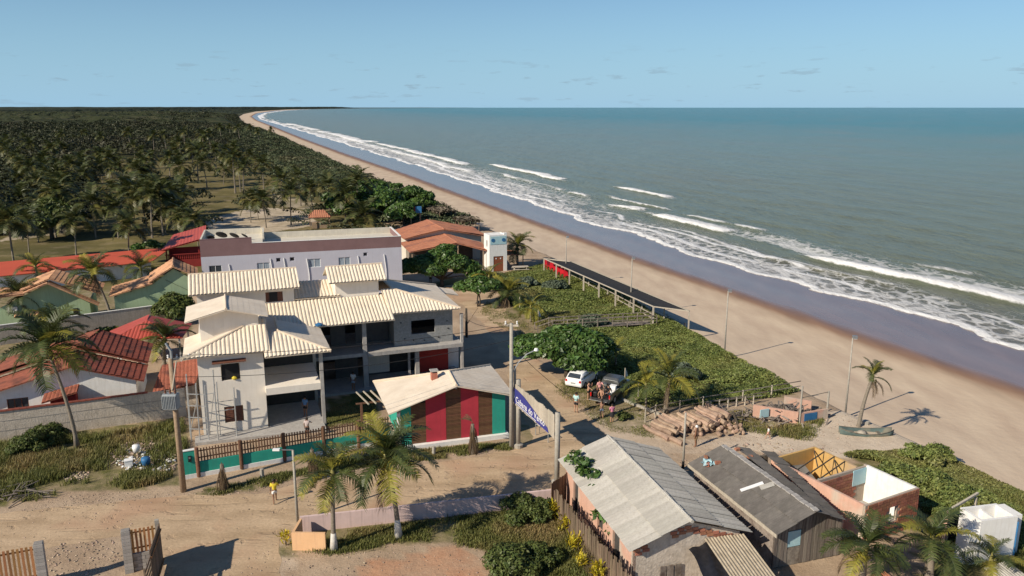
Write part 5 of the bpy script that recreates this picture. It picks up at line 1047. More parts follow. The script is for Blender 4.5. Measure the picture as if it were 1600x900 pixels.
for i in range(nP): a = K1.lerp(K2, (i + .5)/nP); piece('plank', PB, wk, a, (0, 0, math.atan2(kd.y, kd.x)), (.26, 1.5, .05))
for sgn in (-.75, .75):
    for i in range(8): a = K1.lerp(K2, i/7) + kn * sgn; MB().box(a.x-.05,a.x+.05,a.y-.05,a.y+.05,-.1,1.35).build('post', 'grey_wood', wk)
    for z in (.95, 1.3): MB().bar(K1 + kn * sgn + Vector((0,0,z - .35)), K2 + kn * sgn + Vector((0,0,z - .35)), .07).build('rail', 'grey_wood', wk)
    MB().bar(K1 + kn * sgn + Vector((0,0,.9)), K1 + kn * sgn - kd * 1.6 + Vector((0,0,.45)), .07).build('rail', 'grey_wood', wk); a = K1 + kn * sgn - kd * 1.6; MB().box(a.x-.05,a.x+.05,a.y-.05,a.y+.05,-.05,.85).build('post', 'grey_wood', wk)
# red plastic chairs in a row
def red_chair():
    t = thing('plastic_chair', 'red plastic chair', 'chair'); MB().box(-.22,.22,-.22,.22,.40,.44).build('seat', 'red_plastic', t); MB().prism([(-.22,.2,.44),(.22,.2,.44),(.2,.3,.9),(-.2,.3,.9)], (0,.04,0)).build('backrest', 'red_plastic', t)
    for x in (-.19,.19):
        for y in (-.19,.19): MB().box(x-.025,x+.025,y-.025,y+.025,0,.4).build('leg', 'red_plastic', t)
    return t
rc = red_chair(); q0, q1 = G(854, 419, 0), G(884, 437, 0); lab = ['red plastic chair nearest the corner post of the canopy', 'second red plastic chair from the canopy corner post', 'third red plastic chair from the canopy corner post', 'fourth red plastic chair from the canopy corner post', 'fifth red plastic chair from the canopy corner post', 'sixth red plastic chair, next to the nearest lamp post', 'red plastic chair at the lamp post end of the row']
for i in range(7):
    c = rc if i == 0 else copy_thing(rc, (0,0,0), 0); c.location = q0.lerp(q1, i/6) + Vector((random.uniform(-.1,.1), 0, .02)); c.rotation_euler[2] = R(20 + random.uniform(-30,30)); c.scale = (1.5,1.5,1.45); c['label'] = lab[i]; c['group'] = 'red chairs by the canopy'
# ------------------------------------------------------------------ poles, lamps, cables
def lamp(label, bx, by, ty, head='side', r=.07, z=-.3, group='lamp posts along the beach', m='pole_concrete'):
    b = G(bx, by, z); hh = HT(bx, by, ty, z) - z; t = thing('lamp_post', label, 'lamp post', b, 0, group); MB().tube([(0,0,-.3),(0,0,hh)], [r * 1.2, r * .8], 8).build('pole', m, t, smooth=True)
    hd = MB(); hd.box(-.02,.36,-.14,.14,hh - .05,hh + .2); o = hd.build('lamp_head', 'metal_grey', t, bevel=.03); MB().box(.05,.33,-.12,.12,hh - .075,hh - .052).build('lens', 'white_plain', o); return t
lamp('farthest concrete lamp post, beside the red chairs', 884, 438, 371); lamp('lamp post standing in front of the black canopy', 985, 487, 404); lamp('lamp post alone at the edge of the dune creeper', 1132, 551, 455); lamp('nearest lamp post, next to the beach palm', 1321, 645, 528, z=-.6)
def simple_pole(label, bx, by, ty, r, m, name='pole', z=0): 
    b = G(bx, by, z); hh = HT(bx, by, ty, z); t = thing(name, label, 'pole', b); MB().tube([(0,0,-.2),(0,0,hh)], [r*1.15, r*.85], 9).build('shaft', m, t, smooth=True); return t, hh
t, hh = simple_pole('slim grey street light pole between road and peach wall', 465, 815, 703, .08, 'pole_concrete', 'street_light_pole'); MB().bar((0,0,hh), (-.9,-.2,hh + .1), .05).build('lamp_arm', 'metal_grey', t); MB().box(-1.1,-.7,-.3,-.1,hh + .06,hh + .16).build('lamp_head', 'white_plain', t)
t, hh = simple_pole('thin pale pole standing behind the grey shack roof', 1067, 732, 645, .075, 'pole_concrete'); MB().tube([(0,0,.0),(0,0,.55)], .095, 8).build('black_base', 'black', t)
t, hh = simple_pole('utility pole with transformer', 287, 768, 560, .17, 'pole_wood', 'utility_pole'); t['label'] = 'utility pole carrying a grey transformer beside the teal wall'; TP = t.location.copy(); TPH = hh
MB().bar((-.3,.1,hh - .2), (1.7,.5,hh + .15), .12).build('crossarm', 'pale_wood', t)
tf = MB(); tf.box(-.45,.45,-.75,-.2,hh - 3.1,hh - 2.1); tfo = tf.build('transformer', 'trafo', t, bevel=.06)
for k in range(9): MB().box(-.45 + k*.1,-.42 + k*.1,-.8,-.755,hh - 3.0,hh - 2.2).build('cooling_fin', 'trafo', tfo)
for x in (-.3, 0, .3): MB().lathe([(.05,0),(.08,.08),(.04,.12),(.08,.2),(.04,.26),(.02,.42)], 8, (x,-.5,hh - 2.1)).build('bushing', 'shutter_wood', tfo)
MB().box(-.5,.5,-.25,-.15,hh - 3.2,hh - 3.05).build('bracket', 'metal_grey', t)
for x, y in ((-.2,.12), (.3,.22), (1.0,.36), (1.6,.48)): MB().lathe([(.04,0),(.07,.08),(.04,.12),(.07,.2),(0,.26)], 8, (x, y, hh - .05)).build('insulator', 'white_paint', t)
MB().tube([(.05,.05,hh - .2),(.1,-.05,hh + .5),(-.15,-.1,hh + 1.0)], .09, 6).build('fuse_arm', 'trafo', t); MB().bar((0,-.2,hh - 2.0), (.45,-.25,hh - .1), .06).build('strut', 'pale_wood', t)
t, hh = simple_pole('tall twin utility pole', 799, 700, 505, .15, 'pole_concrete', 'utility_pole'); t['label'] = 'tall concrete utility pole with curved street lamp right of the striped pavilion'; CP_ = t.location.copy(); CPH = hh
MB().bar((-.5,.1,hh - .15), (.5,-.1,hh - .15), .12).build('crossarm', 'pale_wood', t); MB().tube([(.25,.2,0),(.25,.2,hh - 3.2)], .09, 7).build('side_pole', 'pole_concrete', t)
MB().tube([(.1,0,hh - 3.6),(.5,.1,hh - 2.9),(1.1,.2,hh - 2.3),(1.7,.3,hh - 2.05)], .035, 6).build('lamp_arm', 'galv', t); MB().lathe([(0,-.1),(.17,-.03),(.13,.12),(0,.17)], 9, (1.75,.3,hh - 2.05)).build('lamp_head', 'white_plain', t)
for x in (-.4,.4): MB().lathe([(.04,0),(.07,.08),(.04,.12),(.07,.2),(0,.26)], 8, (x, 0, hh - .08)).build('insulator', 'white_paint', t)
t, hh = simple_pole('dark short utility post at the guest house corner', 722, 572, 490, .14, 'pole_concrete', 'utility_pole'); RPH = hh; RP = t.location.copy(); MB().box(-.16,.16,-.2,.14,hh - 1.0,hh).build('junction_box', 'metal_grey', t)
t, hh = simple_pole('dark timber post beyond the guest house with slanted brace', 729, 527, 482, .14, 'trunk_dark', 'utility_pole'); MB().bar((.1,0,1.5), (1.2,.2,hh), .08).build('brace', 'pole_wood', t); R2 = t.location.copy(); R2H = hh
def cable(label, p, q, sag=.8, r=.018):
    n = 14; pts = [Vector(p).lerp(Vector(q), i/n) - Vector((0,0,4 * sag * (i/n) * (1 - i/n))) for i in range(n + 1)]; o = MB().tube(pts, r, 4).build('overhead_cable', 'black'); return tag(o, label, 'cable', 'overhead cables')
z_ = Vector((0,0,1)); cable('upper overhead cable from transformer pole to twin pole', TP + z_ * (TPH + .2), CP_ + z_ * (CPH - .1), .5); cable('lower overhead cable from transformer pole to twin pole', TP + z_ * (TPH - 1.2), CP_ + z_ * (CPH - 1.2), .7)
cable('overhead cable from twin pole towards the guest house corner post', CP_ + z_ * (CPH - .2), RP + z_ * (RPH - .2), .5); cable('overhead cable running on past the slanted brace', RP + z_ * (RPH - .3), R2 + z_ * (R2H - .3), .2); cable('overhead cable slanting from twin pole down over the road', CP_ + z_ * (CPH - 1.6), G(905, 640) + z_ * .6, .3)
t = thing('flag_dummy', 'x', 'flag') ; bpy.data.objects.remove(t)
def flag(label, bx, by, ty, m):
    b = G(bx, by); hh = HT(bx, by, ty); t = thing('beach_flag', label, 'flag', b, random.uniform(0, 60), 'small flags on stakes'); MB().tube([(0,0,-.1),(0,0,hh)], .045, 6).build('stake', 'pale_wood', t); f = MB(); f.prism([(.03,0,hh),(.05,0,hh - .8),(.4,.06,hh - .85),(.3,.1,hh - .45)], (0,.025,0)); f.build('cloth', m, t)
for a in (('yellow flag farthest from the road among the dune palms', 777, 456, 441, 'yellow_cloth'), ('yellow flag on the path edge beside the young almond tree', 800, 475, 454, 'yellow_cloth'), ('white flag on a stake between two dune palms', 812, 485, 464, 'white_cloth'), ('white flag near the start of the boardwalk', 841, 506, 484, 'white_cloth'), ('yellow flag poking out of the big almond tree', 905, 555, 533, 'yellow_cloth'), ('white flag in the creeper behind the parked pickup', 976, 602, 575, 'white_cloth'), ('yellow flag right of the parked pickup', 997, 622, 592, 'yellow_cloth')): flag(*a)
# ------------------------------------------------------------------ shacks in the foreground
def tolocal(O, ang, p): d = p - O; ca, sa = math.cos(R(ang)), math.sin(R(ang)); return Vector((d.x * ca + d.y * sa, -d.x * sa + d.y * ca, p.z))
def sheet_mesh(m, w, l, pitch=.177, amp=.028, n=6):
    mb = MB(); k = max(6, int(w / pitch * 3))
    for i in range(k + 1):
        x = -w/2 + w * i / k; z = amp * math.sin(2 * math.pi * x / pitch)
        mb.v += [(x, 0, z), (x, l, z)]
    for i in range(k): mb.f.append((2*i, 2*i+2, 2*i+3, 2*i+1))
    me = bpy.data.meshes.new('roof_sheet'); me.from_pydata(mb.v, [], mb.f); me.update(); me.materials.append(M[m]); return me
def sheet_slope(parent, e0, e1, t0, t1, m, cols, rows, seed=0, lap=.15, jit=.5):
    "roof slope of separate corrugated sheets: eave e0-e1, top t0-t1"
    r = random.Random(seed); e0, e1, t0, t1 = map(Vector, (e0, e1, t0, t1)); w = (e1 - e0).length / cols; l = ((t0 - e0).length) / rows; me = sheet_mesh(m, w * 1.05, l + lap)
    for i in range(cols):
        for j in range(rows):
            a = (i + .5) / cols; p = e0.lerp(e1, a).lerp(t0.lerp(t1, a), j / rows); X = (e1 - e0).normalized(); Y = (t0.lerp(t1, a) - e0.lerp(e1, a)).normalized(); Z = X.cross(Y).normalized()
            if Z.z < 0: X = -X; Z = -Z
            X = Y.cross(Z); mt_ = Matrix((X, Y, Z)).transposed().to_4x4(); o = piece('roof_sheet', me, parent); lift = .02 + .05 * j + .016 * (i % 2) + r.uniform(0, .012)
            o.matrix_local = Matrix.Translation(p + Z * lift - Y * r.uniform(0, .05)) @ mt_ @ Matrix.Rotation(R(r.uniform(-jit, jit)), 4, 'Z')
ang1 = 15.7; O = G(989, 860, 2.6); O.z = 0; L1 = lambda x, y, z: tolocal(O, ang1, G(x, y, z)); s1 = thing('shack', 'pink shack with light grey corrugated gable roof in the foreground', 'shack', O, ang1)
wid = 6.55; ln = 10.9; rx, rz_ = 3.15, 3.68
sheet_slope(s1, (-.15,0,2.55), (-.15,ln,2.55), (rx,0,rz_), (rx,ln,rz_), 'asbestos', 20, 2, 1); sheet_slope(s1, (wid + .15,0,2.5), (wid + .15,ln,2.5), (rx,0,rz_), (rx,ln,rz_), 'asbestos', 20, 2, 2); MB().tube([(rx,-.1,rz_ + .06),(rx,ln + .1,rz_ + .06)], .1, 6).build('ridge_cap', 'asbestos', s1)
w = MB(); wall(w, .5, ln - .3, 0, 2.6, .25, .42, [(2.2,3.1,.0,2.0),(4.5,5.3,1.0,2.0),(8.4,9.2,.0,2.0)], 'y'); w.build('side_wall', 'pink_shack', s1); MB().box(6.1, 6.27, .7, ln - .3, 0, 2.55).build('side_wall', 'pink_shack', s1)
MB().prism([(.25,.5,0),(6.27,.5,0),(6.27,.5,2.4),(rx,.5,3.45),(.25,.5,2.5)], (0,.18,0)).build('gable_wall', 'rough_plaster', s1); MB().prism([(.25,ln - .4,0),(6.27,ln - .4,0),(6.27,ln - .4,2.4),(rx,ln - .4,3.45),(.25,ln - .4,2.5)], (0,.12,0)).build('gable_wall', 'pink_shack', s1)
BKm = unit_mesh('brick')
for k in range(15):
    x = .45 + k * .4; zt = (2.5 + .95 * (x - .25) / 2.9) if x < rx else (3.45 - 1.05 * (x - rx) / 3.1)
    if x > 2.4 or k < 2:
        for j in range(2): piece('brick', BKm, s1, (x + .1 * (j % 2), .482, zt - .32 - j * .2), (0,0,0), (.36, .05, .17))
for (a, b) in ((2.2,3.1), (4.5,5.3), (8.4,9.2)): MB().box(.36,.40,a + .02,b - .02,.02 if a != 4.5 else 1.02,1.98).build('door_opening' if a != 4.5 else 'window_opening', 'interior_shade', s1)
# lean-to with tan corrugated roof and black tarp
O2 = O; lt = thing('lean_to', 'tan corrugated lean-to roof with black tarpaulin against the shack gable', 'shed', O, ang1)
sheet_slope(lt, (4.15,-3.6,1.5), (6.35,-3.6,1.45), (4.15,.2,2.35), (6.35,.2,2.3), 'sheet_tan', 3, 1, 4, jit=.3)
tp = MB(); n = 9
for i in range(n + 1):
    for j in range(7): u, v = i / n, j / 6; tp.v.append((3.25 + 1.1 * v + .05 * math.sin(7*u + 3*v), .32 - 2.4 * u, 2.2 - .75 * u - .25 * (1 - v) + .06 * math.sin(9 * v + 5 * u)))
for i in range(n):
    for j in range(6): a = i * 7 + j; tp.f.append((a, a+1, a+8, a+7))
tp.build('tarpaulin', 'tarp', lt, smooth=True)
for x, y, z in ((4.3,-3.4,1.4), (6.2,-3.4,1.35), (3.3,-1.9,1.2)): MB().tube([(x,y,0),(x,y,z)], .06, 6).build('post', 'pole_wood', lt)
for x in (1.75, 2.15, 2.6): MB().box(x, x + .34, .38, .43, 0, 1.15).build('leaning_board', 'grey_wood', s1)
dish('large white mesh satellite dish at the bottom edge below the tarpaulin', O + Vector((4.25,-2.15,0)), 215, .85, 40, .55, 'white_paint')
# dark shack
ang2 = 18.3; O = G(1217, 835, 2.3); O.z = 0; s2 = thing('shack', 'weathered timber shack with dark corrugated roof in the foreground', 'shack', O, ang2); ln2 = 8.9; q = tolocal(O, ang2, G(1281, 806, 3.2)); rx2, rz2 = 2.3, 3.15
sheet_slope(s2, (-.1,0,2.3), (-.1,ln2,2.3), (rx2,0,rz2), (rx2,ln2,rz2), 'asbestos_dark', 9, 2, 5); sheet_slope(s2, (4.0,-.2,2.5), (6.0,ln2 - .4,2.35), (rx2,0,rz2), (rx2,ln2,rz2), 'asbestos_dark', 9, 2, 6)
RT = MB().box(-.18,.18,-.16,.16,0,.06).mesh('ridge_tile'); RT.materials.append(M['block_grey'])
for i in range(22): piece('ridge_tile', RT, s2, (rx2 + random.uniform(-.04,.04), .2 + i * .4, rz2 + .08), (0,0,R(90 + random.uniform(-6,6))), (1,1,1))
WPm = unit_mesh('grey_wood'); x = .2
while x < 4.4:
    zt = 2.2 + (rz2 - 2.25) * x / rx2 if x < rx2 else rz2 - .05 - .32 * (x - rx2)
    if not (.85 < x < 1.75): piece('plank', WPm, s2, (x, .45 + random.uniform(-.015,.015), zt / 2), (0, R(random.uniform(-.8,.8)), 0), (.205, .03, zt - .08))
    else: piece('plank', WPm, s2, (x, .45, (2.05 + zt) / 2), (0,0,0), (.205, .03, zt - 2.05 - .05))
    x += .215
d_ = MB(); d_.box(.82,1.78,.46,.5,.02,1.05); do = d_.build('door', 'grey_wood', s2); MB().box(.82,1.78,.46,.5,1.1,2.0).build('door_upper', 'light_blue', do); MB().box(.2,4.4,.5,.56,0,2.1).build('back_board', 'interior_shade', s2)
MB().box(.15,.3,.6,ln2 - .3,0,2.25).build('side_wall', 'grey_wood', s2); MB().bar((-.12,0,2.2), (-.12,ln2,2.2), .06, .2).build('fascia', 'pale_wood', s2); MB().box(.3,5.4,ln2 - .5,ln2 - .35,0,2.3).build('back_wall', 'grey_wood', s2); MB().box(4.4,4.55,.5,ln2 - 1,0,2.2).build('side_wall', 'pink_shack', s2)
def onroof2(x, y): return rz2 - (rz2 - 2.3) * abs(x - rx2) / rx2 if x < rx2 else rz2 - .42 * (x - rx2) * .8
for lab, x, y, sx, sy, m, rz in (('white plank lying on the dark shack roof', 1.15, 4.1, 1.35, .28, 'white_plain', -18), ('pale sheet offcut lying beside the white plank on the roof', 1.75, 3.55, .8, .45, 'asbestos', -20)):
    t = thing('roof_plank', lab, 'plank', O + Vector((x * math.cos(R(ang2)) - y * math.sin(R(ang2)), x * math.sin(R(ang2)) + y * math.cos(R(ang2)), onroof2(x, y) + .13)), ang2 + rz); o = MB().box(-sx/2,sx/2,-sy/2,sy/2,-.02,.02).build('board', m, t); o.rotation_euler = (0, R(-21), 0)
labs = ['brick weighing down the dark roof beside the rag, nearest the eave', 'brick weighing down the dark roof above the rag', 'brick right of the rag on the dark roof', 'brick lying on the far slope of the dark roof near its back edge', 'brick lying lower on the far slope of the dark roof']
for lab, (x, y, dz) in zip(labs, ((.55,7.75,.1), (.85,8.45,.1), (1.05,7.45,.1), (2.9,8.2,.12), (3.3,7.4,.05))):
    t = thing('loose_brick', lab, 'brick', O + Vector((x * math.cos(R(ang2)) - y * math.sin(R(ang2)), x * math.sin(R(ang2)) + y * math.cos(R(ang2)), onroof2(x, y) + dz)), random.uniform(0,90), 'bricks on the dark roof'); MB().box(-.17,.17,-.1,.1,-.02,.16).build('clay_block', 'brick', t, bevel=.015)
rg = thing('rag', 'crumpled pale blue rag held down by bricks on the dark roof', 'rag', O + Vector((.8 * math.cos(R(ang2)) - 7.9 * math.sin(R(ang2)), .8 * math.sin(R(ang2)) + 7.9 * math.cos(R(ang2)), onroof2(.8,7.9) + .12)), ang2); C = rng.normal(0, .22, (60,3)) * np.array([1,.9,.12]); V, F = leaf_quads(C, np.tile([0,0,1.],(60,1)), np.full(60,.24), 1.3, None, .35); np_mesh('cloth', V, F, 'light_blue', rg)
# rickety fence rail between the two shacks
rf = thing('stick_fence', 'rickety dark stick fence in the gap before the timber shack', 'fence', O + Vector((-1.2,-1.6,0)), -40)
for k in range(9): MB().bar((k*.32,0,0), (k*.32 + random.uniform(-.12,.12),.05,1.3 + random.uniform(-.2,.2)), .05).build('stick', 'grey_wood', rf)
for z in (.5, 1.1): MB().bar((-.3,.05,z), (2.9,.05,z + .1), .06).build('rail', 'grey_wood', rf)
# roofless brick ruin
ang3 = 28; O = G(1430, 822, 0); ru = thing('brick_ruin', 'roofless brick building with yellow room and white room open to the sky', 'ruin', O, ang3); hb = 2.42
BRm = unit_mesh('brick'); w = MB(); wall(w, -4.6, 0, 0, hb, .03, .17, [(-2.45,-1.85,.85,1.9)]); wo = w.build('front_wall', 'mortar_tan', ru)
for j in range(12):
    x = -4.6 + (.2 if j % 2 else 0)
    while x < -.05:
        x1 = min(x + .39, 0); zc = .1 + j * .2
        if not (x1 > -2.45 and x < -1.85 and .8 < zc < 1.9): piece('brick', BRm, wo, ((x + x1)/2, .015 + random.uniform(-.006,.006), zc), (0,0,0), (x1 - x - .025, .06, .175))
        x += .41
rs = MB(); rs.box(-.17,-.002,.17,3.5,0,hb); rso = rs.build('right_wall', 'white_paint', ru)
for j in range(12):
    y = .2 + (.2 if j % 2 else 0)
    while y < 3.4: piece('brick', BRm, rso, (.02, y + .18, .1 + j * .2), (0,0,0), (.05, .37, .175)); y += .41
ms = MB(); wall(ms, -4.5, -.17, 0, hb - .05, 3.5, 3.65, [(-1.0,-.45,1.5,2.1)]); mo = ms.build('cross_wall', 'mortar_tan', ru)
for j in range(11):
    x = -4.4 + (.2 if j % 2 else 0)
    while x < -1.2: piece('brick', BRm, mo, (x + .18, 3.485, .1 + j * .2), (0,0,0), (.37, .04, .175)); x += .41
MB().box(-1.35,-.2,3.44,3.49,1.3,hb - .1).build('plaster_patch', 'light_blue', ru)
MB().box(-4.6,-4.45,.18,7.0,0,hb).build('left_wall', 'pink_shack', ru); MB().box(-.9,-.75,3.66,7.0,0,hb).build('yellow_wall', 'yellow_wall', ru); MB().box(-4.44,-.9,6.85,7.0,0,hb).build('yellow_wall', 'yellow_wall', ru); MB().box(-.16,-.002,3.5,3.7,0,hb).build('wall_end', 'mortar_tan', ru)
MB().box(-4.4,-.2,.2,6.8,.0,.08).build('floor', 'concrete', ru)
for y in (4.3, 5.1, 5.9): MB().bar((-4.0,y - .3,2.0), (-.9,y + .2,hb + .02), .06).build('roof_batten', 'trunk_dark', ru)
for y in (4.0, 5.6): MB().bar((-2.6,y - .5,hb - .2), (-1.0,y + 1.2,hb - .15), .06).build('roof_batten', 'trunk_dark', ru)
MB().prism([(-3.9,5.6,1.1),(-2.3,5.2,1.0),(-2.3,6.4,1.7),(-3.9,6.7,1.8)], (0,0,.05)).build('fallen_sheet', 'asbestos_dark', ru); MB().prism([(-2.6,4.2,.9),(-1.0,4.2,.8),(-1.0,5.0,1.3),(-2.6,5.0,1.4)], (0,0,.05)).build('fallen_sheet', 'light_blue', ru)
fr = MB(); fr.box(-3.6,-3.0,2.2,2.6,.08,1.35); fr.build('old_cabinet', 'yellow_wall', ru); MB().box(-2.98,-2.94,2.2,2.6,.3,1.3).build('cabinet_door', 'white_plain', ru)
# white block tank and orange low wall at lower right
O = at0(1524, 880, 0); tk = thing('block_tank', 'roofless white block tank in two cells at the lower right', 'tank', O, 12)
w = MB(); w.box(0,2.3,0,.15,0,2.5); w.box(0,.15,.15,1.5,0,2.5); w.box(2.15,2.3,.15,1.5,0,2.5); w.box(.15,2.15,1.35,1.5,0,2.5); w.build('tank_wall', 'white_paint', tk); MB().box(1.1,1.22,.15,1.35,0,2.35).build('divider', 'white_paint', tk); MB().box(2.35,2.95,.35,1.6,0,2.35).build('side_cell', 'white_paint', tk); MB().tube([(2.32,-.05,0),(2.32,-.05,2.2)], .045, 6).build('blue_pipe', 'blue_tank', tk); MB().box(-.75,-.01,-.1,.75,0,1.75).build('lower_cell', 'white_paint', tk, bevel=.05)
O = at0(1474, 862, 0); ow = thing('low_wall', 'broken salmon pink wall stub left of the white tank', 'wall', O, 60); MB().prism([(0,0,0),(2.2,0,0),(2.2,0,1.2),(1.2,0,1.9),(0,0,2.2)], (0,.15,0)).build('wall', 'pink_shack', ow)
gf = thing('gate_frame', 'pale timber gate frame behind the white tank', 'gate', at0(1477, 850, 0), 32); 
for x in (0, 2.7): MB().box(x-.06,x+.06,-.06,.06,0,2.1).build('post', 'pale_wood', gf)
MB().bar((-.1,0,2.1), (2.8,0,2.35), .12).build('top_bar', 'pale_wood', gf); MB().box(.1,2.6,-.01,.01,.3,1.7).build('wire_panel', 'shade_net', gf)
O = at0(1385, 902, .7); rp = thing('tile_pile', 'small stack of red clay roof tiles at the bottom edge', 'tile stack', O, 20); TLm = MB().tube([(0,0,0),(0,.5,.02)], [.11,.09], 8).mesh('roof_tile'); TLm.materials.append(M['clay_orange'])
for k in range(16): piece('roof_tile', TLm, rp, ((k % 5) * .22 - .45, (k // 5) * -.12, .12 + .16 * (k // 5) + .6 * (k > 20)), (R(8), R(random.uniform(-6,6)), R(random.uniform(-10,10))), (1,1.6,1))
MB().box(-.7,.6,-.5,.7,0,.06).build('pallet', 'grey_wood', rp)
wt = thing('metal_sheet', 'pale corrugated sheet at the bottom right corner', 'sheet', at0(1585, 905, .8), 20); sheet_slope(wt, (-.8,-.6,.6), (.9,-.6,.6), (-.8,1.0,.9), (.9,1.0,.9), 'asbestos', 2, 1, 9)
for x in (-.6,.7): MB().box(x-.05,x+.05,-.3,.6,0,.55).build('support', 'grey_wood', wt)
# planks fence left of the pink shack
FA, FB = G(866, 806), G(998, 968); v_ = FB - FA; pfn = thing('plank_fence', 'brown plank fence between the garden and the pink shack', 'fence', FA, math.degrees(math.atan2(v_.y, v_.x))); PM = unit_mesh('fence_plank'); x = 0
while x < v_.length: hgt = 1.75 + random.uniform(-.2,.15); piece('plank', PM, pfn, (x, random.uniform(-.02,.02), hgt/2), (R(random.uniform(-1.5,1.5)), R(random.uniform(-1.5,1.5)), 0), (.13, .03, hgt)); x += .15
for z in (.5, 1.3): MB().bar((0,.06,z), (v_.length,.06,z), .07).build('rail', 'fence_plank', pfn)
FA, FB = G(862, 800), G(884, 783); v_ = FB - FA; pfs = thing('plank_fence', 'short dark plank fence joining the pink wall to the shack', 'fence', FA, math.degrees(math.atan2(v_.y, v_.x))); x = 0
while x < v_.length: piece('plank', PM, pfs, (x, 0, .95), (0, R(random.uniform(-1,1)), 0), (.13, .03, 1.9 + random.uniform(-.1,.1))); x += .15
MB().bar((0,.05,1.2), (v_.length,.05,1.2), .07).build('rail', 'fence_plank', pfs)
# pink roadside wall and peach corner
A, B = G(470, 833), G(862, 789); v_ = B - A; pk = thing('roadside_wall', 'long low faded pink wall between the dirt road and the garden', 'wall', A, math.degrees(math.atan2(v_.y, v_.x))); MB().box(0, v_.length, 0, .16, 0, 1.0).build('wall', 'pink_wall', pk)
A, B = G(457, 860), G(509, 861); v_ = B - A; pc = thing('corner_wall', 'short peach coloured wall corner by the leaning palm', 'wall', A, math.degrees(math.atan2(v_.y, v_.x))); MB().box(0, v_.length, 0, .14, 0, 1.08).build('front_wall', 'peach_wall', pc); MB().box(0, .14, .14, 1.55, 0, 1.08).build('side_wall', 'peach_wall', pc)
# gate and block pillars at the lower left
GS = unit_mesh('gate_slat'); BK = unit_mesh('block_grey')
def pillar(par, x, y, hgt, wdt=.42):
    MB().box(x - wdt/2 + .02, x + wdt/2 - .02, y - .18, y + .18, 0, hgt).build('pillar_core', 'mortar', par)
    for j in range(int(hgt / .2)): piece('block', BK, par, (x, y, .1 + j * .2), (0,0,0), (wdt, .42, .185))
def slat_panel(par, x0, x1, y, z0, z1, blocks=True):
    x = x0 + .07
    while x < x1 - .03: piece('slat', GS, par, (x, y, (z0 + z1)/2 + random.uniform(-.02,.02)), (0, R(random.uniform(-.8,.8)), 0), (.11, .04, z1 - z0)); x += .2
    for z in (z0 + .2, z1 - .25): MB().box(x0, x1, y + .025, y + .07, z, z + .08).build('rail', 'gate_slat', par)
    MB().box(x0, x1, y - .06, y + .06, 0, z0 - .03).build('wall_core', 'mortar', par)
    for j in range(max(1, int(round((z0 - .02) / .2)))):
        x = x0 + (.2 if j % 2 else 0)
        while x < x1 - .05: xx = min(x + .4, x1); piece('block', BK, par, ((x + xx)/2, y, .1 + j * .2), (0,0,0), (xx - x - .02, .17, .18)); x += .41
A = G(70, 920, 0); B = G(-160, 965, 0); v_ = A - B; ga = thing('slatted_fence', 'timber slat fence panel on grey blocks at the lower left edge', 'fence', B, math.degrees(math.atan2(v_.y, v_.x))); L_ = v_.length; hA = HT(70, 920, 849); slat_panel(ga, 0, L_ - .25, 0, .55, hA - .1); pillar(ga, L_, 0, hA + .05)
A, B = G(203, 893), G(247, 884); v_ = B - A; gb_ = thing('slatted_fence', 'short timber slat panel on grey block wall between pillar and gate post', 'fence', A, math.degrees(math.atan2(v_.y, v_.x))); hB = HT(203, 893, 828); pillar(gb_, 0, 0, hB); slat_panel(gb_, .22, v_.length + .05, 0, hB * .42, hB - .05); MB().box(v_.length + .06, v_.length + .26, -.1, .1, 0, hB + .25).build('gate_post', 'pole_concrete', gb_)
gt = thing('open_gate', 'dark timber gate leaf swung open beside the short slat panel', 'gate', B + Vector((.28,.05,0)), -75.5); GD = unit_mesh('fence_plank')
for k in range(16): piece('plank', GD, gt, (.1 + k * .175, 0, hB/2 + .1), (0,0,0), (.165, .035, hB - .05))
for z in (.4, hB - .3): MB().bar((0,.04,z), (2.85,.04,z), .08).build('rail', 'gate_slat', gt)
for k in range(7): piece('plank', GD, gt, (3.6, 0, .35 + k * .3), (0, 0, 0), (1.5, .03, .16))
MB().box(4.28,4.36,-.04,.04,0,hB).build('end_post', 'fence_plank', gt)

# ------------------------------------------------------------------ logs, debris, boat, rubble
O = G(1085, 672); lp = thing('log_pile', 'big pile of cut timber logs beside the dune fence', 'log pile', O, 0); LG = MB().tube([(0,-1.6,0),(.05,-.6,.03),(-.02,.5,.01),(.05,1.6,.03)], [.17,.165,.15,.14], 8).mesh('log'); LG.materials.append(M['log']); r = random.Random(4); back_ = -38
def logs(cx, cy, n, rows, rz, ln_):
    k = 0
    for row in range(rows):
        m_ = n - row
        for i in range(m_):
            off = (i - (m_ - 1)/2) * .34; ca, sa = math.cos(R(rz)), math.sin(R(rz)); piece('log', LG, lp, (cx + off * ca + r.uniform(-.08,.08), cy + off * sa + r.uniform(-.45,.45), .14 + row * .215), (R(r.uniform(-2,2)), 0, R(rz + r.uniform(-4,4))), (r.uniform(.75,1.25), ln_ * r.uniform(.75,1.15), r.uniform(.7,1.2)))
logs(-1.5, .1, 10, 3, 32, .72); logs(1.4, 1.3, 10, 4, 28, .76); piece('log', LG, lp, (-2.6,-1.6,.18), (0,0,R(38)), (1.2,1.1,1.2)); piece('log', LG, lp, (-3.1,-.9,.16), (0,0,R(30)), (1,.9,1))
EB = MB().lathe([(0,-.12),(.13,-.08),(.16,.02),(.1,.12),(0,.15)], 7).mesh('log_end'); EB.materials.append(M['log'])
for k in range(26): piece('log_end', EB, lp, (.1 + r.uniform(-.6,3.4), -.7 + r.uniform(-.9,.6) + .2, .12 + r.uniform(0,.75) * .6), (r.uniform(0,3), r.uniform(0,3), 0), (1.2,)*3)
O = G(1222, 652); wp = thing('wood_heap', 'tangled heap of grey broken boards beside the pink wall ruin', 'debris heap', O); SK = unit_mesh('grey_wood'); r = random.Random(9)
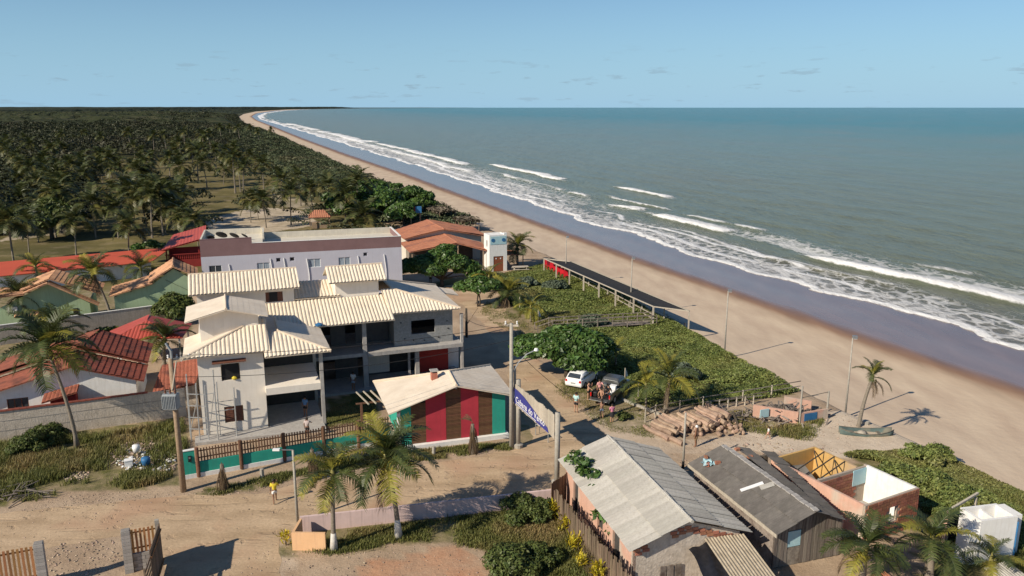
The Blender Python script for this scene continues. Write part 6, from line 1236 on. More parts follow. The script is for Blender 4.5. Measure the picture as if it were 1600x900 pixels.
for k in range(110):
    a, q_ = r.uniform(0, 6.28), abs(r.gauss(0, 1)); x, y = math.cos(a) * q_ * 2.0, math.sin(a) * q_ * 1.3; piece('board', SK, wp, (x, y, .12 + max(0, 1.0 - q_ * .55) * r.uniform(.1, 1)), (R(r.uniform(-25,25)), R(r.uniform(-28,28)), r.uniform(0, 3.14)), (r.uniform(.7,2.0), r.uniform(.06,.16), r.uniform(.03,.06)))
O = G(1140, 657); bp_ = thing('branch_heap', 'heap of thin dry branches on the creeper left of the board heap', 'debris heap', O)
for k in range(46): a = r.uniform(0, 3.14); x, y = r.gauss(1.5, 1.6), r.gauss(.5, .5); piece('branch', SK, bp_, (x, y, .1 + r.uniform(0,.45)), (0, R(r.uniform(-20,20)), a), (r.uniform(.8,2.0), .05, .05))
t = thing('broken_stump', 'dark leaning broken post at the right end of the logs', 'post', G(1155, 668), 0); MB().bar((0,0,0), (-.5,.2,1.2), .16).build('post', 'trunk_dark', t)
O = G(1243, 662); rn = thing('ruined_wall', 'low broken salmon and blue painted walls with two bare posts', 'ruin', O, 20); MB().prism([(-2.6,1.9,0),(.2,.0,0),(.2,0,.9),(-2.6,1.9,1.2)], (.12,.1,0)).build('wall', 'pink_shack', rn); MB().box(.45,3.0,-.1,.05,0,.85).build('wall', 'pink_shack', rn); MB().box(.7,1.9,-.13,-.102,.15,.75).build('blue_paint', 'blue_tank', rn); MB().prism([(.9,2.6,0),(2.8,1.6,0),(2.8,1.6,.9),(.9,2.6,1.2)], (.1,.1,0)).build('wall', 'pink_shack', rn); MB().box(-2.5,-1.7,1.1,1.16,.4,1.05).build('blue_paint', 'light_blue', rn)
MB().tube([(.33,-.05,0),(.33,-.05,HT(1258,662,604))], .07, 7).build('post', 'pole_concrete', rn); MB().tube([(3.15,.2,0),(3.15,.2,2.2)], .08, 7).build('post', 'pole_concrete', rn); MB().bar((.33,-.05,2.1), (3.15,.2,2.15), .04).build('rail', 'grey_wood', rn)
O = G(1352, 684, -.3); bo = thing('rowing_boat', 'old dark green wooden rowing boat on the sand below the palm', 'boat', O, -4); hl = MB(); ns = 13
def ring(u): x = (u - .5) * 3.9; w_ = .62 * (math.sin(math.pi * min(max(u * .92 + .04, 0), 1)) ** .55); sheer = .28 * (2*u - 1)**2; return x, w_, sheer
for i in range(ns):
    u = i/(ns-1); x, w_, sh_ = ring(u); hl.v += [(x,-w_,.5 + sh_), (x,-w_*.82,.2 + sh_*.5), (x,-w_*.4,.02 + sh_*.3), (x,w_*.4,.02 + sh_*.3), (x,w_*.82,.2 + sh_*.5), (x,w_,.5 + sh_)]
for i in range(ns-1):
    for j in range(5): hl.f.append((6*i+j, 6*i+j+1, 6*i+6+j+1, 6*i+6+j))
o = hl.build('hull', 'boat_paint', bo, smooth=True); sm_ = o.modifiers.new('thick', 'SOLIDIFY'); sm_.thickness = .05
for u in (.25,.5,.75): x, w_, sh_ = ring(u); MB().box(x-.12,x+.12,-w_*.9,w_*.9,.36,.4).build('thwart', 'boat_inside', bo)
gn = MB(); gn.tube([(ring(i/12)[0], -ring(i/12)[1], .52 + ring(i/12)[2]) for i in range(13)], .035, 5); gn.build('gunwale', 'boat_inside', bo); gn = MB(); gn.tube([(ring(i/12)[0], ring(i/12)[1], .52 + ring(i/12)[2]) for i in range(13)], .035, 5); gn.build('gunwale', 'boat_inside', bo)
sk = thing('sack', 'pale sack lying inside the rowing boat', 'sack', O + Vector((-.3,0,.35)), 20); MB().lathe([(0,-.1),(.3,-.06),(.36,.08),(.2,.2),(0,.24)], 10).build('bag', 'pale_wood', sk, smooth=True)
st = thing('tree_stump', 'grey stump and sandbags at the foot of the beach palm', 'stump', G(1352, 668, -.3), 0); MB().lathe([(.38,0),(.3,.2),(.32,.55),(0,.6)], 9).build('stump', 'pole_concrete', st)
def rubble(name, px, n, seed, sz, m):
    P = scatter_in(px, n, seed); r_ = np.random.default_rng(seed); base = np.array([[-1,-1,-.6],[1,-1,-.6],[1,1,-.6],[-1,1,-.6],[-.8,-.7,.6],[.7,-.8,.5],[.8,.8,.7],[-.7,.7,.5]]) * .5; fc = np.array([(3,2,1,0),(4,5,6,7),(0,1,5,4),(1,2,6,5),(2,3,7,6),(3,0,4,7)]); Vs, Fs = [], []
    cx, cy = P.mean(0); sp_ = P.std(0).mean()
    for i, p in enumerate(P):
        s = sz * r_.uniform(.4, 1.5); a = r_.uniform(0, 6.28); ca, sa = math.cos(a), math.sin(a); b = base * s * r_.uniform(.5, 1.4, 3) * np.array([1,1,.6]); dd = math.hypot(p[0]-cx, p[1]-cy)/sp_; hgt = max(0, (.38 if sz > .15 else .06) - .2 * dd) * r_.uniform(0, 1); Vs.append(np.stack([b[:,0]*ca - b[:,1]*sa + p[0], b[:,0]*sa + b[:,1]*ca + p[1], b[:,2] + s*.2 + hgt], 1)); Fs.append(fc + 8*i)
    return tag(np_mesh(name, np.concatenate(Vs), np.concatenate(Fs), m), kind='stuff')
rubble('rubble', [(158,716),(195,692),(238,686),(276,698),(276,734),(245,738),(190,732)], 620, 3, .14, 'rubble'); rubble('rubble', [(96,745),(110,735),(140,738),(136,750),(105,752)], 140, 4, .12, 'rubble'); rubble('litter', [(170,720),(195,700),(276,705),(270,736),(200,735)], 90, 5, .17, 'litter_white'); rubble('rubble', [(64,900),(90,850),(190,842),(190,880),(150,905)], 200, 6, .08, 'rubble'); rubble('stones', [(1000,735),(1130,700),(1200,690),(1310,700),(1200,712),(1060,745)], 90, 7, .14, 'rubble'); rubble('clods', [(20,800),(100,775),(200,768),(290,772),(200,785),(90,800)], 300, 8, .05, 'rubble')
rubble('stones', [(300,905),(420,850),(700,850),(900,905)], 260, 11, .06, 'rubble'); rubble('stones', [(0,810),(290,775),(500,752),(700,725),(860,700),(860,740),(500,800),(250,815),(0,860)], 420, 12, .055, 'rubble'); rubble('stones', [(290,772),(560,715),(640,706),(795,692),(800,702),(640,722),(480,745),(400,768),(300,782)], 380, 13, .07, 'rubble'); rubble('stones', [(980,720),(1060,690),(1330,640),(1330,710),(1130,702)], 380, 14, .06, 'rubble')
for lab, x, y, m, s in (('blue plastic drum half buried in the rubble heap', 229, 731, 'blue_tank', .3), ('round white bucket on the rubble heap', 214, 711, 'white_plain', .26)): t = thing('bucket', lab, 'bucket', G(x, y) + Vector((0,0,.25))); MB().lathe([(0,0),(s*.8,0),(s,.3),(s*.95,.5),(0,.5)], 12).build('body', m, t, smooth=True)
t = thing('foam_box', 'white foam box on the near side of the rubble heap', 'box', G(202, 731) + Vector((0,0,.15)), 25); MB().box(-.25,.25,-.2,.2,0,.4).build('body', 'white_plain', t, bevel=.02); MB().box(-.27,.27,-.22,.22,.405,.46).build('lid', 'white_plain', t)
for lab, x, y in (('short concrete stub post left of the walking woman', 410, 748), ('short concrete stub post between palm and striped pavilion', 678, 712)): t = thing('stub_post', lab, 'post', G(x, y), 15, 'stub posts on the verge'); MB().lathe([(.16,0),(.13,.1),(.13,.7),(0,.72)], 8).build('stub', 'pole_concrete', t)
br2 = thing('dry_branches', 'heap of dry fallen palm branches at the left edge of the vacant plot', 'debris heap', G(12, 775))
for k in range(30): piece('branch', SK, br2, (random.gauss(0,1.2), random.gauss(0,.6), .1 + random.uniform(0,.3)), (0, R(random.uniform(-15,15)), random.uniform(0,3.14)), (random.uniform(.8,2.2), .06, .05))
# dune rail fences
def rail_fence(label, px, hgt, z=0, step=2.2):
    P = [G(x, y, z) for x, y in px]; t = thing('rail_fence', label, 'fence')
    for a, b in zip(P, P[1:]):
        n = max(1, int((b - a).length / step))
        for i in range(n): p = a.lerp(b, i/n); MB().tube([(p.x,p.y,-.2),(p.x,p.y,hgt)], .06, 6).build('post', 'pale_wood', t)
        for zz in (hgt * .5, hgt * .92): MB().bar((a.x,a.y,zz), (b.x,b.y,zz), .06).build('rail', 'grey_wood', t)
    return t
rail_fence('grey rail fence bounding the dune creeper behind the logs', [(1008,660),(1024,652),(1098,638),(1160,628),(1205,620),(1250,612)], 1.05); rail_fence('low rail of thin posts crossing the creeper above the board heap', [(1110,640),(1190,630)], .75, 0, .7)
kb = thing('concrete_kerb', 'fallen pale concrete beam beside the pickup parking', 'beam', G(1005, 640)); MB().bar((-1.4,2.0,.1), (1.6,-1.8,.1), .2).build('beam', 'pole_concrete', kb)

# ------------------------------------------------------------------ vehicles
def loft(mb, st):
    "stations (x, halfwidth, zlow, zhigh, tuck) -> closed hull"
    base = len(mb.v); n = 10
    for x, w_, z0, z1, tk_ in st:
        hh = z1 - z0
        for y, z in ((-w_*.92,z0),(-w_,z0 + hh*.25),(-w_,z0 + hh*.62),(-w_*tk_,z1 - hh*.06),(-w_*tk_*.8,z1),(w_*tk_*.8,z1),(w_*tk_,z1 - hh*.06),(w_,z0 + hh*.62),(w_,z0 + hh*.25),(w_*.92,z0)): mb.v.append((x, y, z))
    for i in range(len(st) - 1):
        for j in range(n): j2 = (j+1) % n; mb.f.append((base+i*n+j, base+i*n+j2, base+(i+1)*n+j2, base+(i+1)*n+j))
    mb.f.append(tuple(base + j for j in range(n))); mb.f.append(tuple(base + (len(st)-1)*n + j for j in range(n))[::-1]); return mb
def wheel(par, x, y, r_=.3):
    o = MB().lathe([(r_*.55,-.09),(r_*.95,-.09),(r_,-.06),(r_,.06),(r_*.95,.09),(r_*.55,.09)], 18).build('wheel', 'rubber', par, smooth=True); o.location = (x, y, r_); o.rotation_euler = (R(90),0,0); MB().lathe([(0,-.075),(r_*.6,-.085),(r_*.6,.085),(0,.075)], 12).build('rim', 'galv', o)
wc = thing('hatchback_car', 'white hatchback car parked under the almond tree', 'car', (6.25,67.35,0), 60.5)
loft(MB(), [(-1.92,.72,.42,.82,.95),(-1.86,.80,.26,.90,.97),(-1.4,.83,.22,.93,.97),(0,.84,.2,.92,.97),(1.1,.83,.2,.90,.96),(1.7,.78,.22,.80,.92),(1.93,.66,.3,.66,.9)]).build('body', 'car_white', wc, smooth=False, bevel=.03)
loft(MB(), [(-1.80,.70,.88,1.02,.95),(-1.38,.74,.88,1.34,.84),(-.95,.75,.88,1.42,.84),(0,.75,.88,1.42,.84),(.25,.75,.88,1.42,.84),(.95,.72,.86,.93,.95)]).build('cabin', 'car_white', wc, bevel=.03)
for s_ in (-1, 1):
    g_ = MB(); g_.prism([(-1.35,s_*.752,1.0),(-.45,s_*.757,1.0),(-.45,s_*.675,1.33),(-1.12,s_*.665,1.30)], (0,s_*.02,0)); g_.build('side_window', 'glass', wc); g_ = MB(); g_.prism([(-.36,s_*.757,1.0),(.55,s_*.75,.98),(.1,s_*.67,1.33),(-.36,s_*.675,1.33)], (0,s_*.02,0)); g_.build('side_window', 'glass', wc)
    MB().box(-1.93,-1.86,min(s_*.55,s_*.74),max(s_*.55,s_*.74),.66,.86).build('tail_light', 'tail_red', wc); MB().box(1.72,1.9,min(s_*.45,s_*.7),max(s_*.45,s_*.7),.55,.68).build('headlight', 'white_plain', wc); wheel(wc, -1.15, s_*.78); wheel(wc, 1.2, s_*.78); MB().box(.5,.62,min(s_*.86,s_*.98),max(s_*.86,s_*.98),.95,1.06).build('mirror', 'car_white', wc)
MB().prism([(-1.83,-.58,1.02),(-1.83,.58,1.02),(-1.47,.52,1.31),(-1.47,-.52,1.31)], (-.02,0,.02)).build('rear_window', 'glass', wc); MB().prism([(.92,-.62,.98),(.92,.62,.98),(.32,.55,1.4),(.32,-.55,1.4)], (.03,0,.02)).build('windscreen', 'glass', wc); MB().box(-1.945,-1.90,-.22,.22,.52,.64).build('number_plate', 'galv', wc); MB().lathe([(0,0),(.06,.005),(0,.012)], 10).build('badge', 'galv', wc).matrix_local = Matrix.Translation((-1.87,0,.78)) @ Matrix.Rotation(R(-90),4,'Y')
pu = thing('pickup_truck', 'dark silver pickup truck with its tailgate lowered on the grass', 'pickup', (8.45,63.95,0), 60.5)
loft(MB(), [(-.35,.88,.42,1.08,.97),(.0,.89,.4,1.1,.97),(1.4,.89,.4,1.08,.97),(2.2,.85,.42,1.0,.94),(2.5,.72,.48,.85,.92)]).build('body', 'car_silver', pu, bevel=.03); loft(MB(), [(-.35,.78,1.04,1.55,.88),(-.15,.80,1.04,1.74,.84),(.75,.80,1.04,1.75,.84),(1.0,.79,1.04,1.66,.86),(1.6,.76,1.02,1.1,.95)]).build('cabin', 'car_silver', pu, bevel=.03)
bd = MB(); bd.box(-2.45,-.36,-.88,-.80,.45,1.06); bd.box(-2.45,-.36,.80,.88,.45,1.06); bd.box(-2.45,-.36,-.80,.80,.45,.58); bd.box(-.44,-.36,-.8,.8,.58,1.06); bd.build('cargo_bed', 'car_silver', pu); MB().box(-2.40,-.46,-.78,.78,.582,.60).build('bed_liner', 'black', pu); MB().box(-2.98,-2.47,-.8,.8,.54,.60).build('tailgate', 'car_silver', pu, bevel=.02)
for s_ in (-1, 1):
    g_ = MB(); g_.prism([(-.25,s_*.80,1.14),(.55,s_*.815,1.14),(.5,s_*.71,1.62),(-.12,s_*.70,1.62)], (0,s_*.02,0)); g_.build('side_window', 'glass', pu); g_ = MB(); g_.prism([(.63,s_*.815,1.14),(1.35,s_*.79,1.13),(.9,s_*.70,1.6),(.58,s_*.71,1.62)], (0,s_*.02,0)); g_.build('side_window', 'glass', pu)
    wheel(pu, -1.45, s_*.82, .36); wheel(pu, 1.65, s_*.82, .36); MB().box(-2.48,-2.44,min(s_*.78,s_*.88),max(s_*.78,s_*.88),.7,1.02).build('tail_light', 'tail_red', pu); MB().box(2.35,2.47,min(s_*.5,s_*.72),max(s_*.5,s_*.72),.68,.82).build('headlight', 'white_plain', pu); MB().box(.9,1.04,min(s_*.92,s_*1.06),max(s_*.92,s_*1.06),1.08,1.22).build('mirror', 'black', pu)
MB().prism([(1.57,-.66,1.12),(1.57,.66,1.12),(1.02,.58,1.62),(1.02,-.58,1.62)], (.03,0,.02)).build('windscreen', 'glass', pu); MB().prism([(-.37,-.62,1.14),(-.37,.62,1.14),(-.22,.56,1.62),(-.22,-.56,1.62)], (-.02,0,.01)).build('rear_window', 'glass', pu); MB().box(-2.62,-2.46,-.85,.85,.4,.5).build('bumper', 'galv', pu)
cb = thing('cool_box', 'white rounded cool box standing in the pickup bed behind the cab', 'box', (8.45,63.95,0), 60.5); MB().box(-.95,-.55,-.72,-.2,.6,1.25).build('body', 'white_plain', cb, bevel=.08); MB().box(-.96,-.54,-.73,-.19,1.26,1.33).build('lid', 'white_plain', cb)
bk = thing('dark_bag', 'black bag on the left side of the pickup bed', 'bag', (8.45,63.95,0), 60.5); MB().box(-2.3,-1.75,.35,.75,.6,1.05).build('bag', 'black', bk, bevel=.1)

# ------------------------------------------------------------------ people
def skin_obj(name, pts, edges, rad, material, parent, root=0):
    me = bpy.data.meshes.new(name); bm = bmesh.new(); ly = bm.verts.layers.skin.verify(); vs_ = [bm.verts.new(p) for p in pts]; [bm.edges.new((vs_[a], vs_[b])) for a, b in edges]
    for v, r_ in zip(vs_, rad): v[ly].radius = (r_, r_) if not isinstance(r_, tuple) else r_; v[ly].use_root = False
    vs_[root][ly].use_root = True; bm.to_mesh(me); bm.free(); me.materials.append(M[material]); o = bpy.data.objects.new(name, me); COL.objects.link(o); o.parent = parent
    s_ = o.modifiers.new('skin', 'SKIN'); s_.use_smooth_shade = True; b = o.modifiers.new('smooth', 'SUBSURF'); b.levels = 1; b.render_levels = 1; return o
def person(label, loc, rz, hgt, top, bottom, skin='skin_tan', legs='stand', arms=('down','down'), hair='short', long_bottom=False, hat=None, skirt=False):
    "faces local +y"
    t = thing('person', label, 'person', loc, rz, 'people'); k = hgt / 1.7
    J = dict(pel=(0,0,.92), waist=(0,0,1.06), chest=(0,.01,1.28), neck=(0,0,1.44), head=(0,.02,1.56), crown=(0,.01,1.66))
    for s_, sd_ in ((-1,'l'), (1,'r')):
        J['hip'+sd_] = (s_*.09,0,.88)
        if legs == 'stand': J['kn'+sd_] = (s_*.1,.02,.48); J['an'+sd_] = (s_*.11,-.01,.08); J['toe'+sd_] = (s_*.13,.14,.03)
        elif legs == 'walk': f_ = s_*.22; J['kn'+sd_] = (s_*.09,f_*.6 + .05,.50); J['an'+sd_] = (s_*.09,f_*1.3,.09 + (.04 if s_ < 0 else 0)); J['toe'+sd_] = (s_*.1,f_*1.3 + .15,.03)
        else: J['kn'+sd_] = (s_*.13,.40,.92); J['an'+sd_] = (s_*.13,.45,.50); J['toe'+sd_] = (s_*.13,.58,.46)
        a_ = arms[0 if s_ < 0 else 1]; J['sh'+sd_] = (s_*.18,0,1.39)
        if a_ == 'down': J['el'+sd_] = (s_*.24,-.03,1.10); J['wr'+sd_] = (s_*.25,.05,.86); hd_ = (0,.03,-1)
        elif a_ == 'reach': J['el'+sd_] = (s_*.24,.22,1.22); J['wr'+sd_] = (s_*.16,.44,1.12); hd_ = (0,1,-.2)
        elif a_ == 'fold': J['el'+sd_] = (s_*.25,.04,1.12); J['wr'+sd_] = (s_*.05,.19,1.14); hd_ = (-s_*1,.1,0)
        else: J['el'+sd_] = (s_*.30,.05,1.16); J['wr'+sd_] = (s_*.2,.18,1.42); hd_ = (-s_*.2,.2,1)
        w_ = Vector(J['wr'+sd_]); d_ = Vector(hd_).normalized(); J['ha'+sd_] = tuple(w_ + d_*.07)
        sv_ = d_.cross(Vector((1,0,.2))).normalized()
        for fi in range(4): b_ = w_ + d_*.09 + sv_*(fi - 1.5)*.02; J['f%d%s' % (fi, sd_)] = tuple(b_ + d_*(.05 + .012*(fi in (1,2))) + Vector((0,.015,0)))
        J['th'+sd_] = tuple(w_ + d_*.06 + sv_*.055)
    if legs == 'sit':
        J['pel'] = (0,0,.92)
    E_ = [('pel','waist'),('waist','chest'),('chest','neck'),('neck','head'),('head','crown')]
    for sd_ in 'lr': E_ += [('pel','hip'+sd_),('hip'+sd_,'kn'+sd_),('kn'+sd_,'an'+sd_),('an'+sd_,'toe'+sd_),('chest','sh'+sd_),('sh'+sd_,'el'+sd_),('el'+sd_,'wr'+sd_),('wr'+sd_,'ha'+sd_)] + [('ha'+sd_,'f%d%s' % (fi, sd_)) for fi in range(4)] + [('ha'+sd_,'th'+sd_)]
    rd = dict(pel=.14, waist=.115, chest=.14, neck=.055, head=.095, crown=.07, hip=.095, kn=.06, an=.042, toe=.035, sh=.062, el=.042, wr=.03, ha=.03, th=.010); names = list(J); ix = {n: i for i, n in enumerate(names)}
    def rr_(n): 
        for q_ in (n, n[:-1]):
            if q_ in rd: return rd[q_]
        return .009
    sc = lambda p: tuple(c * k for c in p); skin_obj('body', [sc(J[n]) for n in names], [(ix[a], ix[b]) for a, b in E_], [rr_(n) * k for n in names], skin, t, ix['pel'])
    mid = lambda a, b, f: tuple(Vector(a).lerp(Vector(b), f))
    if top:
        S = [J['waist'], J['chest'], (0,0,1.40), J['shl'], mid(J['shl'], J['ell'], .75), J['shr'], mid(J['shr'], J['elr'], .75), (0,0,.94)]; skin_obj('shirt', [sc(p) for p in S], [(7,0),(0,1),(1,2),(1,3),(3,4),(1,5),(5,6)], [r_ * k for r_ in (.145,.165,.09,.085,.068,.085,.068,.155)], top, t, 1)
    if bottom:
        f_ = .95 if long_bottom else .62
        if skirt: MB().lathe([(.13*k,1.0*k),(.17*k,.9*k),(.2*k,.7*k),(.21*k,.56*k)], 12).build('skirt', bottom, t, smooth=True)
        else:
            S = [(0,0,1.0), J['pel'], J['hipl'], mid(J['hipl'], J['knl'], f_), J['hipr'], mid(J['hipr'], J['knr'], f_)]; skin_obj('shorts', [sc(p) for p in S], [(0,1),(1,2),(2,3),(1,4),(4,5)], [r_ * k for r_ in (.13,.165,.12,.092,.12,.092)], bottom, t, 1)
    hx = MB().lathe([(.101*k,-.02*k),(.115*k,.03*k),(.105*k,.09*k),(.06*k,.135*k),(0,.15*k)], 10, (0,-.012*k,1.565*k)); hx.build('hair' if not hat else 'cap', hat or 'hair', t, smooth=True)
    if hair == 'long': MB().tube([(0,-.08*k,1.62*k),(0,-.11*k,1.5*k),(0,-.12*k,1.34*k)], [.07*k,.075*k,.04*k], 8).build('hair', 'hair', t, smooth=True)
    if hair == 'bun': MB().lathe([(0,-.05),(.05,0),(0,.05)], 8, (0,-.1*k,1.66*k)).build('hair', 'hair', t, smooth=True)
    return t
person('woman in yellow top and white shorts walking along the dirt road', G(430, 786), 20, 1.62, 'cloth_yellow', 'cloth_white', 'skin_brown', 'walk', ('down','up'), 'bun')
person('man in pale aqua shirt and black shorts standing by the white car', G(900, 645), -30, 1.76, 'cloth_aqua', 'cloth_black', 'skin_tan', 'stand', ('down','down'))
person('woman in denim shorts leaning over the open tailgate', G(940, 654), 10, 1.62, 'skin_tan', 'cloth_denim', 'skin_tan', 'stand', ('reach','reach'), 'long')
person('person in pink top and dark skirt watching beside the pickup', G(956, 660), 25, 1.55, 'cloth_pink', 'cloth_black', 'skin_tan', 'stand', ('fold','fold'), 'short', skirt=True)
person('shirtless man in brown shorts and white cap by the log pile', G(1087, 698), 60, 1.66, None, 'cloth_brown', 'skin_brown', 'stand', ('down','fold'), hat='cloth_white', long_bottom=True)
person('small child in white walking on the sand past the logs', G(1200, 686), 80, 1.0, 'cloth_white', 'cloth_rose', 'skin_tan', 'walk')
pd = Vector((math.cos(R(60.5)), math.sin(R(60.5)), 0)); pn = Vector((-pd.y, pd.x, 0)); pc_ = Vector((8.45,63.95,0))
person('person in rose shirt sitting on the side of the pickup bed', pc_ - pd*1.3 + pn*.55 + Vector((0,0,.18)), 200, 1.66, 'cloth_rose', 'cloth_black', 'skin_tan', 'sit', ('reach','down'))
person('shirtless person sitting in the pickup bed near the tailgate', pc_ - pd*1.95 + pn*.1 + Vector((0,0,-.28)), 160, 1.62, None, 'cloth_black', 'skin_tan', 'sit', ('reach','reach'))
person('person in black shirt sitting at the front of the pickup bed', pc_ - pd*.95 - pn*.1 + Vector((0,0,-.26)), 150, 1.66, 'cloth_black', 'cloth_denim', 'skin_tan', 'sit', ('reach','down'), 'long')
person('person behind the pickup reaching up beside the white car', pc_ - pd*1.7 + pn*1.35, 220, 1.66, None, 'cloth_black', 'skin_tan', 'stand', ('up','reach'))
person('person in greyish shirt standing inside the picket fence', G(481, 684), -10, 1.62, 'cloth_grey', 'cloth_black', 'skin_brown', 'stand', ('down','reach'))
person('person in white shirt under the almond tree by the hotel', G(673, 443), 180, 1.7, 'cloth_white', 'cloth_black', 'skin_brown', 'stand')
hq = lambda x, y, z=.2: HO + Vector((x * math.cos(R(20)) - y * math.sin(R(20)), x * math.sin(R(20)) + y * math.cos(R(20)), z))
person('person in blue shirt standing deep in the shaded veranda', hq(7.5,1.2), 160, 1.7, 'cloth_blue', 'cloth_black', 'skin_brown', 'stand'); person('person in white clothes in the dark courtyard veranda', hq(12.0,5.9), 160, 1.7, 'cloth_white', 'cloth_denim', 'skin_brown', 'stand')
# ------------------------------------------------------------------ plants in their places
def palm_px(label, bx, by, ty, tx=None, z=0.0, **k):
    b = G(bx, by, z); hh = HT(bx, by, ty, z) - z; bend = (0, 0)
    if tx is not None: bend = ((tx - bx) / FPX * b.y * 1.0 - (hh * (bx - 800) / 5400.0) * 0 , 0)
    return palm(label, b, hh, bend, **k)
palm_px('tall dark coconut palm in front of the white tiled house', 121, 700, 545, 92, scale=1.2, fronds=26, seed=1, yellow=.06, dead=4, r0=.15)
palm_px('smaller coconut palm beside the peach wall with whitewashed trunk', 502 + 20, 860, 742, 527, scale=.82, fronds=17, seed=2, yellow=.5, dead=4, r0=.15, white=1)
palm_px('larger coconut palm in the garden with drooping green fronds', 623, 840, 718, 606, scale=1.02, fronds=24, seed=3, yellow=.38, dead=3, r0=.16, white=1)
palm_px('single windblown coconut palm at the edge of the sand above the boat', 1341, 672, 588, 1356, z=-.3, scale=.56, fronds=15, seed=4, yellow=.3, dead=6, r0=.16, keep=lambda a, l: l < 3 or a < 120 or a > 300)
palm_px('coconut palm growing beside the white tower', 809, 414, 385, 808, scale=1.15, fronds=17, seed=5, yellow=.15, dead=1, r0=.16)
palm_px('coconut palm in front of the left green house', 46, 515, 462, 36, scale=1.0, fronds=16, seed=6, yellow=.25, dead=2)
palm_px('tall slender coconut palm between the two green houses', 176, 508, 428, 154, scale=1.05, fronds=18, seed=7, yellow=.12, dead=2, r0=.17)
palm_px('low bushy palm at the foot of the grey boundary wall', 90, 545, 510, 88, scale=1.15, fronds=16, seed=8, yellow=.2, dead=1)
palm_px('palm behind the transformer next to the red carport', 257, 572, 530, 262, scale=1.0, fronds=16, seed=9, yellow=.2, dead=0)
palm_px('low palm at the bottom right with broad fronds beside the ruin', 1346, 918, 856, 1346, scale=.82, fronds=22, seed=10, yellow=.08, dead=2)
palm_px('low palm between the tile stack and the white tank', 1452, 905, 845, 1448, scale=.78, fronds=16, seed=11, yellow=.1, dead=2)
palm_px('short palm growing in the dune creeper behind the logs', 1040, 645, 592, 1044, scale=1.0, fronds=14, seed=12, yellow=.5, dead=1, nuts=0)
palm_px('young yellowish palm beside the yellow flag and pickup', 1009, 640, 604, 1008, scale=.8, fronds=10, seed=13, yellow=.7, dead=0, nuts=0, r0=.1)
palm_px('young palm half hidden behind the big almond tree', 962, 575, 552, 962, scale=.7, fronds=9, seed=14, yellow=.7, dead=0, nuts=0, r0=.1)
palm_px('small palm by the white flag before the boardwalk', 829, 503, 482, 829, scale=.8, fronds=11, seed=15, yellow=.6, dead=1, nuts=0, r0=.1)
palm_px('bushy palm beside the two yellow flags', 793, 478, 460, 793, scale=1.1, fronds=15, seed=16, yellow=.3, dead=3, nuts=0, r0=.12)
palm_px('young palm in the shade before the white tower', 764, 452, 434, 764, scale=.95, fronds=10, seed=17, yellow=.5, dead=0, nuts=0, r0=.1)
palm_px('ragged little palm at the bottom right corner', 1545, 900, 876, 1545, scale=.6, fronds=11, seed=18, yellow=.3, dead=3, nuts=0, r0=.1)
palm_px('small palm between the red wall and the left green house', 62, 452, 418, 60, scale=1.0, fronds=12, seed=19, yellow=.35, dead=0, nuts=0)
palm_px('bushy palm beside the tan roof of the right green house', 222, 440, 420, 222, scale=1.1, fronds=14, seed=20, yellow=.4, dead=0, nuts=0)
# grove behind: prominent palms first, then the rest of the plantation
grove = [(24,428,347,14),(47,408,350,46),(120,405,345,118),(203,418,355,196),(310,385,345,318),(255,368,300,250),(238,372,305,234),(286,378,338,282),(210,360,318,208),(66,355,322,66),(95,352,320,97),(368,302,245,362),(376,300,252,378),(243,345,296,240),(60,378,342,60),(150,372,318,150),(185,372,326,188),(268,352,304,262),(392,348,312,394),(404,344,318,402),(424,212,203,424),(442,330,282,442),(455,352,302,455),(470,322,276,470),(490,340,298,490),(515,330,290,516),(540,350,305,540),(565,362,338,565),(416,356,312,416),(318,250,208,318),(330,246,206,332),(310,285,238,310),(346,220,199,346),(360,216,198,358),(375,222,200,372),(392,218,200,392),(405,224,206,405),(205,240,205,206),(242,250,212,240),(262,246,208,262),(290,240,206,292)]
r = random.Random(21)
while len(grove) < 135:
    x = r.uniform(0, 560); y = r.choice([r.uniform(228, 300), r.uniform(250, 372)])
    if x > 330 + (y - 200) * 1.0 and y < 300: continue
    if 300 < x < 480 and 318 < y < 365 and r.random() < .8: continue
    if x > 300 and y > 350: continue
    h_ = r.uniform(4.5, 8.5); g_ = G(x, y)
    grove.append((x, y, None, h_))
for i, g_ in enumerate(grove):
    b = G(g_[0], g_[1]); hh = HT(g_[0], g_[1], g_[2]) if g_[2] is not None else g_[3]; hh = min(max(hh, 3.0), 11)
    lab_ = {0: 'plantation palm at the far left beyond the red roofed shed', 1: 'plantation palm with a near twin just beyond the red shed at left', 2: 'plantation palm behind the middle of the red roofed shed', 3: 'palm rising in front of the right end of the red shed', 4: 'palm immediately behind the red annexe beside the hotel', 11: 'taller of two close palms standing alone in the olive clearing', 12: 'shorter of two close palms standing alone in the olive clearing', 20: 'lone palm out on the open sand of the far beach', 29: 'left palm of the pair on the skyline of the dark forest', 27: 'palm just behind the back parapet of the hotel'}.get(i, 'coconut palm of the plantation inland of the hotel')
    far_palm(b, hh, r.uniform(1.15, 1.6), i, lab_, 'palms of the plantation', r.uniform(0, 360))
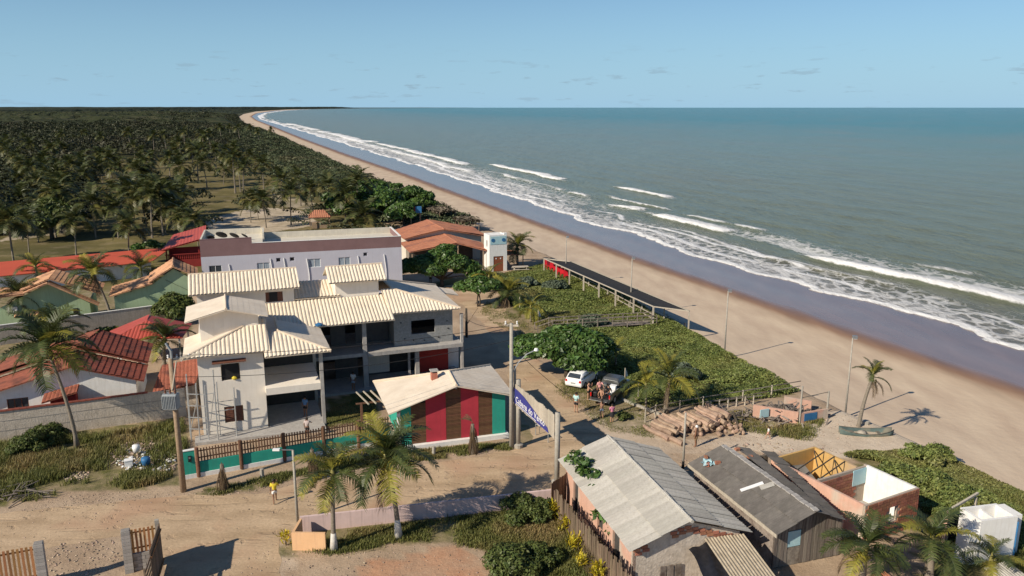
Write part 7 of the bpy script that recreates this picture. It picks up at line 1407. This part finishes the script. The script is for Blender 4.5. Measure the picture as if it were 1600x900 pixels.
# almond trees and other broadleaf trees
tree('almond_tree', 'big round sea almond tree shading the white car', G(886, 588), [(-3.2,.3,2.7,1.9,1.7,1.1),(-1.5,-.6,3.0,1.9,1.7,1.2),(.2,.2,3.5,2.2,1.9,1.2),(1.8,-.4,3.1,2.0,1.8,1.2),(2.7,.5,2.5,1.6,1.5,1.1),(.6,-1.3,2.0,1.9,1.4,1.0),(1.8,-1.2,1.7,1.6,1.3,.9),(-.5,1.3,3.2,2.0,1.6,1.1)], 640, .32, 'almond_leaf', trunk_r=.22)
tree('almond_tree', 'wide sea almond tree in front of the beach bar', G(690, 448), [(-4.2,.4,2.7,2.0,1.9,1.1),(-2.2,-.4,3.3,2.1,1.9,1.1),(0,.2,4.0,2.2,1.9,1.2),(1.9,-.3,3.4,2.0,1.8,1.1),(3.5,.2,2.6,1.9,1.7,1.0),(.6,1.5,4.9,1.4,1.3,.7),(-1.0,-1.2,2.6,1.8,1.5,.9),(4.8,-.6,1.8,1.2,1.2,.7)], 520, .33, 'almond_leaf', trunk_r=.25)
tree('almond_tree', 'young sea almond tree with twin stems beside the sandy lane', G(748, 479), [(-1.7,.1,2.5,1.3,1.2,.7),(0,.2,3.0,1.4,1.3,.75),(1.5,-.1,2.7,1.3,1.2,.7),(.2,-.9,2.5,1.2,1.0,.6),(-.6,.9,2.8,1.2,1.0,.6)], 480, .30, 'almond_leaf', trunk_r=.09, stems=2)
tree('almond_tree', 'layered sea almond tree at the edge of the sand behind the beach bar', G(645, 338), [(-2.5,0,4.2,2.1,2,.9),(0,.3,5.6,2.4,2.2,1.0),(2.6,0,4.6,2.3,2.1,.9),(1.2,-1,3.2,2.2,2,.9),(3.4,-.5,3.2,1.8,1.7,.8),(-3.5,.5,6.8,1.3,1.1,.4)], 170, .6, 'almond_leaf', trunk_r=.3)
for lab, x, y, s, sd in (('dense dark tree immediately left of the layered almond', 600, 345, 1.15, 1), ('dense dark tree behind the right end of the hotel roof', 565, 345, 1.1, 2), ('rounded tree between the kiosk and the dense dark trees', 535, 332, 1.0, 3), ('bushy tree on the shore side behind the dark trees', 585, 318, 1.0, 4), ('low spreading tree right beside the water tank', 630, 352, .8, 5), ('tree in the middle of the dark clump near the sand', 555, 312, .9, 6)):
    tree('broadleaf_tree', lab, G(x, y), [(a*s, b*s, c*s, d*s, e*s, f*s) for a, b, c, d, e, f in rand_blobs(8, 4.0, 2.4, 4.4, 2.0, sd, .6)], 130, .62, 'almond_leaf', trunk_r=.28)
tree('mango_tree', 'large dark round mango tree among the palms at the left', G(82, 374), rand_blobs(11, 4.6, 3.2, 6.0, 2.1, 12, .75), 170, .5, 'bush_leaf', trunk_r=.35)
tree('broadleaf_tree', 'low dark tree at the left edge behind the red wall', G(8, 368), rand_blobs(7, 3.2, 1.6, 3.6, 1.6, 14, .7), 170, .5, 'bush_leaf', trunk_r=.25)
tree('broadleaf_tree', 'small tree rising behind the right end of the red wall', G(232, 412), [(-1.4,0,2.6,1.0,.9,.5),(.6,0,3.2,1.1,1,.5),(1.8,0,2.9,1.2,.9,.4)], 260, .34, 'almond_leaf', trunk_r=.09)
bush('round_shrub', 'large round dark shrub left of the guest house tower', at0(272, 503, 0), rand_blobs(7, 1.6, .9, 2.3, 1.1, 15, .8), 420, .24, 'bush_leaf')
bush('round_shrub', 'low dark shrub behind the red carport at the boundary wall', at0(165, 528, .5), rand_blobs(5, 1.6, .5, 1.1, .8, 16, .8), 300, .22, 'bush_leaf')
for lab, x, y, sc_, sd in (('leafy bush in the garden against the pink wall', 815, 806, 1.0, 31), ('bushy clump at the corner where pink wall meets plank fence', 846, 806, .8, 32), ('big rounded bush at the bottom of the garden', 800, 893, 1.05, 33), ('low bush beside the yellow crotons at bottom centre', 838, 880, .8, 34), ('leafy green clump at the left edge of the vacant plot', 48, 706, 1.0, 36), ('dark leafy shrub in the vacant plot near the plaster wall', 70, 690, .9, 37), ('small green bush below the pickup wheel', 974, 655, .42, 38)):
    bush('garden_bush', lab, G(x, y), [tuple(v * sc_ for v in b) for b in rand_blobs(9, 1.25, .3, .95, .58, sd, .75)], 900, .11, 'bush_leaf')
for lab, x, y, sd in (('spreading dune bush in the green patch right of the ruin', 1455, 765, 41), ('dark dune bush in the green patch near the white tank', 1500, 785, 42), ('grey green bush on the sand at the top of the green patch', 1450, 718, 43), ('low dune bush just behind the brick ruin', 1400, 750, 44)):
    bush('dune_bush', lab, G(x, y), rand_blobs(10, 1.6, .2, .65, .58, sd, .6), 700, .13, 'dune_leaf')
for lab, x, y in (('grey green dune shrub by the canopy chairs', 868, 452), ('grey green dune shrub nearer the white flags', 822, 448), ('grey green shrub in the creeper below the lone lamp post', 1062, 590), ('grey green shrub at the boardwalk start', 925, 510)):
    bush('dune_shrub', lab, G(x, y), rand_blobs(8, 1.5, .3, .8, .7, int(x), .7), 420, .22, 'dune_shrub_leaf')
# yellow crotons: long upright leaves
def croton(label, x, y, s=1.0, n=90, m='croton', name='croton_plant', grp='yellow crotons along the plank fence'):
    t = thing(name, label, 'plant', G(x, y), 0, grp); rr = np.random.default_rng(int(x * 7 + y)); mb = MB(); mb.tube([(0,0,-.05),(0,0,.4*s)], .04, 5); mb.build('stem', 'trunk_dark', t); V, F = [], []
    for k in range(n):
        a = rr.uniform(0, 6.28); e = rr.uniform(.5, 1.35); b0 = np.array([rr.normal(0,.16), rr.normal(0,.16), rr.uniform(.15,.8)]) * s; d = np.array([math.cos(a)*math.cos(e), math.sin(a)*math.cos(e), math.sin(e)]); l = rr.uniform(.3,.55) * s; u = np.array([-math.sin(a), math.cos(a), 0]) * .045 * s; i = len(V); mid = b0 + d*l*.55; tip = b0 + d*l + np.array([0,0,-.08*s]); V += [b0, mid - u, tip, mid + u]; F.append((i,i+1,i+2,i+3))
    np_mesh('leaves', np.array(V), np.array(F), m, t)
for a in (('yellow croton at the top of the fence row', 866, 812, 1.15), ('second yellow croton down the plank fence', 884, 832, 1.1), ('third yellow croton down the plank fence', 897, 862, 1.05), ('fourth yellow croton down the plank fence', 908, 888, .9), ('lowest yellow croton at the bottom edge by the fence', 935, 908, 1.1)): croton(*a)
croton('yellow spiky plant left of the peach wall', 447, 852, .9, 70, 'croton', 'croton_plant')
# papaya trees leaning over the shack roof
for lab, x, y, hh, sd in (('papaya plant with broad leaves over the pink shack roof', 905, 800, 3.3, 51), ('second papaya plant further down the shack wall', 921, 815, 3.1, 52), ('lower papaya plant by the shack doorway', 950, 860, 2.0, 53)):
    tree('papaya_tree', lab, G(x, y), [(0,0,hh,.6,.5,.3),(.7,.4,hh - .3,.4,.4,.25),(-.5,.7,hh - .2,.45,.4,.25),(.2,-.7,hh - .5,.4,.4,.25),(-.2,1.3,hh - .1,.4,.4,.2)], 75, .21, 'almond_leaf', trunk_r=.05)
# shaggy dead palms along the verge
def shaggy(label, x, y, hgt, w_, tuft=True):
    t = thing('dried_palm', label, 'palm tree', G(x, y), 0, 'dried palms along the verge'); MB().tube([(0,0,-.05),(0,0,hgt*.9)], [.16,.12], 8).build('trunk', 'trunk', t)
    for k in range(34):
        z = hgt * (.3 + .7 * (k / 34)); s = .36 * w_ * random.uniform(.7,1.3); piece('frond', FROND['d1'], t, (0,0,z), (0, R(random.uniform(4,16)), R(k * 137.5)), (s * .8, s * .8, s * 1.25))
    if tuft:
        for k in range(5): s = .33; piece('frond', FROND['d0'], t, (0,0,hgt*.95), (0, R(-70 + random.uniform(-12,12)), R(150 + random.uniform(-40,40))), (s, s, s))
shaggy('shaggy dried palm with pale tuft before the striped pavilion', 739, 709, 2.5, 1.5); shaggy('shaggy dried palm in front of the left end of the teal wall', 350, 766, 2.0, 1.7, False); shaggy('shaggy dried palm behind the small whitewashed palm', 490, 748, 2.3, 1.9, False)
# tall and short grass
P = scatter_in([(-40,700),(200,675),(285,658),(290,700),(270,745),(230,760),(100,775),(0,790),(-60,795)], 9000, 61, w=lambda x, y: np.clip(fbm(x * .45, y * .45, 62) * 2.8 - .95, 0, 1) * (1 - .8 * inpoly(x, y, wpoly([(150,722),(190,690),(240,682),(282,694),(282,742),(245,746),(185,738)])))); tag(blades('tall_grass', P, .42, .045, 'grass_blade', seed=63, per=4), kind='stuff')
P = scatter_in([(450,858),(510,835),(850,792),(862,806),(940,905),(830,905),(760,858),(640,845),(520,868)], 7000, 64, w=lambda x, y: np.clip(fbm(x * .5, y * .5, 65) * 2.6 - .8, 0, 1)); tag(blades('garden_grass', P, .2, .04, 'grass_blade', seed=66, per=4), kind='stuff')
P = scatter_in([(295,772),(560,715),(640,706),(795,692),(800,702),(640,722),(480,742),(400,764),(300,780)], 7000, 67, w=lambda x, y: np.clip(fbm(x * .7, y * .7, 68) * 2.6 - .8, 0, 1)); tag(blades('verge_grass', P, .2, .04, 'grass_blade', seed=69, per=3), kind='stuff')
P = scatter_in([(862,606),(900,640),(960,676),(1035,690),(1010,645),(960,595),(905,578)], 2600, 70, w=lambda x, y: np.clip(fbm(x * .6, y * .6, 71) * 2.4 - .8, 0, 1)); tag(blades('parking_grass', P, .12, .035, 'grass_blade', seed=72, per=3), kind='stuff')
P = scatter_in([(905,850),(950,820),(985,870),(1000,905),(920,905)], 600, 73); tag(blades('dry_grass', P, .7, .03, 'dry_grass', seed=74, per=5, lean=.7), kind='stuff')
P = scatter_in([(1050,655),(1180,640),(1290,650),(1270,690),(1160,675)], 2200, 75, w=lambda x, y: np.clip(fbm(x * .6, y * .6, 76) * 2.4 - .8, 0, 1)); tag(blades('heap_grass', P, .25, .04, 'grass_blade', seed=77, per=3), kind='stuff')
P = scatter_in([(505,672),(585,655),(588,612),(512,640)], 2500, 78); tag(blades('lawn_grass', P, .09, .03, 'grass_blade', seed=79, per=3), kind='stuff')
P = scatter_in([(760,470),(820,500),(860,560),(835,560),(800,525),(750,490)], 1200, 80, w=lambda x, y: np.clip(fbm(x * .6, y * .6, 81) * 2.4 - .8, 0, 1)); tag(blades('lane_grass', P, .15, .04, 'grass_blade', seed=82, per=3), kind='stuff')
P = scatter_in([(1430,740),(1600,780),(1650,830),(1640,905),(1480,860)], 5000, 83); tag(blades('dune_grass', P, .25, .04, 'grass_blade', seed=84, per=3), kind='stuff')
